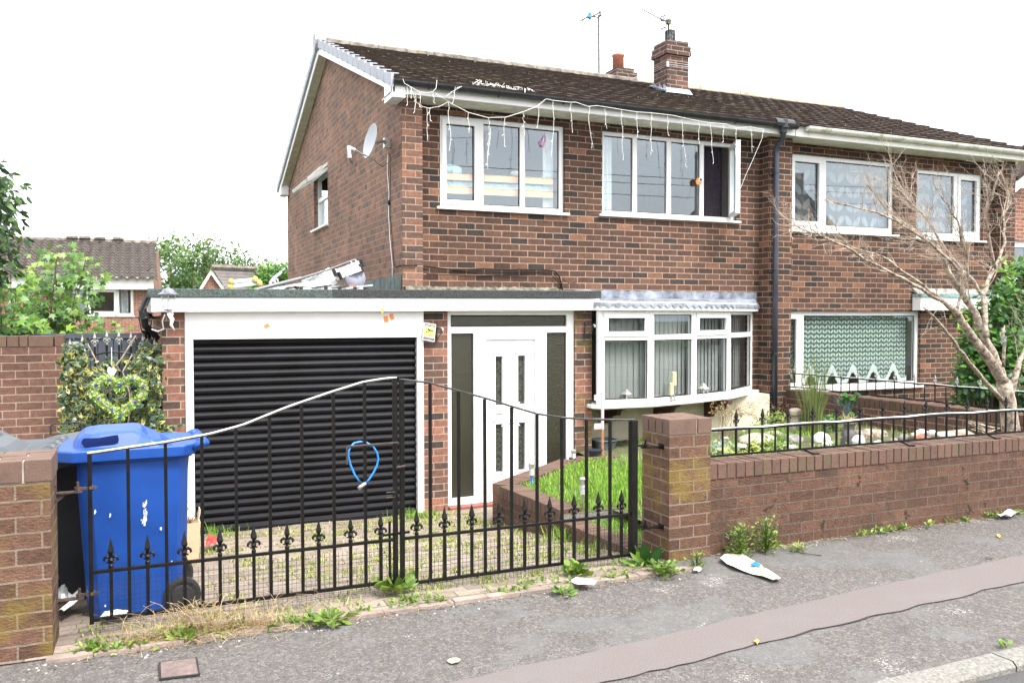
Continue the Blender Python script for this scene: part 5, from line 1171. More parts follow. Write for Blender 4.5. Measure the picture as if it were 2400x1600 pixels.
for _ in range(260): ivy_leaf(Vector((U(gxl,gxl+.2) if rnd() < .35 else U(-.02,.22), U(8.5,8.75), U(1.15,1.36))), U(.05,.08))
for k in range(5):
    x = U(gxl+.1, gxr-.1); p = [Vector((x, 8.62, -.4))]; 
    for j in range(9): p.append(p[-1]+Vector((U(-.09,.09), U(-.03,.02), U(.12,.24))))
    qs.tube(p, .006, 5)
qs.tube([P(262, 868, 8.6), P(285, 840, 8.55), P(318, 787, 8.5)], .007, 5); qs.tube([P(205, 805, 8.6), P(228, 850, 8.6)], .006, 5)
qa.build('leaf_margins', M['l_ivy_y'], iv); qb.build('leaf_centres', M['l_ivy_g'], iv); qs.build('stems', M['twig'], iv)
wc = P(280, 928, 8.30); wr_ = thing('heart_wreath', wc, 'pale green heart-shaped leaf wreath with small purple flowers hanging on the ivy', 'wreath')
random.seed(5); hp_ = []
for k in range(60):
    t = 2*math.pi*k/60; hp_.append(Vector((wc.x+.0125*16*math.sin(t)**3, wc.y, wc.z+.0120*(13*math.cos(t)-5*math.cos(2*t)-2*math.cos(3*t)-math.cos(4*t))+.01)))
q = MB(); q.tube(hp_+[hp_[0]], .030, 6); q.build('ring', M['twig'], wr_)
q = MB()
for p in hp_:
    for _ in range(60):
        d = rv(); d.y = -abs(d.y)*.8; add_leaf(q, p+rv(.022), d, rv(), U(.025,.04), rnd()*.98+.01)
q.build('leaves', M['l_wreath'], wr_)
q = MB()
for k in (4, 9, 14, 20, 27, 32, 37, 42, 47, 52, 57): p = hp_[k]+Vector((0,-.035,0)); [q.ball(p+rv(.008), .009, n=6, m=4) for _ in range(4)]
q.build('flowers', plain('purple_flower', (.06,.04,.30), .6), wr_)
p = P(262, 855, 8.55); q = MB(); q.tube([p+Vector((0,0,.16)), p], .003, 5)
hpt = [Vector((p.x+.0024*16*math.sin(t)**3, p.y-.01, p.z-.06+.0036*(13*math.cos(t)-5*math.cos(2*t)-2*math.cos(3*t)-math.cos(4*t)))) for t in [2*math.pi*k/24 for k in range(24)]]
q.prism(hpt, (0,.015,0)); tag(q.build('hanging_heart', M['white_plastic'], bevel=.004), 'small white heart dangling above the green heart wreath', 'ornament')
fp = thing('panel_fence', (-.8, 10.3, -.5), 'dark grey upright-ribbed fence panels seen behind the ivy gate', 'fence')
q = MB(); x = -3.0
while x < .17: q.box(x, x+.07, 10.3, 10.33, -.5, 1.38); x += .078
q.box(-3, .17, 10.331, 10.35, -.5, 1.36); q.box(-3, .17, 10.28, 10.36, 1.385, 1.43); q.build('panels', M['panel_grey'], fp)

# ---------------------------------------------------------------- lanterns
def wall_lantern(c, s_, frame_mat, label, flip=False):
    t = thing('wall_lantern', c, label, 'wall lamp', 'wall lanterns on the garage')
    c = Vector(c); q = MB(); R6 = lambda r_, z: (r_*s_, z*s_)
    q.lathe(c, [R6(.055,.0),R6(.060,.01),R6(.078,.135),R6(.082,.14)], 6, cap=False) if False else None
    for k in range(6):
        a = 2*math.pi*k/6+.5; q.bar(c+Vector((.052*math.cos(a), .052*math.sin(a), 0))*s_, c+Vector((.078*math.cos(a), .078*math.sin(a), .14))*s_, .007*s_)
    q.lathe(c, [R6(.03,-.03),R6(.055,-.012),R6(.055,.004)], 6, Matrix.Rotation(.5,3,'Z')); q.build('cage', frame_mat, t)
    q = MB(); q.lathe(c, [R6(.105,.138),R6(.108,.146),R6(.075,.165),R6(.062,.185),R6(.050,.20),R6(.018,.212),R6(.012,.225),R6(.016,.235),R6(.004,.25)], 12); q.build('roof', M['lant_cap'] if frame_mat is M['lant_w'] else frame_mat, t)
    q = MB(); q.lathe(c, [R6(.048,.0),R6(.072,.136)], 6, Matrix.Rotation(.5,3,'Z'), cap=False); q.build('glass', M['glass_clear'], t)
    q = MB(); q.lathe(c+Vector((0,0,.0)), [R6(.012,.0),R6(.012,.10)], 8); q.build('tube', M['white_plastic'], t)
    q = MB(); q.tube([c+Vector((0,0,-.03))*s_, c+Vector((.0,.01,-.07))*s_, c+Vector((.02,.05,-.09))*s_, c+Vector((.02,.11,-.05))*s_], .012*s_, 8); q.lathe(c+Vector((.02,.10,-.06))*s_, [R6(.0,0),R6(.035,.004),R6(.035,.02),R6(.0,.022)], 12, Matrix.Rotation(-math.pi/2,3,'X')); q.build('bracket', frame_mat, t)
    return t, c
M['lant_w'] = plain('faded_white_lantern_paint', (.52,.53,.54), .5, var=.25, scale=30); M['lant_cap'] = plain('grey_lantern_roof', (.16,.17,.20), .5, var=.5, scale=20)
c = P(395, 722, 8.22); lw_, c = wall_lantern((c.x, 8.24, c.z), .85, M['lant_w'], 'white coach lantern with bare cable on the corner of the garage fascia')
q = MB(); q.tube([c+Vector((-.03,.06,-.06)), c+Vector((-.05,.10,-.12)), c+Vector((-.04,.13,-.19)), c+Vector((-.09,.15,-.21)), c+Vector((-.14,.17,-.19))], .006, 5); q.build('bare_cable', M['cable'], lw_)
q = MB(); q.tube([c+Vector((.0,.0,-.05)), c+Vector((.03,-.01,-.10)), c+Vector((.02,.0,-.15)), c+Vector((.05,.01,-.20))], [.016,.02,.014,.004], 6); q.build('tape_wrap', M['white_plastic'], lw_, smooth=True)
c = P(338, 775, 9.3); wall_lantern((c.x+.015, 9.3, c.z), .9, M['iron'], 'black coach lantern on the side wall above the ivy')

# ---------------------------------------------------------------- things on the garage roof
rz_ = FZ(2)+.20
def pw(px_, py_, y): return P(px_, py_, y)
ld_ = thing('ladder', pw(740, 660, 9.4), 'aluminium ladder sections leaning up from the garage roof against the gable', 'ladder')
def railbox(A, B, w_, h_, mat, nm, par):
    q = MB(); q.bar(A, B, w_, h_); return q.build(nm, mat, par, bevel=.004)
railbox(pw(712, 668, 9.30), pw(792, 640, 9.15), .10, .10, M['alu'], 'stile', ld_); railbox(pw(785, 643, 9.12), pw(846, 619, 9.0), .085, .075, M['fascia'], 'stile', ld_)
railbox(pw(700, 676, 9.25), pw(790, 650, 9.05), .05, .05, M['alu'], 'stile', ld_); railbox(pw(790, 652, 9.02), pw(846, 630, 8.92), .07, .05, M['fascia'], 'stile', ld_)
for a, b3 in (((845, 617), (850, 615)), ((844, 629), (849, 627)), ((782, 640), (787, 638)), ((794, 647), (799, 645))):
    q = MB(); q.bar(pw(a[0], a[1], 8.95), pw(b3[0], b3[1], 8.95), .085, .085); q.build('rubber_foot', M['rubber'], ld_, bevel=.006)
q = MB()
for k in range(7): u = k/6; A = pw(718+u*64, 664-u*22, 9.24); q.tube([A+Vector((0,0,.05)), A+Vector((.0,-.1,.04))], .008, 5)
q.build('rung_ends', M['steel'], ld_)
bl = pw(833, 655, 8.95)
q = MB(); q.lathe((bl.x, 8.95, pw(833, 652, 8.95).z), [(.0,-.02),(.06,-.018),(.10,-.008),(.112,0),(.108,.006),(.0,.012)], 28, Matrix.Rotation(math.radians(86), 3, 'X')); tag(q.build('round_tray', plain('lilac_grey_disc', (.20,.20,.25), .5, var=.06), smooth=True), 'round lilac-grey metal disc propped on the garage roof under the ladder end', 'metal disc')
q = MB(); q.prism([pw(818, 675, 8.93), pw(831, 675, 8.93), pw(831, 667, 8.93), pw(818, 667, 8.93)], (0,.04,0)); tag(q.build('brick_piece', M['terra']), 'brown block on the garage roof in front of the grey disc', 'block')
jk = thing('metal_frames', pw(720, 679, 9.0), 'heap of folded white and grey metal frames on the garage roof', 'scrap metal')
random.seed(14)
for (a, b3, w_, mt) in (((640,676),(735,660),.02,'alu'),((655,679),(760,668),.02,'fascia'),((672,670),(735,668),.015,'fascia'),((680,675),(740,672),.018,'fascia'),((740,671),(780,666),.014,'alu'),((700,679),(775,676),.02,'fascia'),((745,677),(812,667),.018,'alu'),((760,679),(850,676),.018,'fascia'),((735,668),(770,662),.03,'fascia'),((770,668),(785,658),.05,'fascia'),((810,676),(873,668),.016,'alu'),((790,678),(845,677),.02,'fascia'),((665,678),(700,672),.012,'rubber'),((730,675),(778,668),.012,'rubber'),((620,679),(668,673),.02,'alu'),((690,672),(703,678),.02,'rubber')):
    q = MB(); y = U(8.75,9.15); q.bar(pw(*a, y), pw(*b3, y+.05), w_*1.2, w_); q.build('frame_tube', M[mt], jk)
for a in (764, 796, 706, 832, 857):
    q = MB(); A = pw(a, 675, 8.8); q.obox(A, .016, .016, .014); q.build('end_cap', M['rubber'], jk)
q = MB(); q.tube([pw(595, 680, 9.0), pw(706, 652, 9.1)], .022, 6); q.tube([pw(706, 652, 9.1), pw(757, 636, 9.2)], .014, 6); q.tube([pw(757, 636, 9.2), pw(832, 608, 9.3)], .009, 6); tag(q.build('long_pole', M['iron'] if False else plain('grey_pole', (.12,.12,.125), .5)), 'long thin dark pole leaning above the ladder against the gable wall', 'pole')
q = MB()
for A in ((833,609,838,617),(823,613,826,620),(752,635,755,642),): q.tube([pw(A[0],A[1],9.28), pw(A[2],A[3],9.2)], .006, 5)
q.tube([pw(772,628,9.25), pw(764,632,9.25), pw(768,641,9.2)], .008, 5); tag(q.build('white_hooks', M['fascia']), 'small white hooks clipped along the pole above the ladder', 'hooks')
yl = thing('folding_steps', pw(575, 668, 9.2), 'two short aluminium bars with yellow plastic feet lying on the garage roof', 'steps')
for a, b3 in (((545, 661), (600, 655)), ((542, 672), (605, 664))):
    q = MB(); q.bar(pw(*a, 9.2), pw(*b3, 9.2), .035, .04); q.build('bar', M['alu'], yl, bevel=.004)
M['yellow'] = plain('yellow_plastic_foot', (.55,.42,.12), .6, var=.2)
for a in ((542, 661), (540, 673), (598, 655), (608, 664)):
    q = MB(); p = pw(*a, 9.18); q.ball(p, .032, .04, .038, 10, 6); q.build('foot', M['yellow'], yl)
sp_ = thing('bent_bracket', pw(640, 665, 9.2), 'curved grey bracket with a straight arm standing up from the garage roof', 'bracket')
q = MB(); q.tube([pw(634, 676, 9.2), pw(634, 662, 9.2), pw(642, 652, 9.2), pw(660, 637, 9.2)], [.02,.02,.02,.014], 6); q.tube([pw(660, 637, 9.2), pw(668, 628, 9.2)], .008, 5); q.tube([pw(640, 654, 9.2), pw(646, 664, 9.2), pw(650, 674, 9.2)], .014, 6); q.tube([pw(641, 653, 9.2), pw(650, 655, 9.2), pw(654, 670, 9.2)], .012, 6); q.build('arms', M['dish'], sp_, smooth=True)

# ---------------------------------------------------------------- satellite dish, cables, sign, brackets, tape
dc = P(872, 337, 9.42); dm = Vector((GX-.0, 9.55, P(915, 335, 9.5).z))
sd_ = thing('satellite_dish', dm, 'grey satellite dish on the gable wall near the eaves', 'satellite dish')
nd = Vector((-.985, -.17, .22)).normalized(); dcc = Vector((dm.x-.26, 9.32, dc.z)); Md = nd.to_track_quat('Z', 'Y').to_matrix()
q = MB(); rows = []
for j in range(7):
    rr = j/6; rows.append([dcc+Md@Vector((.155*rr*math.cos(a), .20*rr*math.sin(a), .045*rr*rr)) for a in [2*math.pi*k/32 for k in range(32)]])
rows2 = [[v-nd*.004 for v in r_] for r_ in rows]; q.grid_faces(rows, True); q.grid_faces(rows2[::-1], True); q.grid_faces([rows[-1], rows2[-1]], True); q.build('reflector', M['dish'], sd_, smooth=True)
q = MB(); q.tube([dcc-nd*.02, dm+Vector((-.10,-.12,.0)), dm+Vector((-.07,0,.0))], .016, 8); q.box(dm.x-.08, dm.x-.001, dm.y-.03, dm.y+.03, dm.z-.05, dm.z+.06); q.build('wall_bracket', M['steel'], sd_)
lb = dcc+nd*.30+Vector((0,0,-.16)); bt_ = dcc+Md@Vector((0,-.19,.05)); 
bt_ = Vector((dcc.x, dcc.y, dcc.z-.19)); q = MB(); q.tube([bt_, bt_.lerp(lb, .5), lb+Vector((0,0,.02))], .010, 6); q.build('arm', M['steel'], sd_)
q = MB(); q.lathe(lb, [(.0,0),(.022,.002),(.026,.02),(.020,.035),(.020,.07),(.012,.075)], 12, (-nd).to_track_quat('Z','Y').to_matrix()); q.bar(lb+Vector((0,0,.02)), lb+Vector((.01,0,-.11)), .03, .035); q.build('receiver', M['lant_w'], sd_)
q = MB(); q.tube([bt_, bt_+Vector((.05,0,-.05)), bt_+Vector((.12,.03,-.07)), bt_+Vector((.2,.1,-.01))], .004, 5); q.tube([lb+Vector((.01,0,-.11)), lb+Vector((.02,0,-.15)), lb+Vector((.05,.01,-.17))], .004, 5); q.build('lead', M['iron'], sd_)
q = MB(); gxw = GX-.012
ptsy = [(909,363),(908,405),(912,450),(911,500),(914,560),(920,622),(919,676)]
q.tube([PX(a, b3, gxw) for a, b3 in ptsy], .006, 6); tag(q.build('aerial_cable', M['cable'], smooth=True), 'white aerial cable running down the gable wall below the dish', 'cable')
q = MB(); q.tube([PX(a, b3, gxw-.004) for a, b3 in ((914,360),(915,420),(913,478),(917,530),(920,570),(924,624))], .004, 5); q.ball(PX(912, 475, gxw), .02, .02, .03); q.tube([PX(924,624,gxw), PX(938,622,gxw), P(947,622,9.075), P(975,622,9.07), P(990,624,9.28), P(1060,632,9.28), P(1130,630,9.28), P(1200,632,9.28), P(1270,632,9.28), P(1300,635,9.28), P(1312,650,9.28), P(1318,678,9.28)], .008, 6); tag(q.build('black_cable', M['iron'], smooth=True), 'black cables draped along the front wall above the flat roof', 'cable')
q = MB(); q.tube([P(1060,634,9.275), P(1130,640,9.275), P(1230,637,9.275), P(1290,642,9.275), P(1312,665,9.275), P(1318,680,9.275)], .006, 5); q.tube([P(1000,642,9.28), P(1100,646,9.28), P(1240,645,9.28)], .004, 5); q.tube([P(1318,655,9.28), P(1335,664,9.27), P(1352,662,9.28)], .004, 5); tag(q.build('black_cable', M['iron'], smooth=True), 'second thinner black cable ending in a loop at the right of the flat roof', 'cable')
# warning sign
cnr = [P(994, 755, 8.44), P(1022, 760, 8.42), P(1018, 800, 8.42), P(990, 796, 8.44)]
sgn = thing('warning_sign', cnr[3], 'small tilted white and yellow video surveillance warning sign beside the garage door', 'sign')
ux = (cnr[1]-cnr[0]); uz = (cnr[0]-cnr[3]); og = cnr[3]; W_, H_ = ux.length, uz.length; un = ux.normalized(); nz_ = ux.cross(uz).normalized()
if nz_.y > 0: nz_ = -nz_
def sp(u, v, d_=0): return og+ux*u+uz*v+nz_*d_
def srect(q, u0, u1, v0, v1, d_): q.prism([sp(u0,v0,d_), sp(u1,v0,d_), sp(u1,v1,d_), sp(u0,v1,d_)], nz_*.0008)
q = MB(); q.prism([sp(0,0), sp(1,0), sp(1,1), sp(0,1)], -nz_*.003); q.build('plate', M['white_plastic'], sgn)
q = MB(); srect(q, .04, .96, .24, .80, .001); q.build('yellow_panel', plain('sign_yellow', (.80,.82,.22), .5, var=.02), sgn)
q = MB(); srect(q, .06, .95, .82, .96, .001); srect(q, .06, .95, .05, .20, .001); q.build('black_bands', plain('sign_black', (.03,.03,.06), .5), sgn)
q = MB(); q.prism([sp(.34,.72,.002), sp(.66,.62,.002), sp(.56,.52,.002), sp(.36,.60,.002)], nz_*.0008); q.prism([sp(.64,.66,.002), sp(.84,.64,.002), sp(.80,.58,.002), sp(.66,.54,.002)], nz_*.0008); q.prism([sp(.38,.56,.002), sp(.46,.52,.002), sp(.46,.44,.002), sp(.38,.47,.002)], nz_*.0008); srect(q, .22, .30, .42, .52, .002); q.prism([sp(.28,.46,.002), sp(.44,.44,.002), sp(.44,.48,.002), sp(.28,.49,.002)], nz_*.0008); q.build('camera_symbol', plain('sign_ink', (.05,.045,.01), .6), sgn)
def text(s_, u, v, size, mat, par, wmax):
    cu = bpy.data.curves.new('text', 'FONT'); cu.body = s_; cu.size = size; cu.align_x = 'CENTER'; cu.align_y = 'CENTER'; cu.extrude = .0004; cu.offset = size*.012
    o = bpy.data.objects.new('lettering', cu); COL.objects.link(o)
    bpy.context.view_layer.update(); dg = bpy.context.evaluated_depsgraph_get(); me = bpy.data.meshes.new_from_object(o.evaluated_get(dg)); bpy.data.objects.remove(o)
    xs_ = [vv.co.x for vv in me.vertices]; k = wmax*W_/(max(xs_)-min(xs_)); o = bpy.data.objects.new('lettering', me); COL.objects.link(o); o.parent = par; me.materials.clear(); me.materials.append(mat)
    zz = uz.normalized(); Rm = Matrix((un, zz, nz_)).transposed(); 
    for vv in me.vertices: c_ = vv.co; w_ = Rm@Vector((c_.x*k, c_.y, c_.z)); vv.co = w_+sp(u, v, .0026)-Vector(par.location)
    return o
text('WARNING', .5, .885, .017, M['white_plastic'], sgn, .80); text('24 HOUR VIDEO', .5, .365, .0115, bpy.data.materials['sign_ink'], sgn, .84); text('SURVEILLANCE', .5, .285, .0115, bpy.data.materials['sign_ink'], sgn, .84); text('ALL ACTIVITIES ARE', .5, .155, .009, M['white_plastic'], sgn, .82); text('RECORDED', .5, .085, .006, M['white_plastic'], sgn, .6)
def basket_bracket(px0, y0, y1, tipx, tipy, label, Yb):
    t = thing('hanging_bracket', P(px0, y1, Yb), label, 'bracket', 'hanging basket brackets on the porch piers')
    A, B = P(px0, y0, Yb), P(px0, y1, Yb); q = MB(); q.bar(A, B, .022, .008); q.build('back_plate', M['green_paint'], t)
    T = P(tipx, tipy, Yb-.22); Tp = A.lerp(B, .2); q = MB(); q.tube([Tp, Tp.lerp(T, .5)+Vector((0,0,.005)), T], .0055, 6); q.tube([B.lerp(A, .15), T.lerp(B, .3)+Vector((0,0,-.01)), T], .0045, 6); q.build('arm', M['green_paint'], t)
    q = MB(); q.tube([T+Vector((-.006,0,.012)), T+Vector((.01,0,.0)), T+Vector((.004,0,-.016))], .007, 6); q.build('hook', M['lant_w'], t); return t
basket_bracket(1024, 760, 802, 1036, 771, 'dark green bracket beside the warning sign left of the porch', 8.465)
basket_bracket(1371, 753, 795, 1393, 763, 'dark green bracket on the pier between porch and bow window', 8.465)
for i, (pl_, lb_) in enumerate(((((617,764),(627,758),(633,764),(623,770)), 'small orange diamond of tape at the left of the garage header board'), (((899,741),(909,740),(910,754),(901,755)), 'left one of two orange tape squares on the garage header board'), (((912,737),(921,735),(924,747),(916,750)), 'right one of two orange tape squares on the garage header board'))):
    q = MB(); q.prism([P(a, b3, GY-.020) for a, b3 in pl_], (0,.002,0)); tag(q.build('orange_tape', M['orange']), lb_, 'tape', 'orange tape pieces over the garage door')
q = MB(); q.prism([P(a, b3, 8.380) for a, b3 in ((893,720),(903,724),(899,729),(895,737),(893,728))], (0,.002,0)); tag(q.build('orange_tape', plain('yellow_orange_tape', (.80,.36,.08), .6)), 'torn yellow-orange tape scrap sticking on the white garage fascia', 'tape', 'orange tape pieces over the garage door')

# ---------------------------------------------------------------- icicle lights along the eaves
il = thing('icicle_lights', P(1350, 270, 8.80), 'string of unlit white icicle lights hanging along the black gutter', 'string lights')
YL = 8.795
mainp = [(944,185),(948,196),(962,204),(984,216),(1000,218),(1014,216),(1022,207),(1024,188)]
q = MB(); q.tube([P(a, b3, YL) for a, b3 in mainp], .0032, 5)
q.tube([P(a, b3, YL) for a, b3 in ((962,204),(975,240),(990,250),(1005,254),(1030,250),(1052,238),(1040,231),(1020,218))], .0028, 5)
q.tube([P(a, b3, YL) for a, b3 in ((1046,226),(1060,215),(1082,203),(1070,206))], .0028, 5)
q.tube([P(a, b3, YL) for a, b3 in ((1052,240),(1098,264),(1143,276),(1186,275),(1227,262),(1258,250),(1280,232),(1298,236),(1335,240),(1350,240),(1378,250),(1400,248),(1455,257),(1494,263),(1528,265),(1578,271),(1622,281),(1662,288),(1702,291),(1728,300),(1760,298),(1790,304))], .0032, 5)
q.build('cable', M['cable'], il)
random.seed(8)
for (a, t0, t1) in ((955,204,245),(962,206,228),(975,222,262),(984,216,250),(1003,254,330),(1010,254,282),(1014,216,240),(1053,240,350),(1066,204,240),(1098,264,312),(1144,276,372),(1150,300,396),(1186,276,342),(1227,264,285),(1228,285,315),(1263,254,298),(1298,238,368),(1339,242,308),(1380,250,348),(1415,254,302),(1456,257,372),(1493,263,322),(1529,265,364),(1563,272,316),(1598,280,389),(1635,283,338),(1666,290,381),(1697,292,332),(1727,300,362),(1731,362,402),(1760,300,357)):
    q = MB(); n_ = max(3, int((t1-t0)/12)); pts_ = []; x = a
    for k in range(n_+1): x += U(-2.6,2.6); pts_.append((x, t0+(t1-t0)*k/n_))
    q.tube([P(u, v, YL-.01) for u, v in pts_], .0024, 5)
    for k in range(1, n_+1, 2): u, v = pts_[k]; q.tube([P(u, v, YL-.01), P(u+U(-5,5), v+3, YL-.015)], .003, 5)
    q.build('strand', M['cable'], il)
q = MB(); q.tube([P(a, b3, YL) for a, b3 in ((1790,302),(1786,325),(1775,350),(1762,380),(1748,410),(1736,440),(1727,452))], .0025, 5); q.build('strand', M['cable'], il)
q = MB()
for k in range(46):
    u = k/45; a = 1112+u*135; b3 = 196+u*24-3; p = P(a, b3, 8.85+U(-.0,.1)); q.tube([p+rv(.03), p+rv(.03), p+rv(.04)], .004, 4)
q.build('bunched_lights', M['cable'], il)

# ---------------------------------------------------------------- aerials and wires
ar = thing('tv_aerial', P(1404, 185, 13.6), 'tall thin mast with small horizontal aerial behind the roof ridge', 'tv aerial')
Ya = 13.7
q = MB(); A, B = P(1404, 200, Ya), P(1403, 36, Ya); q.tube([A, B], .017, 6); q.build('mast', M['churn'], ar)
q = MB()
for k in range(7): p = A.lerp(B, .25+k*.115); q.lathe(p, [(.017,0),(.017,.03)], 8)
q.build('mast_collars', M['black'], ar)
q = MB(); q.tube([P(1363, 49, Ya), P(1380, 38, Ya), P(1390, 39, Ya), P(1408, 28, Ya)], .014, 6); q.tube([P(1390,39,Ya), P(1404,42,Ya), P(1409,34,Ya)], .011, 6)
for a, b3 in ((1364,47),(1381,42),(1391,36),(1405,31),(1409,36)): p = P(a, b3, Ya); q.bar(p+Vector((0,-.02,-.05)), p+Vector((0,.02,.05)), .012)
q.build('boom', M['iron'], ar)
q = MB(); p = P(1381, 38, Ya); q.prism([p+Vector((-.035,-.03,-.03)), p+Vector((.035,-.03,-.05)), p+Vector((.03,-.03,.05)), p+Vector((-.01,-.03,.06))], (0,.06,0)); q.build('blue_cap', M['bluec'], ar)
a2_ = thing('tv_aerial', P(1568, 60, 11.4), 'television aerial with grid reflector clamped to the front chimney', 'tv aerial')
Ya = 11.4
q = MB(); q.tube([P(1501, 20, Ya), P(1566, 54, Ya)], .010, 6); q.build('boom', M['steel'], a2_)
q = MB(); c0 = P(1558, 50, Ya)
for k in range(5):
    o1 = (k-2)*3.2; q.tube([P(1555+o1, 38-o1*.3, Ya-.05), P(1552+o1+3, 50, Ya-.02)], .006, 4); q.tube([P(1556+o1, 53, Ya), P(1553+o1, 69+o1*-.3, Ya)], .006, 4)
q.tube([P(1548,40,Ya),P(1562,35,Ya)], .006, 4); q.tube([P(1549,49,Ya),P(1567,50,Ya)], .009, 4); q.tube([P(1550,68,Ya),P(1563,64,Ya)], .006, 4); q.build('reflector', M['rubber'], a2_)
q = MB(); q.obox(P(1567, 52, Ya), .03, .03, .035); q.tube([P(1566, 54, Ya), P(1568, 86, Ya+.1)], .014, 6); q.build('clamp', M['flash'], a2_)
q = MB(); q.tube([P(1566, 48, Ya), P(1556, 0, Ya), P(1540, -60, Ya)], .005, 4); q.build('stay_rod', M['alu'], a2_)
q = MB(); A, B = P(1617, 114, 11.4), P(2420, 151, 16); q.tube([A.lerp(B, k/10)-Vector((0,0,.10*math.sin(math.pi*k/10))) for k in range(11)], .005, 4); tag(q.build('overhead_wire', M['churn']), 'thin overhead wire leading right from the front chimney', 'wire', 'overhead wires')
q = MB(); A, B = P(2270, 330, 30), P(2450, 338, 30); q.tube([A, B], .006, 4); tag(q.build('overhead_wire', M['alu']), 'short thin overhead wire in the sky above the right end of the roof', 'wire', 'overhead wires')

# ---------------------------------------------------------------- things seen through the windows
yb = YW+.15
bk = thing('bunk_bed', P(1180, 450, yb), 'pine bunk bed rails with pale blue bedding behind the left upstairs window', 'bed')
def board(a, b3, c, d, y, mat, nm, par, th=.02): q = MB(); q.prism([P(*a, y), P(*b3, y), P(*c, y), P(*d, y)], (0, th, 0)); return q.build(nm, mat, par)
board((1030,404),(1296,418),(1296,433),(1030,420), yb, M['pine'], 'rail', bk); board((1030,434),(1296,448),(1296,464),(1030,452), yb, M['pine'], 'rail', bk)
random.seed(2); q = MB(); rows = [[], []]
for k in range(40): u = k/39; rows[0].append(P(1030+264*u, 424+14*u+U(-1,1), yb+.05+U(-.01,.01))); rows[1].append(P(1030+264*u, 436+12*u+U(-1,1), yb+.05+U(-.01,.01)))
q.grid_faces(rows); q.build('mattress', M['fabric_blue'], bk)
q = MB(); p = P(1058, 400, yb+.1); q.ball(p, .14, .10, .07, 14, 8, .15); q.build('pillow', M['fabric_blue'], bk, smooth=True)
q = MB(); p = P(1215, 408, yb+.1); q.ball(p, .10, .08, .04, 14, 8, .25); q.build('pillow', M['white_plastic'], bk, smooth=True)
q = MB(); p = P(1282, 415, yb+.1); q.ball(p, .08, .08, .035, 14, 8, .2); q.build('pillow', M['fabric_blue'], bk, smooth=True)
q = MB(); y = YW+.066; q.tube([P(a, b3, y) for a, b3 in ((1277,316),(1280,325),(1276,338),(1270,344),(1268,334),(1272,325),(1277,316))], .006, 5); q.tube([P(a, b3, y) for a, b3 in ((1268,330),(1264,333),(1268,342),(1276,344))], .005, 5); tag(q.build('pink_butterfly', plain('pink_wire', (.85,.30,.62), .5)), 'pink wire butterfly hanging inside the left upstairs window', 'ornament')
q = MB(); q.box(W1[1]-.20, W1[1]-.06, YW+.2, YW+.22, W1[2], W1[3]); tag(q.build('curtain', plain('white_thin_curtain', (.55,.60,.62), .9), None), 'white curtain edge at the right of the left upstairs window', 'curtain')
curtain(None, W2[0]+.06, W2[0]+.22, W2[2]+.02, W2[3]-.02, YW+.16, plain('white_net', (.62,.68,.68), .9), .02, .06, 0, 5, 'curtain'); tag(bpy.data.objects[[o.name for o in bpy.data.objects if o.name.startswith('curtain')][-1]], 'white curtain at the left of the wide upstairs window with the open casement', 'curtain')
for o in list(bpy.data.objects):
    if o.name.startswith('curtain') and o.parent is None and 'label' not in o: tag(o, 'white curtain at the left of the wide upstairs window with the open casement', 'curtain')
curtain(None, cells2[3][0]-.02, cells2[3][1]-.06, W2[2]+.05, W2[3]-.04, YW+.17, M['twigpurple'], .02, .07, 0, 6, 'dark_curtain')
tag(bpy.data.objects['dark_curtain'], 'dark purple curtain hanging inside the open upstairs casement', 'curtain')
fc = P(1637, 424, YW+.02); tb = thing('orange_flower', fc, 'orange flower-shaped window toy with black eye on the upstairs glass', 'window toy')
q = MB(); pts_ = []
for k in range(32): a = 2*math.pi*k/32; rr = .045*(1+.16*math.cos(8*a)); pts_.append(fc+Vector((rr*math.cos(a), 0, rr*math.sin(a)-.01)))
q.prism(pts_, (0,-.012,0)); q.build('petals', M['orange'], tb); q = MB(); q.lathe(fc+Vector((.018,-.014,.012)), [(.026,0),(.026,.006),(.017,.007)], 16, Matrix.Rotation(math.pi/2, 3, 'X')); q.build('eye_white', M['white_plastic'], tb); q = MB(); q.lathe(fc+Vector((.02,-.021,.012)), [(.016,0),(.016,.006),(.0,.008)], 16, Matrix.Rotation(math.pi/2, 3, 'X')); q.build('pupil', M['rubber'], tb)
def vlantern(px_, py0, py1, Y, label):
    c = P(px_, py1, Y); h = P(px_, py0, Y).z-c.z; c = Vector((c.x, c.y, BB+.005)); t = thing('candle_lantern', c, label, 'lantern', 'white lanterns on the bow window ledge')
    R4 = Matrix.Rotation(math.pi/4+.3, 3, 'Z'); s_ = h/.27; q = MB()
    for k in range(4):
        a = math.pi/4+.3+k*math.pi/2; d = Vector((math.cos(a), math.sin(a), 0)); q.bar(c+d*.072*s_, c+d*.058*s_+Vector((0,0,.12*s_)), .014*s_)
    q.lathe(c, [(.085*s_,0),(.085*s_,.012*s_)], 4, R4); q.build('frame', M['lant_c'], t)
    q = MB(); q.lathe(c, [(.088*s_,.12*s_),(.085*s_,.128*s_),(.04*s_,.165*s_),(.032*s_,.185*s_),(.012*s_,.20*s_)], 4, R4); q.build('roof', M['lant_c'], t)
    q = MB(); q.tube([c+Vector((.030*math.cos(a)*s_, 0, (.228+.030*math.sin(a))*s_)) for a in [2*math.pi*k/16 for k in range(17)]], .003*s_, 5); q.build('ring', M['steel'], t); return t
M['lant_c'] = plain('white_painted_lantern', (.36,.36,.33), .5, var=.1, scale=30)
vlantern(1468, 892, 934, 8.375, 'left white candle lantern on the window ledge'); vlantern(1648, 882, 925, 8.57, 'right white candle lantern on the window ledge')
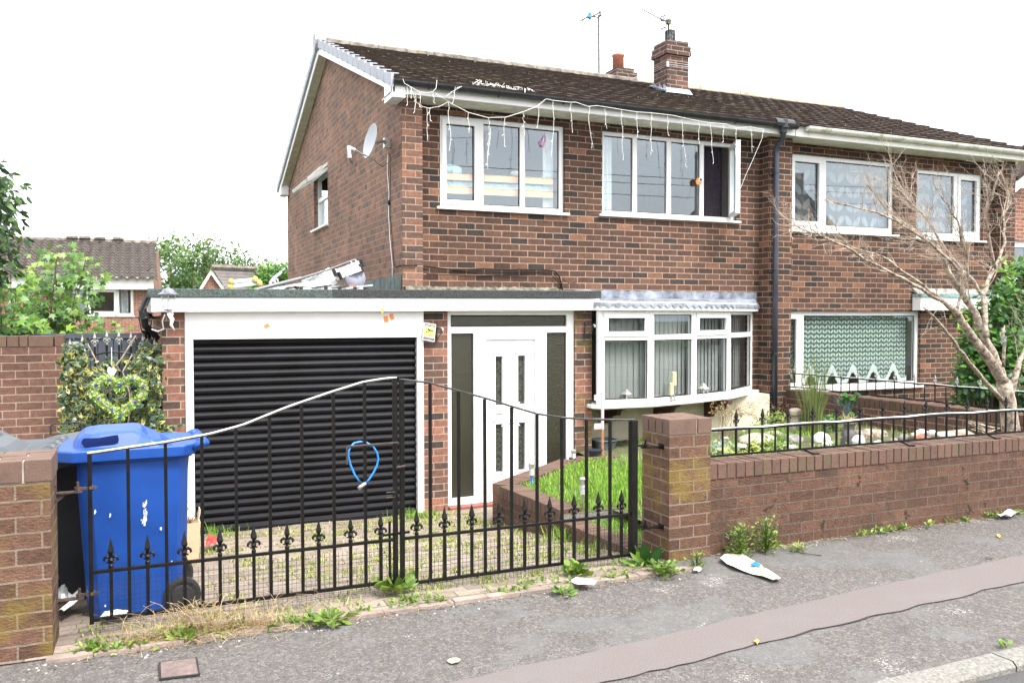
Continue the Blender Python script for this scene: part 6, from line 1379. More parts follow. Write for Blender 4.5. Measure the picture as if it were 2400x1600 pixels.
for (a, t0, t1, lb_, r_) in ((1580, 871, 915, 'taller cream pillar candle in the bow window', .026), (1574, 897, 925, 'shorter cream pillar candle in the bow window', .024)):
    Yc = 8.385 if a == 1580 else 8.365; c = P(a, t1, Yc); z1 = P(a, t0, Yc).z; zb = P(a, 903 if a == 1580 else t1, Yc).z
    t = thing('pillar_candle', (c.x, c.y, BB), lb_, 'candle', 'candles on the bow window ledge')
    q = MB(); q.lathe((c.x, c.y, zb), [(r_,0),(r_,z1-zb-.005),(r_*.8,z1-zb),(.0,z1-zb-.004)], 18); q.build('wax', M['candle'], t, smooth=False); q = MB(); q.lathe((c.x, c.y, BB+.004), [(.03,0),(.03,.006),(.008,.012),(.010,.04),(.006,.06),(.022,max(.062,zb-BB-.008)),(.024,max(.064,zb-BB-.002))], 14); q.build('holder', M['steel'], t)
# ---------------------------------------------------------------- trees and bushes
def cloud_tree(name, base, h, blobs, mat, nleaf, ls, label, cat='tree', group=None, trunk=True, kind='oval', seed=1, tr=.18):
    random.seed(seed); t = thing(name, base, label, cat, group); base = Vector(base)
    q = MB(); q.tube([base, base+Vector((U(-.1,.1), 0, h*.35)), base+Vector((U(-.3,.3), 0, h*.65))], [tr, tr*.7, tr*.4], 7)
    for (c, rx, ry, rz) in blobs:
        q.tube([base+Vector((0,0,h*.35)), (base+Vector((0,0,h*.5))).lerp(Vector(c), .5), Vector(c)], [tr*.45, tr*.3, tr*.12], 5)
    q.build('trunk', M['bark_dark'], t)
    q = MB(); vol = sum(b_[1]*b_[2]*b_[3] for b_ in blobs)
    for (c, rx, ry, rz) in blobs:
        c = Vector(c); n_ = int(nleaf*rx*ry*rz/vol); sub_ = [c+Vector((U(-1,1)*rx, U(-1,1)*ry, U(-1,1)*rz))*.85 for _ in range(max(6, n_//60))]
        for _ in range(n_):
            s0 = sub_[int(rnd()*len(sub_))]; p = s0+Vector((random.gauss(0, rx*.22), random.gauss(0, ry*.22), random.gauss(0, rz*.20)))
            out = (p-c); e = math.sqrt((out.x/rx)**2+(out.y/ry)**2+(out.z/rz)**2)
            if e > 1.18: continue
            add_leaf(q, p, rv()+Vector((0,0,-.3)), rv()+Vector((0,-.3,.6)), ls*U(.7,1.3), min(.99, max(.01, .30+.45*rnd()+.25*(out.z/rz))), kind)
    q.build('crown', mat, t); return t
for i, (a, b3, y, rx, rz, lb_) in enumerate(((395, 630, 58, 1.6, 2.0, 'pale green tree touching the right edge of the pantiled house'), (440, 618, 62, 2.6, 1.9, 'broad green tree with sprigs above it, left of the small gable'), (500, 622, 66, 2.6, 2.1, 'rounded dark green tree behind the small gabled house'), (560, 640, 70, 3.0, 1.4, 'low green tree sloping down behind the small slate roof'))):
    c = P(a, b3, y); c2 = c+Vector((rx*.5, 1, -.7)); cloud_tree('broadleaf_tree', (c.x, c.y, -1), c.z+1, [(c, rx, 2, rz), (c2+Vector((0,0,-1.2)), rx*1.1, 2, rz*.9)], M['l_far'], 2600, .30, lb_, group='trees behind the far houses', seed=40+i)
for i, (a, b3, y, lb_) in enumerate(((470, 600, 57, 'spindly young sprigs rising from the broad far tree'), (572, 628, 57, 'thin dark sprigs left of the slate roof ridge'), (612, 640, 60, 'wispy pale shrub top above the slate roof'))):
    c = P(a, b3, y); t = thing('sapling', (c.x, c.y, -1), lb_, 'sapling', 'thin saplings beyond the roofs'); random.seed(60+i); q = MB(); ql = MB()
    for k in range(7):
        x = c.x+U(-1.1,1.1); top = c.z+U(-.3,.5); q.tube([(x, c.y, -1), (x+U(-.1,.1), c.y, c.z-1), (x+U(-.2,.2), c.y, top)], .03, 4)
        for _ in range(26): add_leaf(ql, Vector((x+U(-.28,.28), c.y+U(-.3,.3), top-U(0,1.3))), rv(), rv(), .24, rnd()*.98+.01)
    q.build('stems', M['bark_dark'], t); ql.build('leaves', M['l_far'], t)
c = P(646, 668, 26); cloud_tree('round_bush', (c.x+.5, c.y, -1), c.z+1, [(c+Vector((.3,0,-.1)), .95, .9, .75), (c+Vector((-.35,0,-.45)), .6, .8, .5)], M['l_shrub'], 5200, .10, 'bright rounded green bush beyond the garage roof next to the gable', 'bush', kind='round', seed=77)
# leafy bushes behind the garden wall at far left
def maple_bush(name, base, stems, label, mat, seed, ls=.11, nl=36, kind='maple', grp=None, spread=.16):
    random.seed(seed); t = thing(name, base, label, 'bush', grp); base = Vector(base); q = MB(); ql = MB()
    for (tx, tz, yy) in stems:
        T = Vector((tx, yy, tz)); p0 = base+Vector((U(-.2,.2), 0, 0)); mid = p0.lerp(T, .5)+Vector((U(-.1,.1), U(-.1,.1), .15)); pts_ = [p0, mid, T]; q.tube(pts_, [.022,.014,.004], 5)
        for k in range(nl):
            u = 1-(rnd()**1.5)*.62; c = p0.lerp(mid, u*2) if u < .5 else mid.lerp(T, u*2-1); w_ = spread*(1.5-u)
            p = c+Vector((U(-1,1)*w_*2, U(-1,1)*w_, U(-1,1)*w_*1.2)); ht = (p.z-base.z)/(T.z-base.z+.01)
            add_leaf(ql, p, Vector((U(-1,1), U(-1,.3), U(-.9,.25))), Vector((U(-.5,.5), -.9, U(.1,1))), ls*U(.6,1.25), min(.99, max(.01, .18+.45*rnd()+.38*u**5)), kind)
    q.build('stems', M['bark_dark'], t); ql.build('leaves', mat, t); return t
def st(lst, y): return [(P(a, b3, y).x, P(a, b3, y).z, y+U(-.3,.3)) for a, b3 in lst]
random.seed(1)
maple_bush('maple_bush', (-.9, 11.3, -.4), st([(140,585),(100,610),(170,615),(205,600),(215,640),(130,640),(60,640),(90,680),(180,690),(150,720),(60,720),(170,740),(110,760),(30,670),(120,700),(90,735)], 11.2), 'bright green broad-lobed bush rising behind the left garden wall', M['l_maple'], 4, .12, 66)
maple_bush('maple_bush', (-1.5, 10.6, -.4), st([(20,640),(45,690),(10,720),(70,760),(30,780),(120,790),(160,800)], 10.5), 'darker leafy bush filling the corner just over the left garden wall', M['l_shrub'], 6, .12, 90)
maple_bush('maple_bush', (-.6, 11.8, -.4), st([(225,790),(270,775),(245,755),(190,780),(160,770),(280,800)], 11.6), 'small dark-leaved bush just behind the ivy gate', M['l_shrub'], 9, .08, 60)
t = thing('overhanging_tree', (-3.2, 10.0, -.4), 'dark leafy tree reaching in from the left edge against the sky', 'tree'); random.seed(15); q = MB(); ql = MB()
q.tube([(-3.2,10,-.4), (-3.0,10,1.5), (-2.6,9.9,3.0)], [.12,.09,.05], 7)
for a, b3, n_ in ((8,395,26),(30,410,26),(60,442,40),(50,470,34),(30,460,34),(10,440,30),(0,420,30),(40,500,34),(52,532,30),(20,520,40),(0,560,50),(35,560,30),(10,590,60),(30,620,60),(0,650,60),(45,590,14)):
    T = P(a, b3, 9.9+U(-.3,.3)); q.tube([(-2.6,9.9,2.6), Vector((-2.2,9.9,T.z-.3)), T], [.02,.012,.004], 4)
    for _ in range(n_*2):
        u = rnd(); p = T+Vector((-u*.55+U(-.08,.08), U(-.15,.15), -u*.25+U(-.10,.10))); add_leaf(ql, p, Vector((U(-.3,1), U(-.5,.5), U(-1,.1))), rv(), U(.07,.12), rnd()*.98+.01, 'oval')
q.build('trunk', M['bark_dark'], t); ql.build('crown', M['l_dark'], t)
# big green shrub at the right
random.seed(3); t = thing('green_shrub', (9.6, 7.2, .05), 'large glossy green shrub behind the bare tree at the right edge', 'shrub'); ql = MB(); q = MB()
bl = []
for a, b3, r_ in ((2345,710,.26),(2395,670,.34),(2320,770,.36),(2390,760,.46),(2310,830,.34),(2290,880,.26),(2350,850,.42),(2330,910,.38),(2400,880,.5),(2265,945,.18),(2300,960,.30),(2360,960,.36),(2410,640,.26),(2430,720,.5),(2262,745,.10),(2275,800,.12)):
    bl.append((P(a, b3, 7.3+U(-.3,.4)), r_))
for k in range(9): b0 = bl[int(rnd()*len(bl))][0]; q.tube([(9.6+U(-.3,.3),7.3,.05), (9.6+U(-.4,.4),7.3,.9), b0], [.03,.02,.008], 5)
for c, r_ in bl:
    for _ in range(int(4200*r_*r_)):
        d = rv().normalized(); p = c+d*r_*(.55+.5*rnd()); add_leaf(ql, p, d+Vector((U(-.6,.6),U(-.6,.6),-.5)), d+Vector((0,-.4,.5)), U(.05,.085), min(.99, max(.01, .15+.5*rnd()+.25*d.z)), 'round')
for a, b3, n_ in ((2349,622,16),(2362,650,14),(2385,700,8),(2255,760,20),(2245,735,10)):
    c = P(a, b3, 7.1)
    for _ in range(n_): add_leaf(ql, c+rv(.08), rv(), rv(), .07, .9+.09*rnd(), 'oval')
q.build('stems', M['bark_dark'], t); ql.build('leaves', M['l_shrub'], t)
# bare tree
bt_ = thing('bare_tree', P(2372, 1030, 5.5), 'leafless pale-barked tree with many fine twigs leaning over the front railing', 'tree')
random.seed(19); q = MB()
def limb(pts_, r0, r1, y0, y1, n_=7):
    P_ = [P(a, b3, y0+(y1-y0)*i/(len(pts_)-1)) for i, (a, b3) in enumerate(pts_)]; 
    out = []
    for i in range(len(P_)-1):
        for k in range(3): out.append(P_[i].lerp(P_[i+1], k/3)+(rv(.008) if (i or k) else Vector((0,0,0))))
    out.append(P_[-1]); rr = [r0+(r1-r0)*(i/(len(out)-1))**.8 for i in range(len(out))]; q.tube(out, [x*U(.92,1.08) for x in rr], n_); return out
y0 = 5.5
g_ = PZ(2372, 1030, .2)
q.tube([P(2378,1085,y0), P(2372,1030,y0), P(2366,980,y0), P(2362,940,y0), P(2352,895,y0)], [.105,.085,.075,.07,.065], 10)
L1 = limb([(2358,905),(2310,830),(2265,770),(2240,728),(2200,700),(2165,668)], .055, .013, y0, y0-.2, 8)
L1b = limb([(2240,728),(2255,690),(2266,650),(2268,600),(2259,581),(2244,518),(2221,480),(2198,451)], .016, .005, y0-.1, y0-.4)
L2 = limb([(2356,900),(2335,845),(2308,790),(2285,732),(2256,690),(2220,632),(2198,579),(2152,551),(2105,515),(2068,480),(2030,428)], .046, .006, y0, y0+.3, 8)
L2b = limb([(2246,680),(2246,633),(2180,570),(2120,530),(2055,495),(1953,474)], .02, .005, y0+.1, y0-.1)
L3 = limb([(2312,790),(2308,720),(2303,690),(2320,650),(2333,625),(2356,569),(2351,505),(2369,472),(2345,400)], .030, .005, y0, y0+.5)
L3b = limb([(2333,630),(2318,551),(2308,505),(2325,467),(2343,403)], .014, .004, y0+.2, y0)
L4 = limb([(2352,940),(2290,870),(2255,830),(2230,790),(2200,755),(2165,720)], .024, .009, y0, y0-.5)
L5 = limb([(2368,930),(2385,860),(2405,815),(2440,760)], .036, .016, y0, y0+.1)
L6 = limb([(2200,702),(2140,665),(2106,648),(2030,610),(1978,574),(1930,556),(1890,540),(1850,524)], .018, .004, y0-.2, y0-.5)
L7 = limb([(2165,668),(2120,640),(2070,600),(2000,580),(1950,560),(1880,545)], .012, .004, y0-.2, y0)
L8 = limb([(2300,690),(2275,650),(2225,600),(2190,540),(2160,500),(2130,470),(2110,440)], .016, .004, y0, y0+.6)
L9 = limb([(2352,860),(2354,800),(2350,770)], .016, .010, y0-.1, y0-.15)
q.tube([P(2384,1085,y0+.05), P(2378,1000,y0+.05), P(2370,945,y0)], [.06,.045,.03], 8)
q.build('trunk', M['bark'], bt_, smooth=True)
q = MB()
def twig(p, d, l, r, dep):
    pts_ = [p]; n_ = 4; dd = d.normalized()
    for k in range(n_):
        dd = (dd+rv(.30)+Vector((-.05,0,.06))).normalized(); pts_.append(pts_[-1]+dd*l/n_)
    q.tube(pts_, [r, r*.8, r*.6, r*.45, r*.3], 4, cap=False)
    if dep > 0:
        for k in range(3 if dep > 1 else 2):
            i = 1+int(rnd()*3.9); twig(pts_[min(i, 4)], (dd+rv(.75)).normalized(), l*U(.45,.7), r*.55, dep-1)
for Lm, n_, ln in ((L1b,20,.42),(L2,32,.42),(L2b,30,.30),(L3,22,.36),(L3b,14,.34),(L4,2,.3),(L6,22,.28),(L7,18,.26),(L8,28,.42),(L5,5,.5),(L1,4,.4)):
    m0 = int(len(Lm)*.30)
    for _ in range(n_):
        i = m0+int(rnd()*(len(Lm)-m0-1)); d = (Lm[i+1]-Lm[i]).normalized(); twig(Lm[i], d+rv(.65)+Vector((0,0,.25)), ln*U(.5,1.2), .0042, 2)
q.build('twigs', M['twig'], bt_)
ob = P(2352, 800, 5.3); t = thing('solar_bulb', ob, 'clear glass bulb light with a silver cap hooked on the bare tree', 'lamp')
q = MB(); q.ball(ob, .026, .026, .03, 14, 9); q.build('bulb', M['glass_clear'], t, smooth=True); q = MB(); q.lathe(ob+Vector((0,0,.022)), [(.024,0),(.026,.028),(.0,.03)], 14); q.build('cap', M['steel'], t)
q = MB(); q.tube([ob+Vector((0,0,.05)), ob+Vector((-.01,0,.08)), ob+Vector((.012,0,.15))], [.012,.012,.003], 6); q.build('spike', M['twig'], t)

# ---------------------------------------------------------------- grass, weeds and plants
def blades(name, pts_, mat, label, h, w_=.004, lean=.5, parent=None, cat='grass', kind='stuff'):
    q = MB()
    for p in pts_:
        hh = h*U(.5,1.3); a = U(0, 6.28); d = Vector((math.cos(a), math.sin(a), 0)); s_ = Vector((-d.y, d.x, 0))*w_*U(.7,1.4); p = Vector(p); ln = lean*U(.1,1)*hh; r_ = rnd()*.98+.01
        m_ = p+Vector((0,0,hh*.6))+d*ln*.4; t_ = p+Vector((0,0,hh))+d*ln; b = len(q.v)
        q.v += [tuple(p-s_), tuple(p+s_), tuple(m_+s_*.7), tuple(m_-s_*.7), tuple(t_)]; q.f += [(b,b+1,b+2,b+3), (b+3,b+2,b+4)]; q.rn += [r_, r_]
    o = q.build(name, mat, parent)
    if parent is None: tag(o, label, cat, None, kind)
    return o
random.seed(22); lw_pts = []
for _ in range(15000):
    x, y = U(3.02, 4.6), U(5.05, 8.0)
    if y > 5.93: 
        if x < 2.93+.20 or (y-7.05) > (x-2.98)*.80-.15: continue
        lw_pts.append((x, y, .058+.008*math.sin(x*5)))
    elif x > 3.14: lw_pts.append((x, y, -.035))
blades('lawn_grass', lw_pts, M['l_grass'], 'bright green lawn in the small raised bed by the drive', .045, .0035, .9)
gp = [] 
for _ in range(26000):
    x, y = U(3.5, 7.9), U(4.92, 8.9); p = math.sin(2.3*x+1.2*y)+math.sin(3.7*y-1.1*x)
    if p < -.5 or (x > 6.9 and rnd() < .85) or (y > 7.8 and x < 5.3) or (y > 7.4 and rnd() < .6): continue
    gp.append((x, y, garden_z(x, y)-.02))
blades('garden_grass', gp, M['l_grass'], 'bright green uneven grass between the stones in the walled garden', .075, .0035, .8)
random.seed(23); jp = []
for k in range(850):
    x, y = U(-.3, 3.0), U(4.62, 8.35)
    row = round((y)/.105)*.105
    if rnd() < .35 and x < 1.2: continue
    if y > 5 and rnd() > .4+.2*x: continue
    y = row; n_ = int(U(6, 34)); sx_, sy_ = U(.02,.07), U(.006,.03)
    for _ in range(n_): xx = x+random.gauss(0, sx_); jp.append((min(xx, 3.0), y+random.gauss(0, sy_), dz(xx, y)-.004))
jp = [p for p in jp if p[1] < 8.42]
blades('joint_weeds', jp, M['l_moss'], 'yellow-green grass tufts growing in the joints of the block paving', .030, .0035, 1.3)
# strip of dry grass, stones and crumbs along the kerb of the drive
random.seed(24); dp = []
for _ in range(1500):
    x = U(-.35, 3.1); 
    if rnd() > (.95 if -.1 < x < .9 else .30 if x < 1.2 else .22 if x < 2.6 else .5): continue
    dp.append((x, random.gauss(4.46, .06), .0))
q = MB()
for p in dp:
    a = U(0, 6.28); d = Vector((math.cos(a), math.sin(a), U(-.02,.15)*(1))); p = Vector(p)+Vector((0,0,.008)); l = U(.03,.13); s_ = Vector((-d.y, d.x, 0))*.0016; q.face([p-s_, p+s_, p+d*l+Vector((0,0,U(0,.012)))], rnd()*.98+.01)
tag(q.build('dry_straw', M['l_dry']), 'dry yellow straw lying along the edge between drive and pavement', 'straw', kind='stuff')
dt = []
for (cx_, cy_, n_, s_) in ((.02,4.50,90,.06),(.14,4.50,260,.06),(.24,4.52,260,.05),(.34,4.47,220,.08),(.48,4.50,160,.08),(.60,4.46,120,.06),(-.1,4.55,40,.05),(.9,4.46,40,.1)):
    for _ in range(n_): dt.append((random.gauss(cx_, s_), random.gauss(cy_, s_*.4), .0))
q = MB()
for i, p in enumerate(dt):
    p = Vector(p); a = U(0, 6.28); d = Vector((math.cos(a), math.sin(a)*.6, 0)); ln = U(.02,.16) if i % 3 else U(.1,.26); hh = U(.02,.11) if i % 4 else U(.1,.24); r2 = rnd()*.98+.01; s_ = Vector((-d.y, d.x, 0))*.0017
    row = [p+d*ln*(u**1.6)+Vector((0,0,hh*(1.5*u-.75*u*u*(1+.9*(i%2))))) for u in (0,.25,.5,.75,1)]; row = [Vector((v.x, v.y, max(v.z, .012))) for v in row]; q.grid_faces([[v-s_ for v in row], [v+s_ for v in row]], r=r2)
tag(q.build('dry_grass', M['l_dry']), 'long bleached grass stalks bending over the bottom of the left gate leaf', 'grass', kind='stuff')
q = MB(); random.seed(25)
for _ in range(900):
    if rnd() < .6: x, y = U(-.5, 3.2), random.gauss(4.38, .05)
    else: x, y = U(3.4, 9), random.gauss(4.60, .035)
    s_ = U(.003, .009); q.ball((x, y, .003), s_, s_*.8, s_*.5, 5, 3, .5, r=rnd()*.98+.01)
tag(q.build('loose_grit', leaf_mat('pale_grit', [(0, (.06,.055,.05)), (.7, (.17,.155,.14)), (1, (.5,.47,.43))], .9, 0)), 'loose grit and small pebbles gathered along the pavement edge', 'grit', kind='stuff')
q = MB()
for _ in range(1500):
    x = 3.46+U(0, 1)**1*7; y = 4.655-abs(random.gauss(0, .035)); a = U(0, 6.28); l = U(.006,.03); d = Vector((math.cos(a), math.sin(a), 0)); s_ = Vector((-d.y, d.x, 0))*l*U(.05,.35); p = Vector((x, y, .006+U(0,.006))); q.face([p-s_, p+s_, p+d*l+s_*.3, p+d*l-s_*.3], rnd()*.98+.01)
tag(q.build('leaf_litter', leaf_mat('brown_litter', [(0, (.05,.045,.02)), (.4, (.13,.11,.04)), (.7, (.25,.16,.08)), (1, (.50,.40,.24))], .95, 0)), 'brown leaf litter and moss at the foot of the front boundary wall', 'litter', kind='stuff')

def plant(name, c, label, n_, ls, h, kind='oval', mat='l_weed', r_=.1, seed=0, grp=None, cat='weed', up=.6, stems=True):
    random.seed(seed); t = thing(name, c, label, cat, grp); c = Vector(c); q = MB(); qs = MB()
    for k in range(n_):
        a = U(0, 6.28); d = Vector((math.cos(a), math.sin(a), U(up*.3, up*1.5))); p = c+Vector((math.cos(a), math.sin(a), 0))*r_*rnd()*.7+Vector((0,0,h*rnd()))
        add_leaf(q, p, d+rv(.45), Vector((0,0,1))+rv(.7), ls*U(.25,1.15), rnd()*.98+.01, kind, U(-.6,.6))
        if stems and k % 5 == 0: qs.tube([c, c.lerp(p, .5)+Vector((0,0,.01)), p], .0022, 4)
    q.build('leaves', M[mat], t)
    if qs.v: qs.build('stems', M['l_weed'], t)
    return t
WG = 'weeds along the drive and wall'
def gz(a, b3, z=.01): v = PZ(a, b3, z); return (v.x, v.y, z)
plant('dandelion', gz(925, 1385, .02), 'long-leaved weed growing under the meeting point of the gates', 46, .13, .04, 'oval', 'l_weed', .05, 1, WG)
plant('dandelion', gz(775, 1455), 'spreading green weed on the drive edge left of the gates\' meeting point', 60, .09, .02, 'oval', 'l_weed', .10, 2, WG, up=.35)
plant('dandelion', gz(425, 1500), 'small green weed among the dry stalks below the left gate leaf', 34, .07, .04, 'oval', 'l_weed', .07, 3, WG)
plant('dandelion', gz(1350, 1345, .02), 'low green clump under the right gate leaf', 90, .05, .05, 'round', 'l_weed', .08, 4, WG)
plant('dock_weed', gz(1520, 1325), 'broad-leaved dock at the left foot of the middle pillar', 26, .15, .03, 'oval', 'l_shrub', .05, 5, WG, up=1.3)
plant('low_weed', gz(1560, 1345), 'bushy bright green weed at the front corner of the middle pillar', 230, .030, .07, 'round', 'l_weed', .15, 6, WG)
plant('low_weed', gz(1632, 1330), 'loose sprigs of weed in front of the middle pillar', 120, .026, .10, 'oval', 'l_weed', .10, 7, WG)
plant('tall_weed', gz(1735, 1302), 'tallest weed clump with feathery stems right of the middle pillar', 300, .032, .20, 'oval', 'l_weed', .12, 8, WG)
plant('tall_weed', gz(1795, 1292), 'feathery weed clump against the wall, second right of the middle pillar', 260, .032, .22, 'oval', 'l_weed', .11, 9, WG)
plant('low_weed', gz(1870, 1288), 'flat yellowish tuft against the wall right of the tall weeds', 120, .05, .02, 'blade', 'l_moss', .13, 10, WG)
plant('tiny_weed', gz(2175, 1234), 'tiny two-leaved weed at the foot of the wall, left of the white litter', 10, .05, .03, 'oval', 'l_weed', .02, 11, WG)
plant('tiny_weed', gz(2225, 1223), 'tiny sprout at the foot of the wall, nearest the white litter', 9, .05, .04, 'oval', 'l_weed', .02, 12, WG)
plant('tiny_weed', gz(2356, 1514), 'tiny weed on the pavement by the kerb at the right', 20, .025, .015, 'round', 'l_weed', .03, 13, WG)
plant('dandelion', gz(1320, 1392), 'green weed on the kerb line in front of the right gate leaf', 44, .05, .02, 'oval', 'l_weed', .10, 14, WG, up=.4)
for i, (a, b3, n_, lb_) in enumerate(((1000, 1215, 150, 'grass tuft at the foot of the brick pier beside the porch'), (500, 1250, 90, 'grass tuft at the left end of the garage door threshold'), (950, 1218, 120, 'grass tuft at the right end of the garage door threshold'), (1340, 1262, 200, 'thick grass tuft at the corner of the raised bed'), (1390, 1300, 120, 'grass tuft inside the right gate leaf near its hinge'))):
    z = drive_z(8.2) if i < 3 else drive_z(5.6); v = PZ(a, b3, z); random.seed(80+i); t = thing('grass_tuft', v, lb_, 'grass', 'grass tufts on the drive'); v.y = min(v.y, 8.3)
    pp_ = [(v.x+random.gauss(0,.10), v.y+random.gauss(0,.05), v.z) for _ in range(n_)]; blades('blades', pp_, M['l_grass'], None, .10, .003, .9, t)
q = MB(); random.seed(71); cl = [(U(-.3,3.1), 4.46+U(-.05,.12)) for _ in range(46)]+[(U(3.5,8.5), 4.625) for _ in range(22)]
for cx_, cy_ in cl:
    n_ = int(U(10,60)); sx_ = U(.015,.07)
    for _ in range(n_):
        p = Vector((random.gauss(cx_, sx_), min(random.gauss(cy_, sx_*.4), 4.65 if cx_ > 3.3 else 9), U(.004,.03))); add_leaf(q, p, Vector((U(-1,1), U(-1,1), U(-.1,.9))), Vector((0,0,1))+rv(.6), U(.012,.045), rnd()*.98+.01, 'oval' if rnd() < .6 else 'blade')
tag(q.build('kerb_weeds', M['l_weed']), 'small mixed green weeds sprouting along the drive edge and wall foot', 'weeds', kind='stuff')
# garden plants
def grassclump(c, n_, h, lean, mat, label, w_=.003, r_=.05, seed=0, name='ornamental_grass'):
    random.seed(seed); c = Vector(c); t = thing(name, c, label, 'grass plant'); q = MB()
    for _ in range(n_):
        a = U(0, 6.28); d = Vector((math.cos(a), math.sin(a), 0)); p = c+d*r_*rnd(); hh = h*U(.5,1.1); ln = lean*U(0,1)*hh; s_ = Vector((-d.y, d.x, 0))*w_; r2 = rnd()*.98+.01
        row = [p+d*ln*(u**2)+Vector((0,0,hh*(u-.35*lean*u*u))) for u in (0,.35,.7,1)]; q.grid_faces([[v-s_*(1-.3*i) for i, v in enumerate(row)], [v+s_*(1-.3*i) for i, v in enumerate(row)]], r=r2)
    q.build('blades', M[mat], t); return t
grassclump((5.55, 7.2, .12), 520, .34, 1.3, 'l_blue', 'blue-grey fescue clump behind the middle gate pillar', .0028, .12, 1, 'blue_fescue')
v = P(1905, 950, 7.4); grassclump((v.x, 7.4, .28), 230, 1.05, .35, 'l_tall', 'tall upright green grass clump in front of the neighbouring window', .004, .13, 2)
v = P(1990, 930, 7.9); grassclump((v.x-.02, 7.9, .34), 160, .40, .7, 'l_blue', 'small blue-grey spiky plant behind the milk churn', .003, .05, 3, 'blue_fescue')
dg = thing('dry_seed_grass', (5.75, 7.4, .15), 'bleached seed-headed grass stalks rising above the blue fescue', 'grass plant'); random.seed(6); q = MB(); ql = MB()
for k in range(44):
    a = 1668+U(0, 110); b3 = U(935, 975); T = P(a, b3, 7.4+U(-.1,.1)); q.tube([(5.7+U(-.12,.12),7.4,.15), Vector((5.7,7.4,.5)).lerp(T, .5)+Vector((U(-.02,.02),0,.02)), T], .0016, 3)
    for _ in range(8): add_leaf(ql, T+rv(.02)-Vector((0,0,.02)), rv(), rv(), .022, rnd()*.98+.01)
q.build('stalks', M['l_dry'], dg); ql.build('seed_heads', M['l_dry'], dg)
dg = thing('dry_seed_grass', (6.6, 7.6, .2), 'arching dry stalks with curled heads beside the stone post', 'grass plant'); random.seed(7); q = MB()
for (a, b3) in ((1790,932),(1795,945),(1830,946),(1785,960),(1812,955),(1838,972),(1845,950),(1800,963),(1826,960),(1848,985)):
    T = P(a, b3, 7.5); B = P(1838, 1010, 7.5); M_ = B.lerp(T, .6)+Vector((.03,0,.05)); q.tube([B, M_, T+Vector((.02,0,.015)), T, T+Vector((-.02,0,-.015))], [.0016,.0016,.003,.004,.002], 4)
q.build('stalks', M['l_dry'], dg)
def leafclump(pxs, Y, label, n_, ls, mat, kind, seed, rr=.09, name='garden_plant'):
    random.seed(seed); c0 = P(*pxs[0], Y); t = thing(name, (c0.x, Y, garden_z(c0.x, Y)), label, 'plant'); q = MB(); qs = MB()
    for a, b3 in pxs:
        c = P(a, b3, Y); qs.tube([(c0.x+U(-.1,.1), Y, garden_z(c0.x, Y)-.02), c], .004, 4)
        for _ in range(n_): p = c+Vector((random.gauss(0, rr), random.gauss(0, rr), random.gauss(0, rr*.7))); p.z = max(p.z, garden_z(p.x, p.y)); add_leaf(q, p, rv()+Vector((0,-.3,0)), Vector((U(-.4,.4),-.7,1)), ls*U(.7,1.3), rnd()*.98+.01, kind)
    q.build('leaves', M[mat], t); qs.build('stems', M['twig'], t); return t
leafclump([(1985,935),(1990,955),(2010,960),(2020,980),(2035,985),(2025,1005),(2040,1010),(2000,1000),(2010,945),(2088,955),(2075,962)], 7.9, 'bramble climbing the dividing wall behind the milk churn', 24, .07, 'l_shrub', 'round', 31, .05)
leafclump([(1800,985),(1820,975),(1835,985),(1780,1000),(1810,1000)], 8.2, 'low bushy green plant against the house below the downpipe', 60, .045, 'l_weed', 'oval', 32, .07)
leafclump([(1930,985),(1945,990),(1960,985),(1900,985),(1880,990)], 7.6, 'leafy plant at the foot of the tall grass', 40, .055, 'l_shrub', 'round', 33, .06)
leafclump([(1690,1065),(1720,1062),(1750,1068),(1780,1060),(1700,1080),(1740,1082),(1775,1078)], 5.9, 'low yellow-green ground plants just behind the front railing by the pillar', 90, .035, 'l_moss', 'oval', 34, .07)
leafclump([(1800,1045),(1820,1050),(1850,1060),(1930,1055),(1960,1060)], 6.1, 'patch of bright green leafy ground cover behind the railing', 90, .030, 'l_weed', 'round', 35, .06)
# ---------------------------------------------------------------- garden ornaments and stones
def rock(a, b3, Y, rx, ry, rz, mat, label, seed, name='garden_stone', cat='stone', grp='stones in the walled garden'):
    random.seed(seed); c = P(a, b3, Y); q = MB(); q.ball(c, rx, ry, rz, 12, 8, .32, Matrix.Rotation(U(0,3), 3, 'Z')); o = q.build(name, mat); m_ = o.modifiers.new('s', 'SUBSURF'); m_.levels = m_.render_levels = 1; return tag(o, label, cat, grp)
for i, (a, b3, Y, rx, rz, mt, lb_) in enumerate(((1775,1030,7.0,.26,.07,'stone','large flat buff stone near the left of the railed garden'),(1815,1022,7.4,.15,.06,'stone','buff stone right behind the large flat one'),(1860,1030,7.0,.13,.06,'stone_g','grey-brown stone left of the tall grass'),(1838,1052,6.4,.12,.05,'stone','long low stone in front of the grey-brown one'),(1925,1030,6.9,.10,.085,'stone_w','large white stone left of the milk churn'),(1940,1043,6.4,.065,.045,'stone_w','white stone right beside the large white one'),(1858,1048,6.0,.035,.025,'stone_w','small white pebble in the grass of the walled garden'),(1738,1045,6.6,.07,.02,'stone_w','flat white stone near the garden solar light'),(1795,1002,7.9,.10,.04,'stone_g','grey stone against the house near the downpipe'),(2095,1035,6.2,.06,.04,'stone','small stone left of the terracotta piece'),(2120,1028,6.4,.07,.05,'stone_g','dark stone behind the terracotta piece'),(2160,1013,6.6,.07,.035,'stone_w','pale stone above the terracotta piece'),(2185,1016,6.5,.06,.04,'stone_w','pale stone left of the square slab'),(2060,1040,6.0,.07,.035,'stone_w','white stone right of the white seated ornament'),(2145,1022,6.3,.08,.04,'stone','flat brown stone left of the pale stones'),(2355,1030,5.9,.08,.06,'stone','stone at the foot of the bare tree'))):
    rock(a, b3, Y, rx, rx*.75, rz, M[mt], lb_, 100+i)
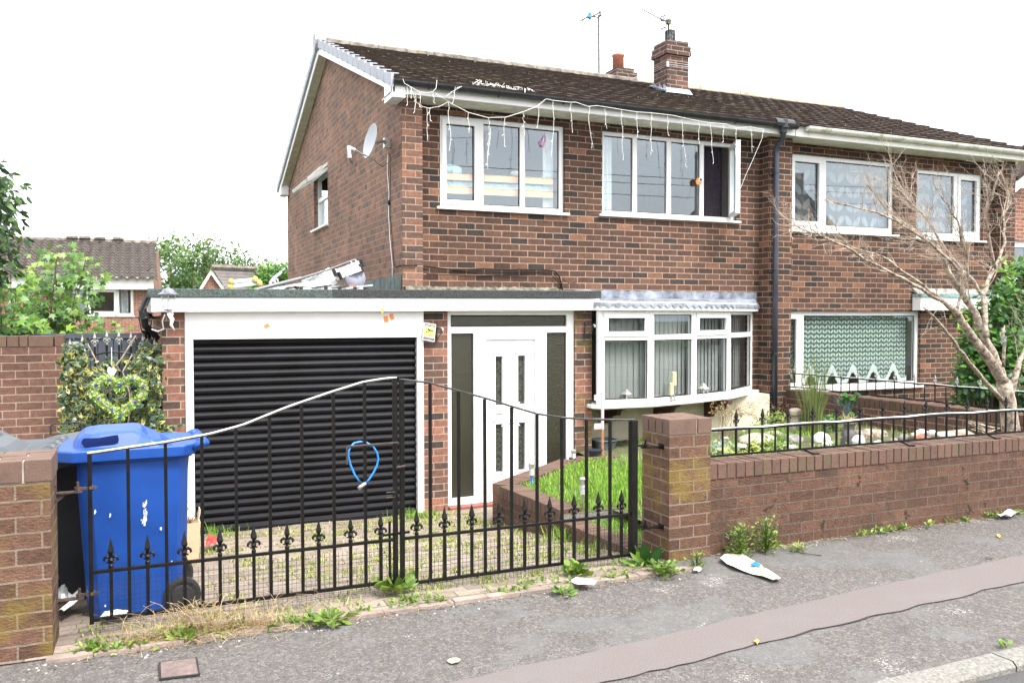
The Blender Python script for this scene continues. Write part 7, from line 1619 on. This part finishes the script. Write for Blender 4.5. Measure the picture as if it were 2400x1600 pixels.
v = P(2030, 1022, 7.0); q = MB(); A, B = P(2005, 1024, 6.9), P(2070, 1022, 6.9); q.tube([A, A.lerp(B, .5)+Vector((0,0,.01)), B], [.075,.08,.07], 12); tag(q.build('garden_log', M['bark'], smooth=True), 'short pale log lying behind the white seated ornament', 'log')
c = P(1990, 1062, 6.5); zc_ = .22; ch_ = thing('milk_churn', (c.x, 6.5, zc_), 'dull grey milk churn standing in the walled garden', 'milk churn')
hgt_ = P(1990, 990, 6.5).z-zc_; q = MB(); s_ = hgt_/.42; q.lathe((c.x, 6.5, zc_), [(.10*s_,0),(.115*s_,.02*s_),(.115*s_,.22*s_),(.10*s_,.28*s_),(.07*s_,.33*s_),(.07*s_,.39*s_),(.085*s_,.40*s_),(.085*s_,.42*s_),(.065*s_,.42*s_),(.06*s_,.36*s_)], 24); q.build('body', M['churn'], ch_, smooth=True).modifiers.new('e', 'EDGE_SPLIT')
q = MB(); random.seed(2)
for _ in range(60): add_leaf(q, Vector((c.x, 6.5, zc_+.41*s_))+rv(.05), Vector((U(-1,1), U(-1,1), .6)), rv(), .10, rnd()*.98+.01, 'blade')
q.build('dry_planting', M['l_dry'], ch_)
# white seated figure
c = P(2010, 1075, 5.75); zf = .30; fg = thing('seated_figure', (c.x, 5.75, zf-.02), 'small white stone figure of a seated round-headed creature beside the milk churn', 'garden ornament')
zt_f = P(2010, 1018, 5.75).z; s_ = (zt_f-zf)/.24; C0 = Vector((c.x, 5.75, zf)); F3 = lambda x, y, z: C0+Vector((x, y, z))*s_
q = MB(); q.ball(F3(0,0,.07), .065*s_, .055*s_, .08*s_, 16, 10); q.ball(F3(0,-.01,.185), .058*s_, .055*s_, .055*s_, 18, 12); q.ball(F3(-.06,-.005,.19), .018*s_, .012*s_, .02*s_); q.ball(F3(.06,-.005,.19), .018*s_, .012*s_, .02*s_); q.ball(F3(0,-.055,.172), .030*s_, .018*s_, .022*s_, 12, 8)
for sx in (-1, 1):
    q.tube([F3(sx*.05,-.01,.12), F3(sx*.08,-.04,.07), F3(sx*.045,-.07,.04)], [.020*s_,.019*s_,.016*s_], 8); q.tube([F3(sx*.04,0,.03), F3(sx*.095,-.06,.03), F3(sx*.05,-.10,.015)], [.032*s_,.028*s_,.018*s_], 8)
fb = q.build('body', M['stone_w'], fg, smooth=True); rm = fb.modifiers.new('r', 'REMESH'); rm.mode = 'VOXEL'; rm.voxel_size = .006; rm.use_smooth_shade = True
c = P(1863, 1000, 7.6); q = MB(); zb_ = .18; zt2 = P(1863, 957, 7.6).z; h_ = zt2-zb_; q.lathe((c.x+.02, 7.6, zb_), [(.10,0),(.085,.02),(.062,.05),(.052,h_*.70),(.054,h_*.78),(.072,h_*.82),(.072,h_*.95),(.05,h_)], 8, Matrix.Rotation(-.06, 3, 'Y')); tag(q.build('stone_post', M['stone']), 'weathered pale stone post leaning against the back of the walled garden', 'stone post')
q = MB(); A, B = P(1833, 1028, 7.2), P(1850, 1018, 7.2); q.box(A.x, A.x+.13, 7.2, 7.35, .2, B.z); tag(q.build('wooden_stump', M['stone_g'], bevel=.01), 'small grey wooden stump between the stones left of the tall grass', 'stump')
sl0 = [P(2200, 1012, 6.6), P(2277, 1003, 6.9), P(2300, 1030, 5.75), P(2230, 1043, 5.6)]
zz = .42; q = MB(); A = [PZ(2190,1012,.43), PZ(2262,1004,.47), PZ(2312,1030,.42), PZ(2225,1038,.40)]; q.prism(A, (0,0,-.05)); tag(q.build('stone_slab', M['stone'], bevel=.006), 'square buff paving slab propped flat behind the front railing', 'paving slab')
q = MB(); c = P(2170, 1030, 5.95); rows = []
for k in range(9): a = math.pi*k/8; rows.append([(c.x-.10+.13*math.cos(a)*.9+.0, 5.9-.12, c.z-.06+.09*math.sin(a)), (c.x+.06+.13*math.cos(a)*.9, 5.9+.16, c.z-.05+.09*math.sin(a))])
q.grid_faces(rows); o = q.build('terracotta_tile', M['terra']); sm_ = o.modifiers.new('s', 'SOLIDIFY'); sm_.thickness = .012; tag(o, 'curved terracotta ridge tile lying among the stones', 'ridge tile')
dr_ = thing('driftwood', P(2300, 1020, 6.0), 'tangled grey driftwood lying between the slab and the bare tree', 'driftwood'); random.seed(41); q = MB()
for k in range(26):
    u = U(0, 1); a0 = 2262+U(0,30); a1 = 2330+U(0,50); yb_ = 6.0+U(-.15,.15); q.tube([P(a0, 985+U(0,22), yb_), P((a0+a1)/2, 1006+U(-6,12), yb_+U(-.05,.05)), P(a1, 1010+U(-12,14), yb_)], [.006,.014,.005], 5)
q.build('branches', M['bark'], dr_)
# white garden twigs near the tree foot
# ---------------------------------------------------------------- solar lights
def solar(a, ytop, ybot, Y, zg, label, tint=False, lean=0):
    T = P(a, ytop, Y); B = Vector((P(a+lean, ybot, Y).x, Y, zg)); t = thing('solar_light', B, label, 'solar light', 'stake solar lights'); d = (T-B); Mx = d.to_track_quat('Z','Y').to_matrix(); L_ = d.length; r_ = .026
    q = MB(); q.lathe(B, [(.006,0),(.011,L_*.45),(.011,L_*.5)], 10, Mx); q.build('stake', M['bluec'] if tint else M['steel'], t)
    q = MB(); q.lathe(B, sum([[(r_,L_*(.50+.04*k)),(r_*.9,L_*(.52+.04*k))] for k in range(8)], [(r_*.5,L_*.48)]), 16, Mx); q.build('ribbed_lens', M['led_clear'], t)
    q = MB(); q.lathe(B, [(r_*.95,L_*.80),(r_*1.12,L_*.81),(r_*1.12,L_*.96),(r_*.8,L_)], 16, Mx); q.build('cap', M['steel'], t); return t
solar(1246, 1083, 1132, 6.95, .06, 'solar stake light with a blue band on the corner of the raised bed', True)
solar(1344, 1053, 1086, 7.8, .06, 'solar stake light at the back of the raised lawn beside the porch')
solar(1366, 1118, 1190, 6.0, .05, 'largest solar stake light in the middle of the raised lawn')
solar(1701, 1023, 1050, 6.4, .20, 'pale solar stake light in front of the blue fescue')

# ---------------------------------------------------------------- porch-side things
ch = thing('wooden_chair', P(1400, 1075, 8.25), 'pink slatted chair back on a bare wooden leg beyond the porch pier', 'chair')
yv = 8.15; z0_ = .06
def zp(b3): return P(1405, b3, yv).z
xR = P(1412, 1000, yv).x; xL = P(1390, 1000, yv).x
for x in (xR,):
    q = MB(); q.box(x-.014, x+.014, yv-.012, yv+.012, zp(1006), zp(918)); q.build('back_post', M['pink'], ch, bevel=.003)
    q = MB(); q.box(x-.014, x+.014, yv-.012, yv+.012, z0_, zp(1006)-.001); q.build('leg', M['wood'], ch, bevel=.003)
for (a, b3) in ((925, 938), (992, 1005)):
    q = MB(); q.box(xL+.015, xR-.015, yv-.006, yv+.010, zp(b3), zp(a)); q.build('slat', M['pink'], ch, bevel=.003)
c = P(1420, 1072, 8.55); bk_ = thing('wicker_basket', (c.x, 8.6, .06), 'tapered grey wicker planter under the bow window', 'planter'); zt3_ = P(1420, 1031, 8.55).z
q = MB(); rows = []
for j in range(13):
    u = j/12; rows.append([(x+.004*math.sin(24*math.atan2(y-8.6, x-c.x)+(math.pi if j % 2 else 0))*1.0, y, z) for x, y, z in sup(c.x, 8.6, .10+.035*u, .10+.035*u, .06+(zt3_-.06)*u, 48, 4)])
q.grid_faces(rows, True); q.build('basket', M['wicker'], bk_); q = MB(); rr = sup(c.x, 8.6, .14, .14, zt3_, 32, 4); q.tube(rr+[rr[0]], .008, 5); q.build('rim', M['wicker'], bk_)
c = P(1396, 1078, 8.1); zt4 = P(1396, 1053, 8.1).z; pt_ = thing('plant_pot', (c.x, 8.1, .06), 'glossy black plastic pot with frilled rim in front of the wicker planter', 'pot')
q = MB(); q.lathe((c.x-.01, 8.1, .06), [(.055,0),(.078,zt4-.07),(.088,zt4-.07),(.088,zt4-.06),(.070,zt4-.065)], 24); q.build('body', M['blackpot'], pt_, smooth=True).modifiers.new('e', 'EDGE_SPLIT')
c = P(440, 1308, 7.0); pl_ = thing('tall_planter', (.33, 7.0, -.30), 'tall faded peach planter holding bare twigs beside the blue bin', 'planter')
zt5 = P(440, 1222, 7.0).z; q = MB(); q.grid_faces([[(x, y, z) for x, y in ((.33-w_, 7-w_), (.33+w_, 7-w_), (.33+w_, 7+w_), (.33-w_, 7+w_))] for w_, z in ((.055,-.30),(.075,zt5),(.066,zt5),(.06,zt5-.05))], True); q.build('pot', M['peach'], pl_)
q = MB(); q.prism([(.385,6.93,zt5),(.405,6.93,zt5+.09),(.40,7.05,zt5+.10),(.385,7.06,zt5)], (.004,0,0)); q.build('card_insert', M['card'], pl_)
random.seed(17); q = MB()
for k in range(26): a = U(0, 6.28); q.tube([(.33,7,zt5-.02), (.33+.04*math.cos(a),7+.04*math.sin(a),zt5+U(.0,.05)), (.33+U(.04,.11)*math.cos(a),7+U(.04,.1)*math.sin(a),zt5+U(-.04,.11))], .0016, 4)
q.build('twigs', M['l_dry'], pl_)
# ---------------------------------------------------------------- litter
def sheet(name, pix, z, mat, label, cat='paper', grp='litter', curl=.01, th=.0015, flat_=False, seed=0):
    random.seed(seed); pts_ = [PZ(a, b3, z) for a, b3 in pix]; c = sum(pts_, Vector())/len(pts_); q = MB()
    rows = []
    pp_ = []
    for i in range(len(pts_)): pp_ += [pts_[i], pts_[i].lerp(pts_[(i+1) % len(pts_)], .5)]
    pts_ = pp_
    for u in (0, .35, .7, 1): rows.append([c.lerp(p, u)+Vector((0,0,(curl*U(0,1.1) if u else curl*.3))) for p in pts_])
    q.grid_faces(rows, True); o = q.build(name, mat); sm = o.modifiers.new('s', 'SOLIDIFY'); sm.thickness = th; return tag(o, label, cat, grp)
sheet('cardboard_piece', [(1688,1314),(1706,1296),(1740,1302),(1785,1330),(1795,1337),(1830,1356),(1825,1363),(1812,1362),(1765,1345),(1720,1333)], .012, M['card'], 'torn cream cardboard sheet on the pavement right of the middle pillar', 'cardboard', curl=.02, seed=1)
sheet('blue_label', [(1770,1315),(1783,1322),(1779,1327),(1757,1322)], .034, M['bluec'], 'blue torn label on the cream cardboard sheet', 'label', curl=.002, seed=2)
sheet('torn_card', [(1625,1340),(1632,1322),(1645,1338),(1632,1341)], .012, M['card'], 'small cream card scrap in the weeds before the middle pillar', 'cardboard', curl=.02, seed=3)
sheet('paper_scrap', [(1338,1363),(1350,1358),(1400,1367),(1385,1374),(1355,1373)], .03, M['paper'], 'crumpled white and blue paper on the kerb of the drive', 'paper', curl=.02, seed=4)
sheet('plastic_wrapper', [(2336,1210),(2350,1202),(2378,1198),(2388,1206),(2370,1212),(2345,1214)], .02, M['paper'], 'white plastic wrapper at the foot of the boundary wall at right', 'wrapper', curl=.03, seed=5)
sheet('red_wrapper', [(483,1268),(492,1262),(508,1260),(510,1276),(500,1286),(483,1284)], -.26, M['red'], 'crumpled red wrapper on the drive in front of the garage', 'wrapper', curl=.05, seed=6)
sheet('paper_scrap', [(136,1385),(152,1382),(160,1398),(192,1402),(193,1412),(150,1438),(136,1440)], .0, M['paper'], 'crumpled white paper under the dark grey bin by the left pillar', 'paper', curl=.05, seed=7)
sheet('paper_scrap', [(233,1447),(245,1433),(306,1430),(305,1438),(262,1447)], .018, M['paper'], 'flat white paper under the bottom rail of the left gate leaf', 'paper', curl=.01, seed=8)
sheet('fallen_leaf', [(1048,1549),(1060,1542),(1080,1544),(1075,1552),(1058,1555)], .008, M['l_weedp'] if 'l_weedp' in M else plain('pale_green_leaf', (.45,.50,.25), .6), 'single pale green leaf lying on the pavement', 'leaf', 'fallen leaves', .008, seed=9)
sheet('fallen_leaf', [(1766,1502),(1774,1498),(1780,1503),(1775,1509)], .01, plain('yellow_leaf', (.60,.42,.06), .6), 'small yellow leaf on the pavement in front of the cardboard', 'leaf', 'fallen leaves', .008, seed=10)
sheet('fallen_leaf', [(2336,1254),(2342,1252),(2346,1257),(2340,1259)], .008, bpy.data.materials['yellow_leaf'], 'small yellow leaf on the pavement at the right near the wall', 'leaf', 'fallen leaves', .006, seed=11)
q = MB(); A = [PZ(*p, .006) for p in ((376,1554),(378,1590),(464,1580),(458,1544))]; q.prism(A, (0,0,.008)); mc_ = thing('utility_cover', sum(A, Vector())/4, 'small rusty brown rectangular utility cover set in the pavement', 'cover plate')
q.build('plate', plain('rusty_brown_cover', (.16,.115,.105), .8, var=.2, scale=30, bmp=.5, bscale=200), mc_, bevel=.002)
q = MB(); c_ = sum(A, Vector())/4
for i in range(4): a_, b_ = A[i], A[(i+1) % 4]; q.bar(c_.lerp(a_, 1.06)+Vector((0,0,.002)), c_.lerp(b_, 1.06)+Vector((0,0,.002)), .008, .008)
q.build('frame', M['rubber'], mc_)
q = MB(); c = PZ(2317, 1308, .008); q.tube([c+Vector((.022*math.cos(a), .018*math.sin(a), 0)) for a in [2*math.pi*k/20 for k in range(21)]], .0018, 5); tag(q.build('hair_band', M['rubber']), 'thin black elastic band lying on the pavement at the right', 'elastic band')
q = MB(); q.tube([PZ(1850,1291,.012), PZ(1885,1296,.012), PZ(1925,1301,.01)], .003, 5); tag(q.build('black_strap', M['rubber']), 'short black plastic strip beside the yellowish wall tuft', 'plastic strip')

# ---------------------------------------------------------------- the other side of the street, seen only in reflections
oh = thing('opposite_house', (4, -14, 0), 'brick house across the street', 'house')
q = MB(); q.box(-4, 3, -22, -15, 0, 5); q.build('wall', M['brick_far'], oh); q = MB(); q.prism([(-4.3,-22.3,4.9),(-4.3,-14.7,4.9),(-4.3,-18.5,7.2)], (7.6,0,0)); q.build('roof', M['tiles'], oh)
oh = thing('opposite_house', (30, -18, 0), 'second brick house across the street', 'house')
q = MB(); q.box(27, 33.5, -22, -15, 0, 5.6); q.build('wall', M['brick_far'], oh); q = MB(); q.prism([(26.7,-14.7,5.5),(33.8,-14.7,5.5),(30.2,-14.7,8.4)], (0,-7.6,0)); q.build('roof', M['tiles'], oh); q = MB(); q.box(31.4, 32.1, -17, -16.3, 6, 9.2); q.build('chimney', M['brick_far'], oh)
q = MB(); random.seed(90)
for _ in range(9000): x = U(-22, 34); add_leaf(q, Vector((x, U(-12.4,-11), U(0, 1.9+.3*math.sin(x)))), rv(), rv(), .30, rnd()*.98+.01)
q.box(-22, 34, -12.5, -11.3, 0, 1.6, r=.2); tag(q.build('opposite_hedge', M['l_far']), 'clipped hedge across the street', 'hedge', None)
for k, (ya, za) in enumerate(((-9, 7.0), (-9.2, 7.3), (-9.4, 6.6))):
    q = MB(); q.tube([(-30+6*i, ya, za-.5*math.sin(math.pi*i/10)) for i in range(11)], .011, 4); tag(q.build('overhead_wire', M['rubber']), 'dark overhead wire across the street, number %s from the bottom' % ('one', 'two', 'three')[k], 'wire', 'overhead wires')
tag(flat(-60, 80, -40, -6, -.02).build('ground', M['earth']), kind='structure')
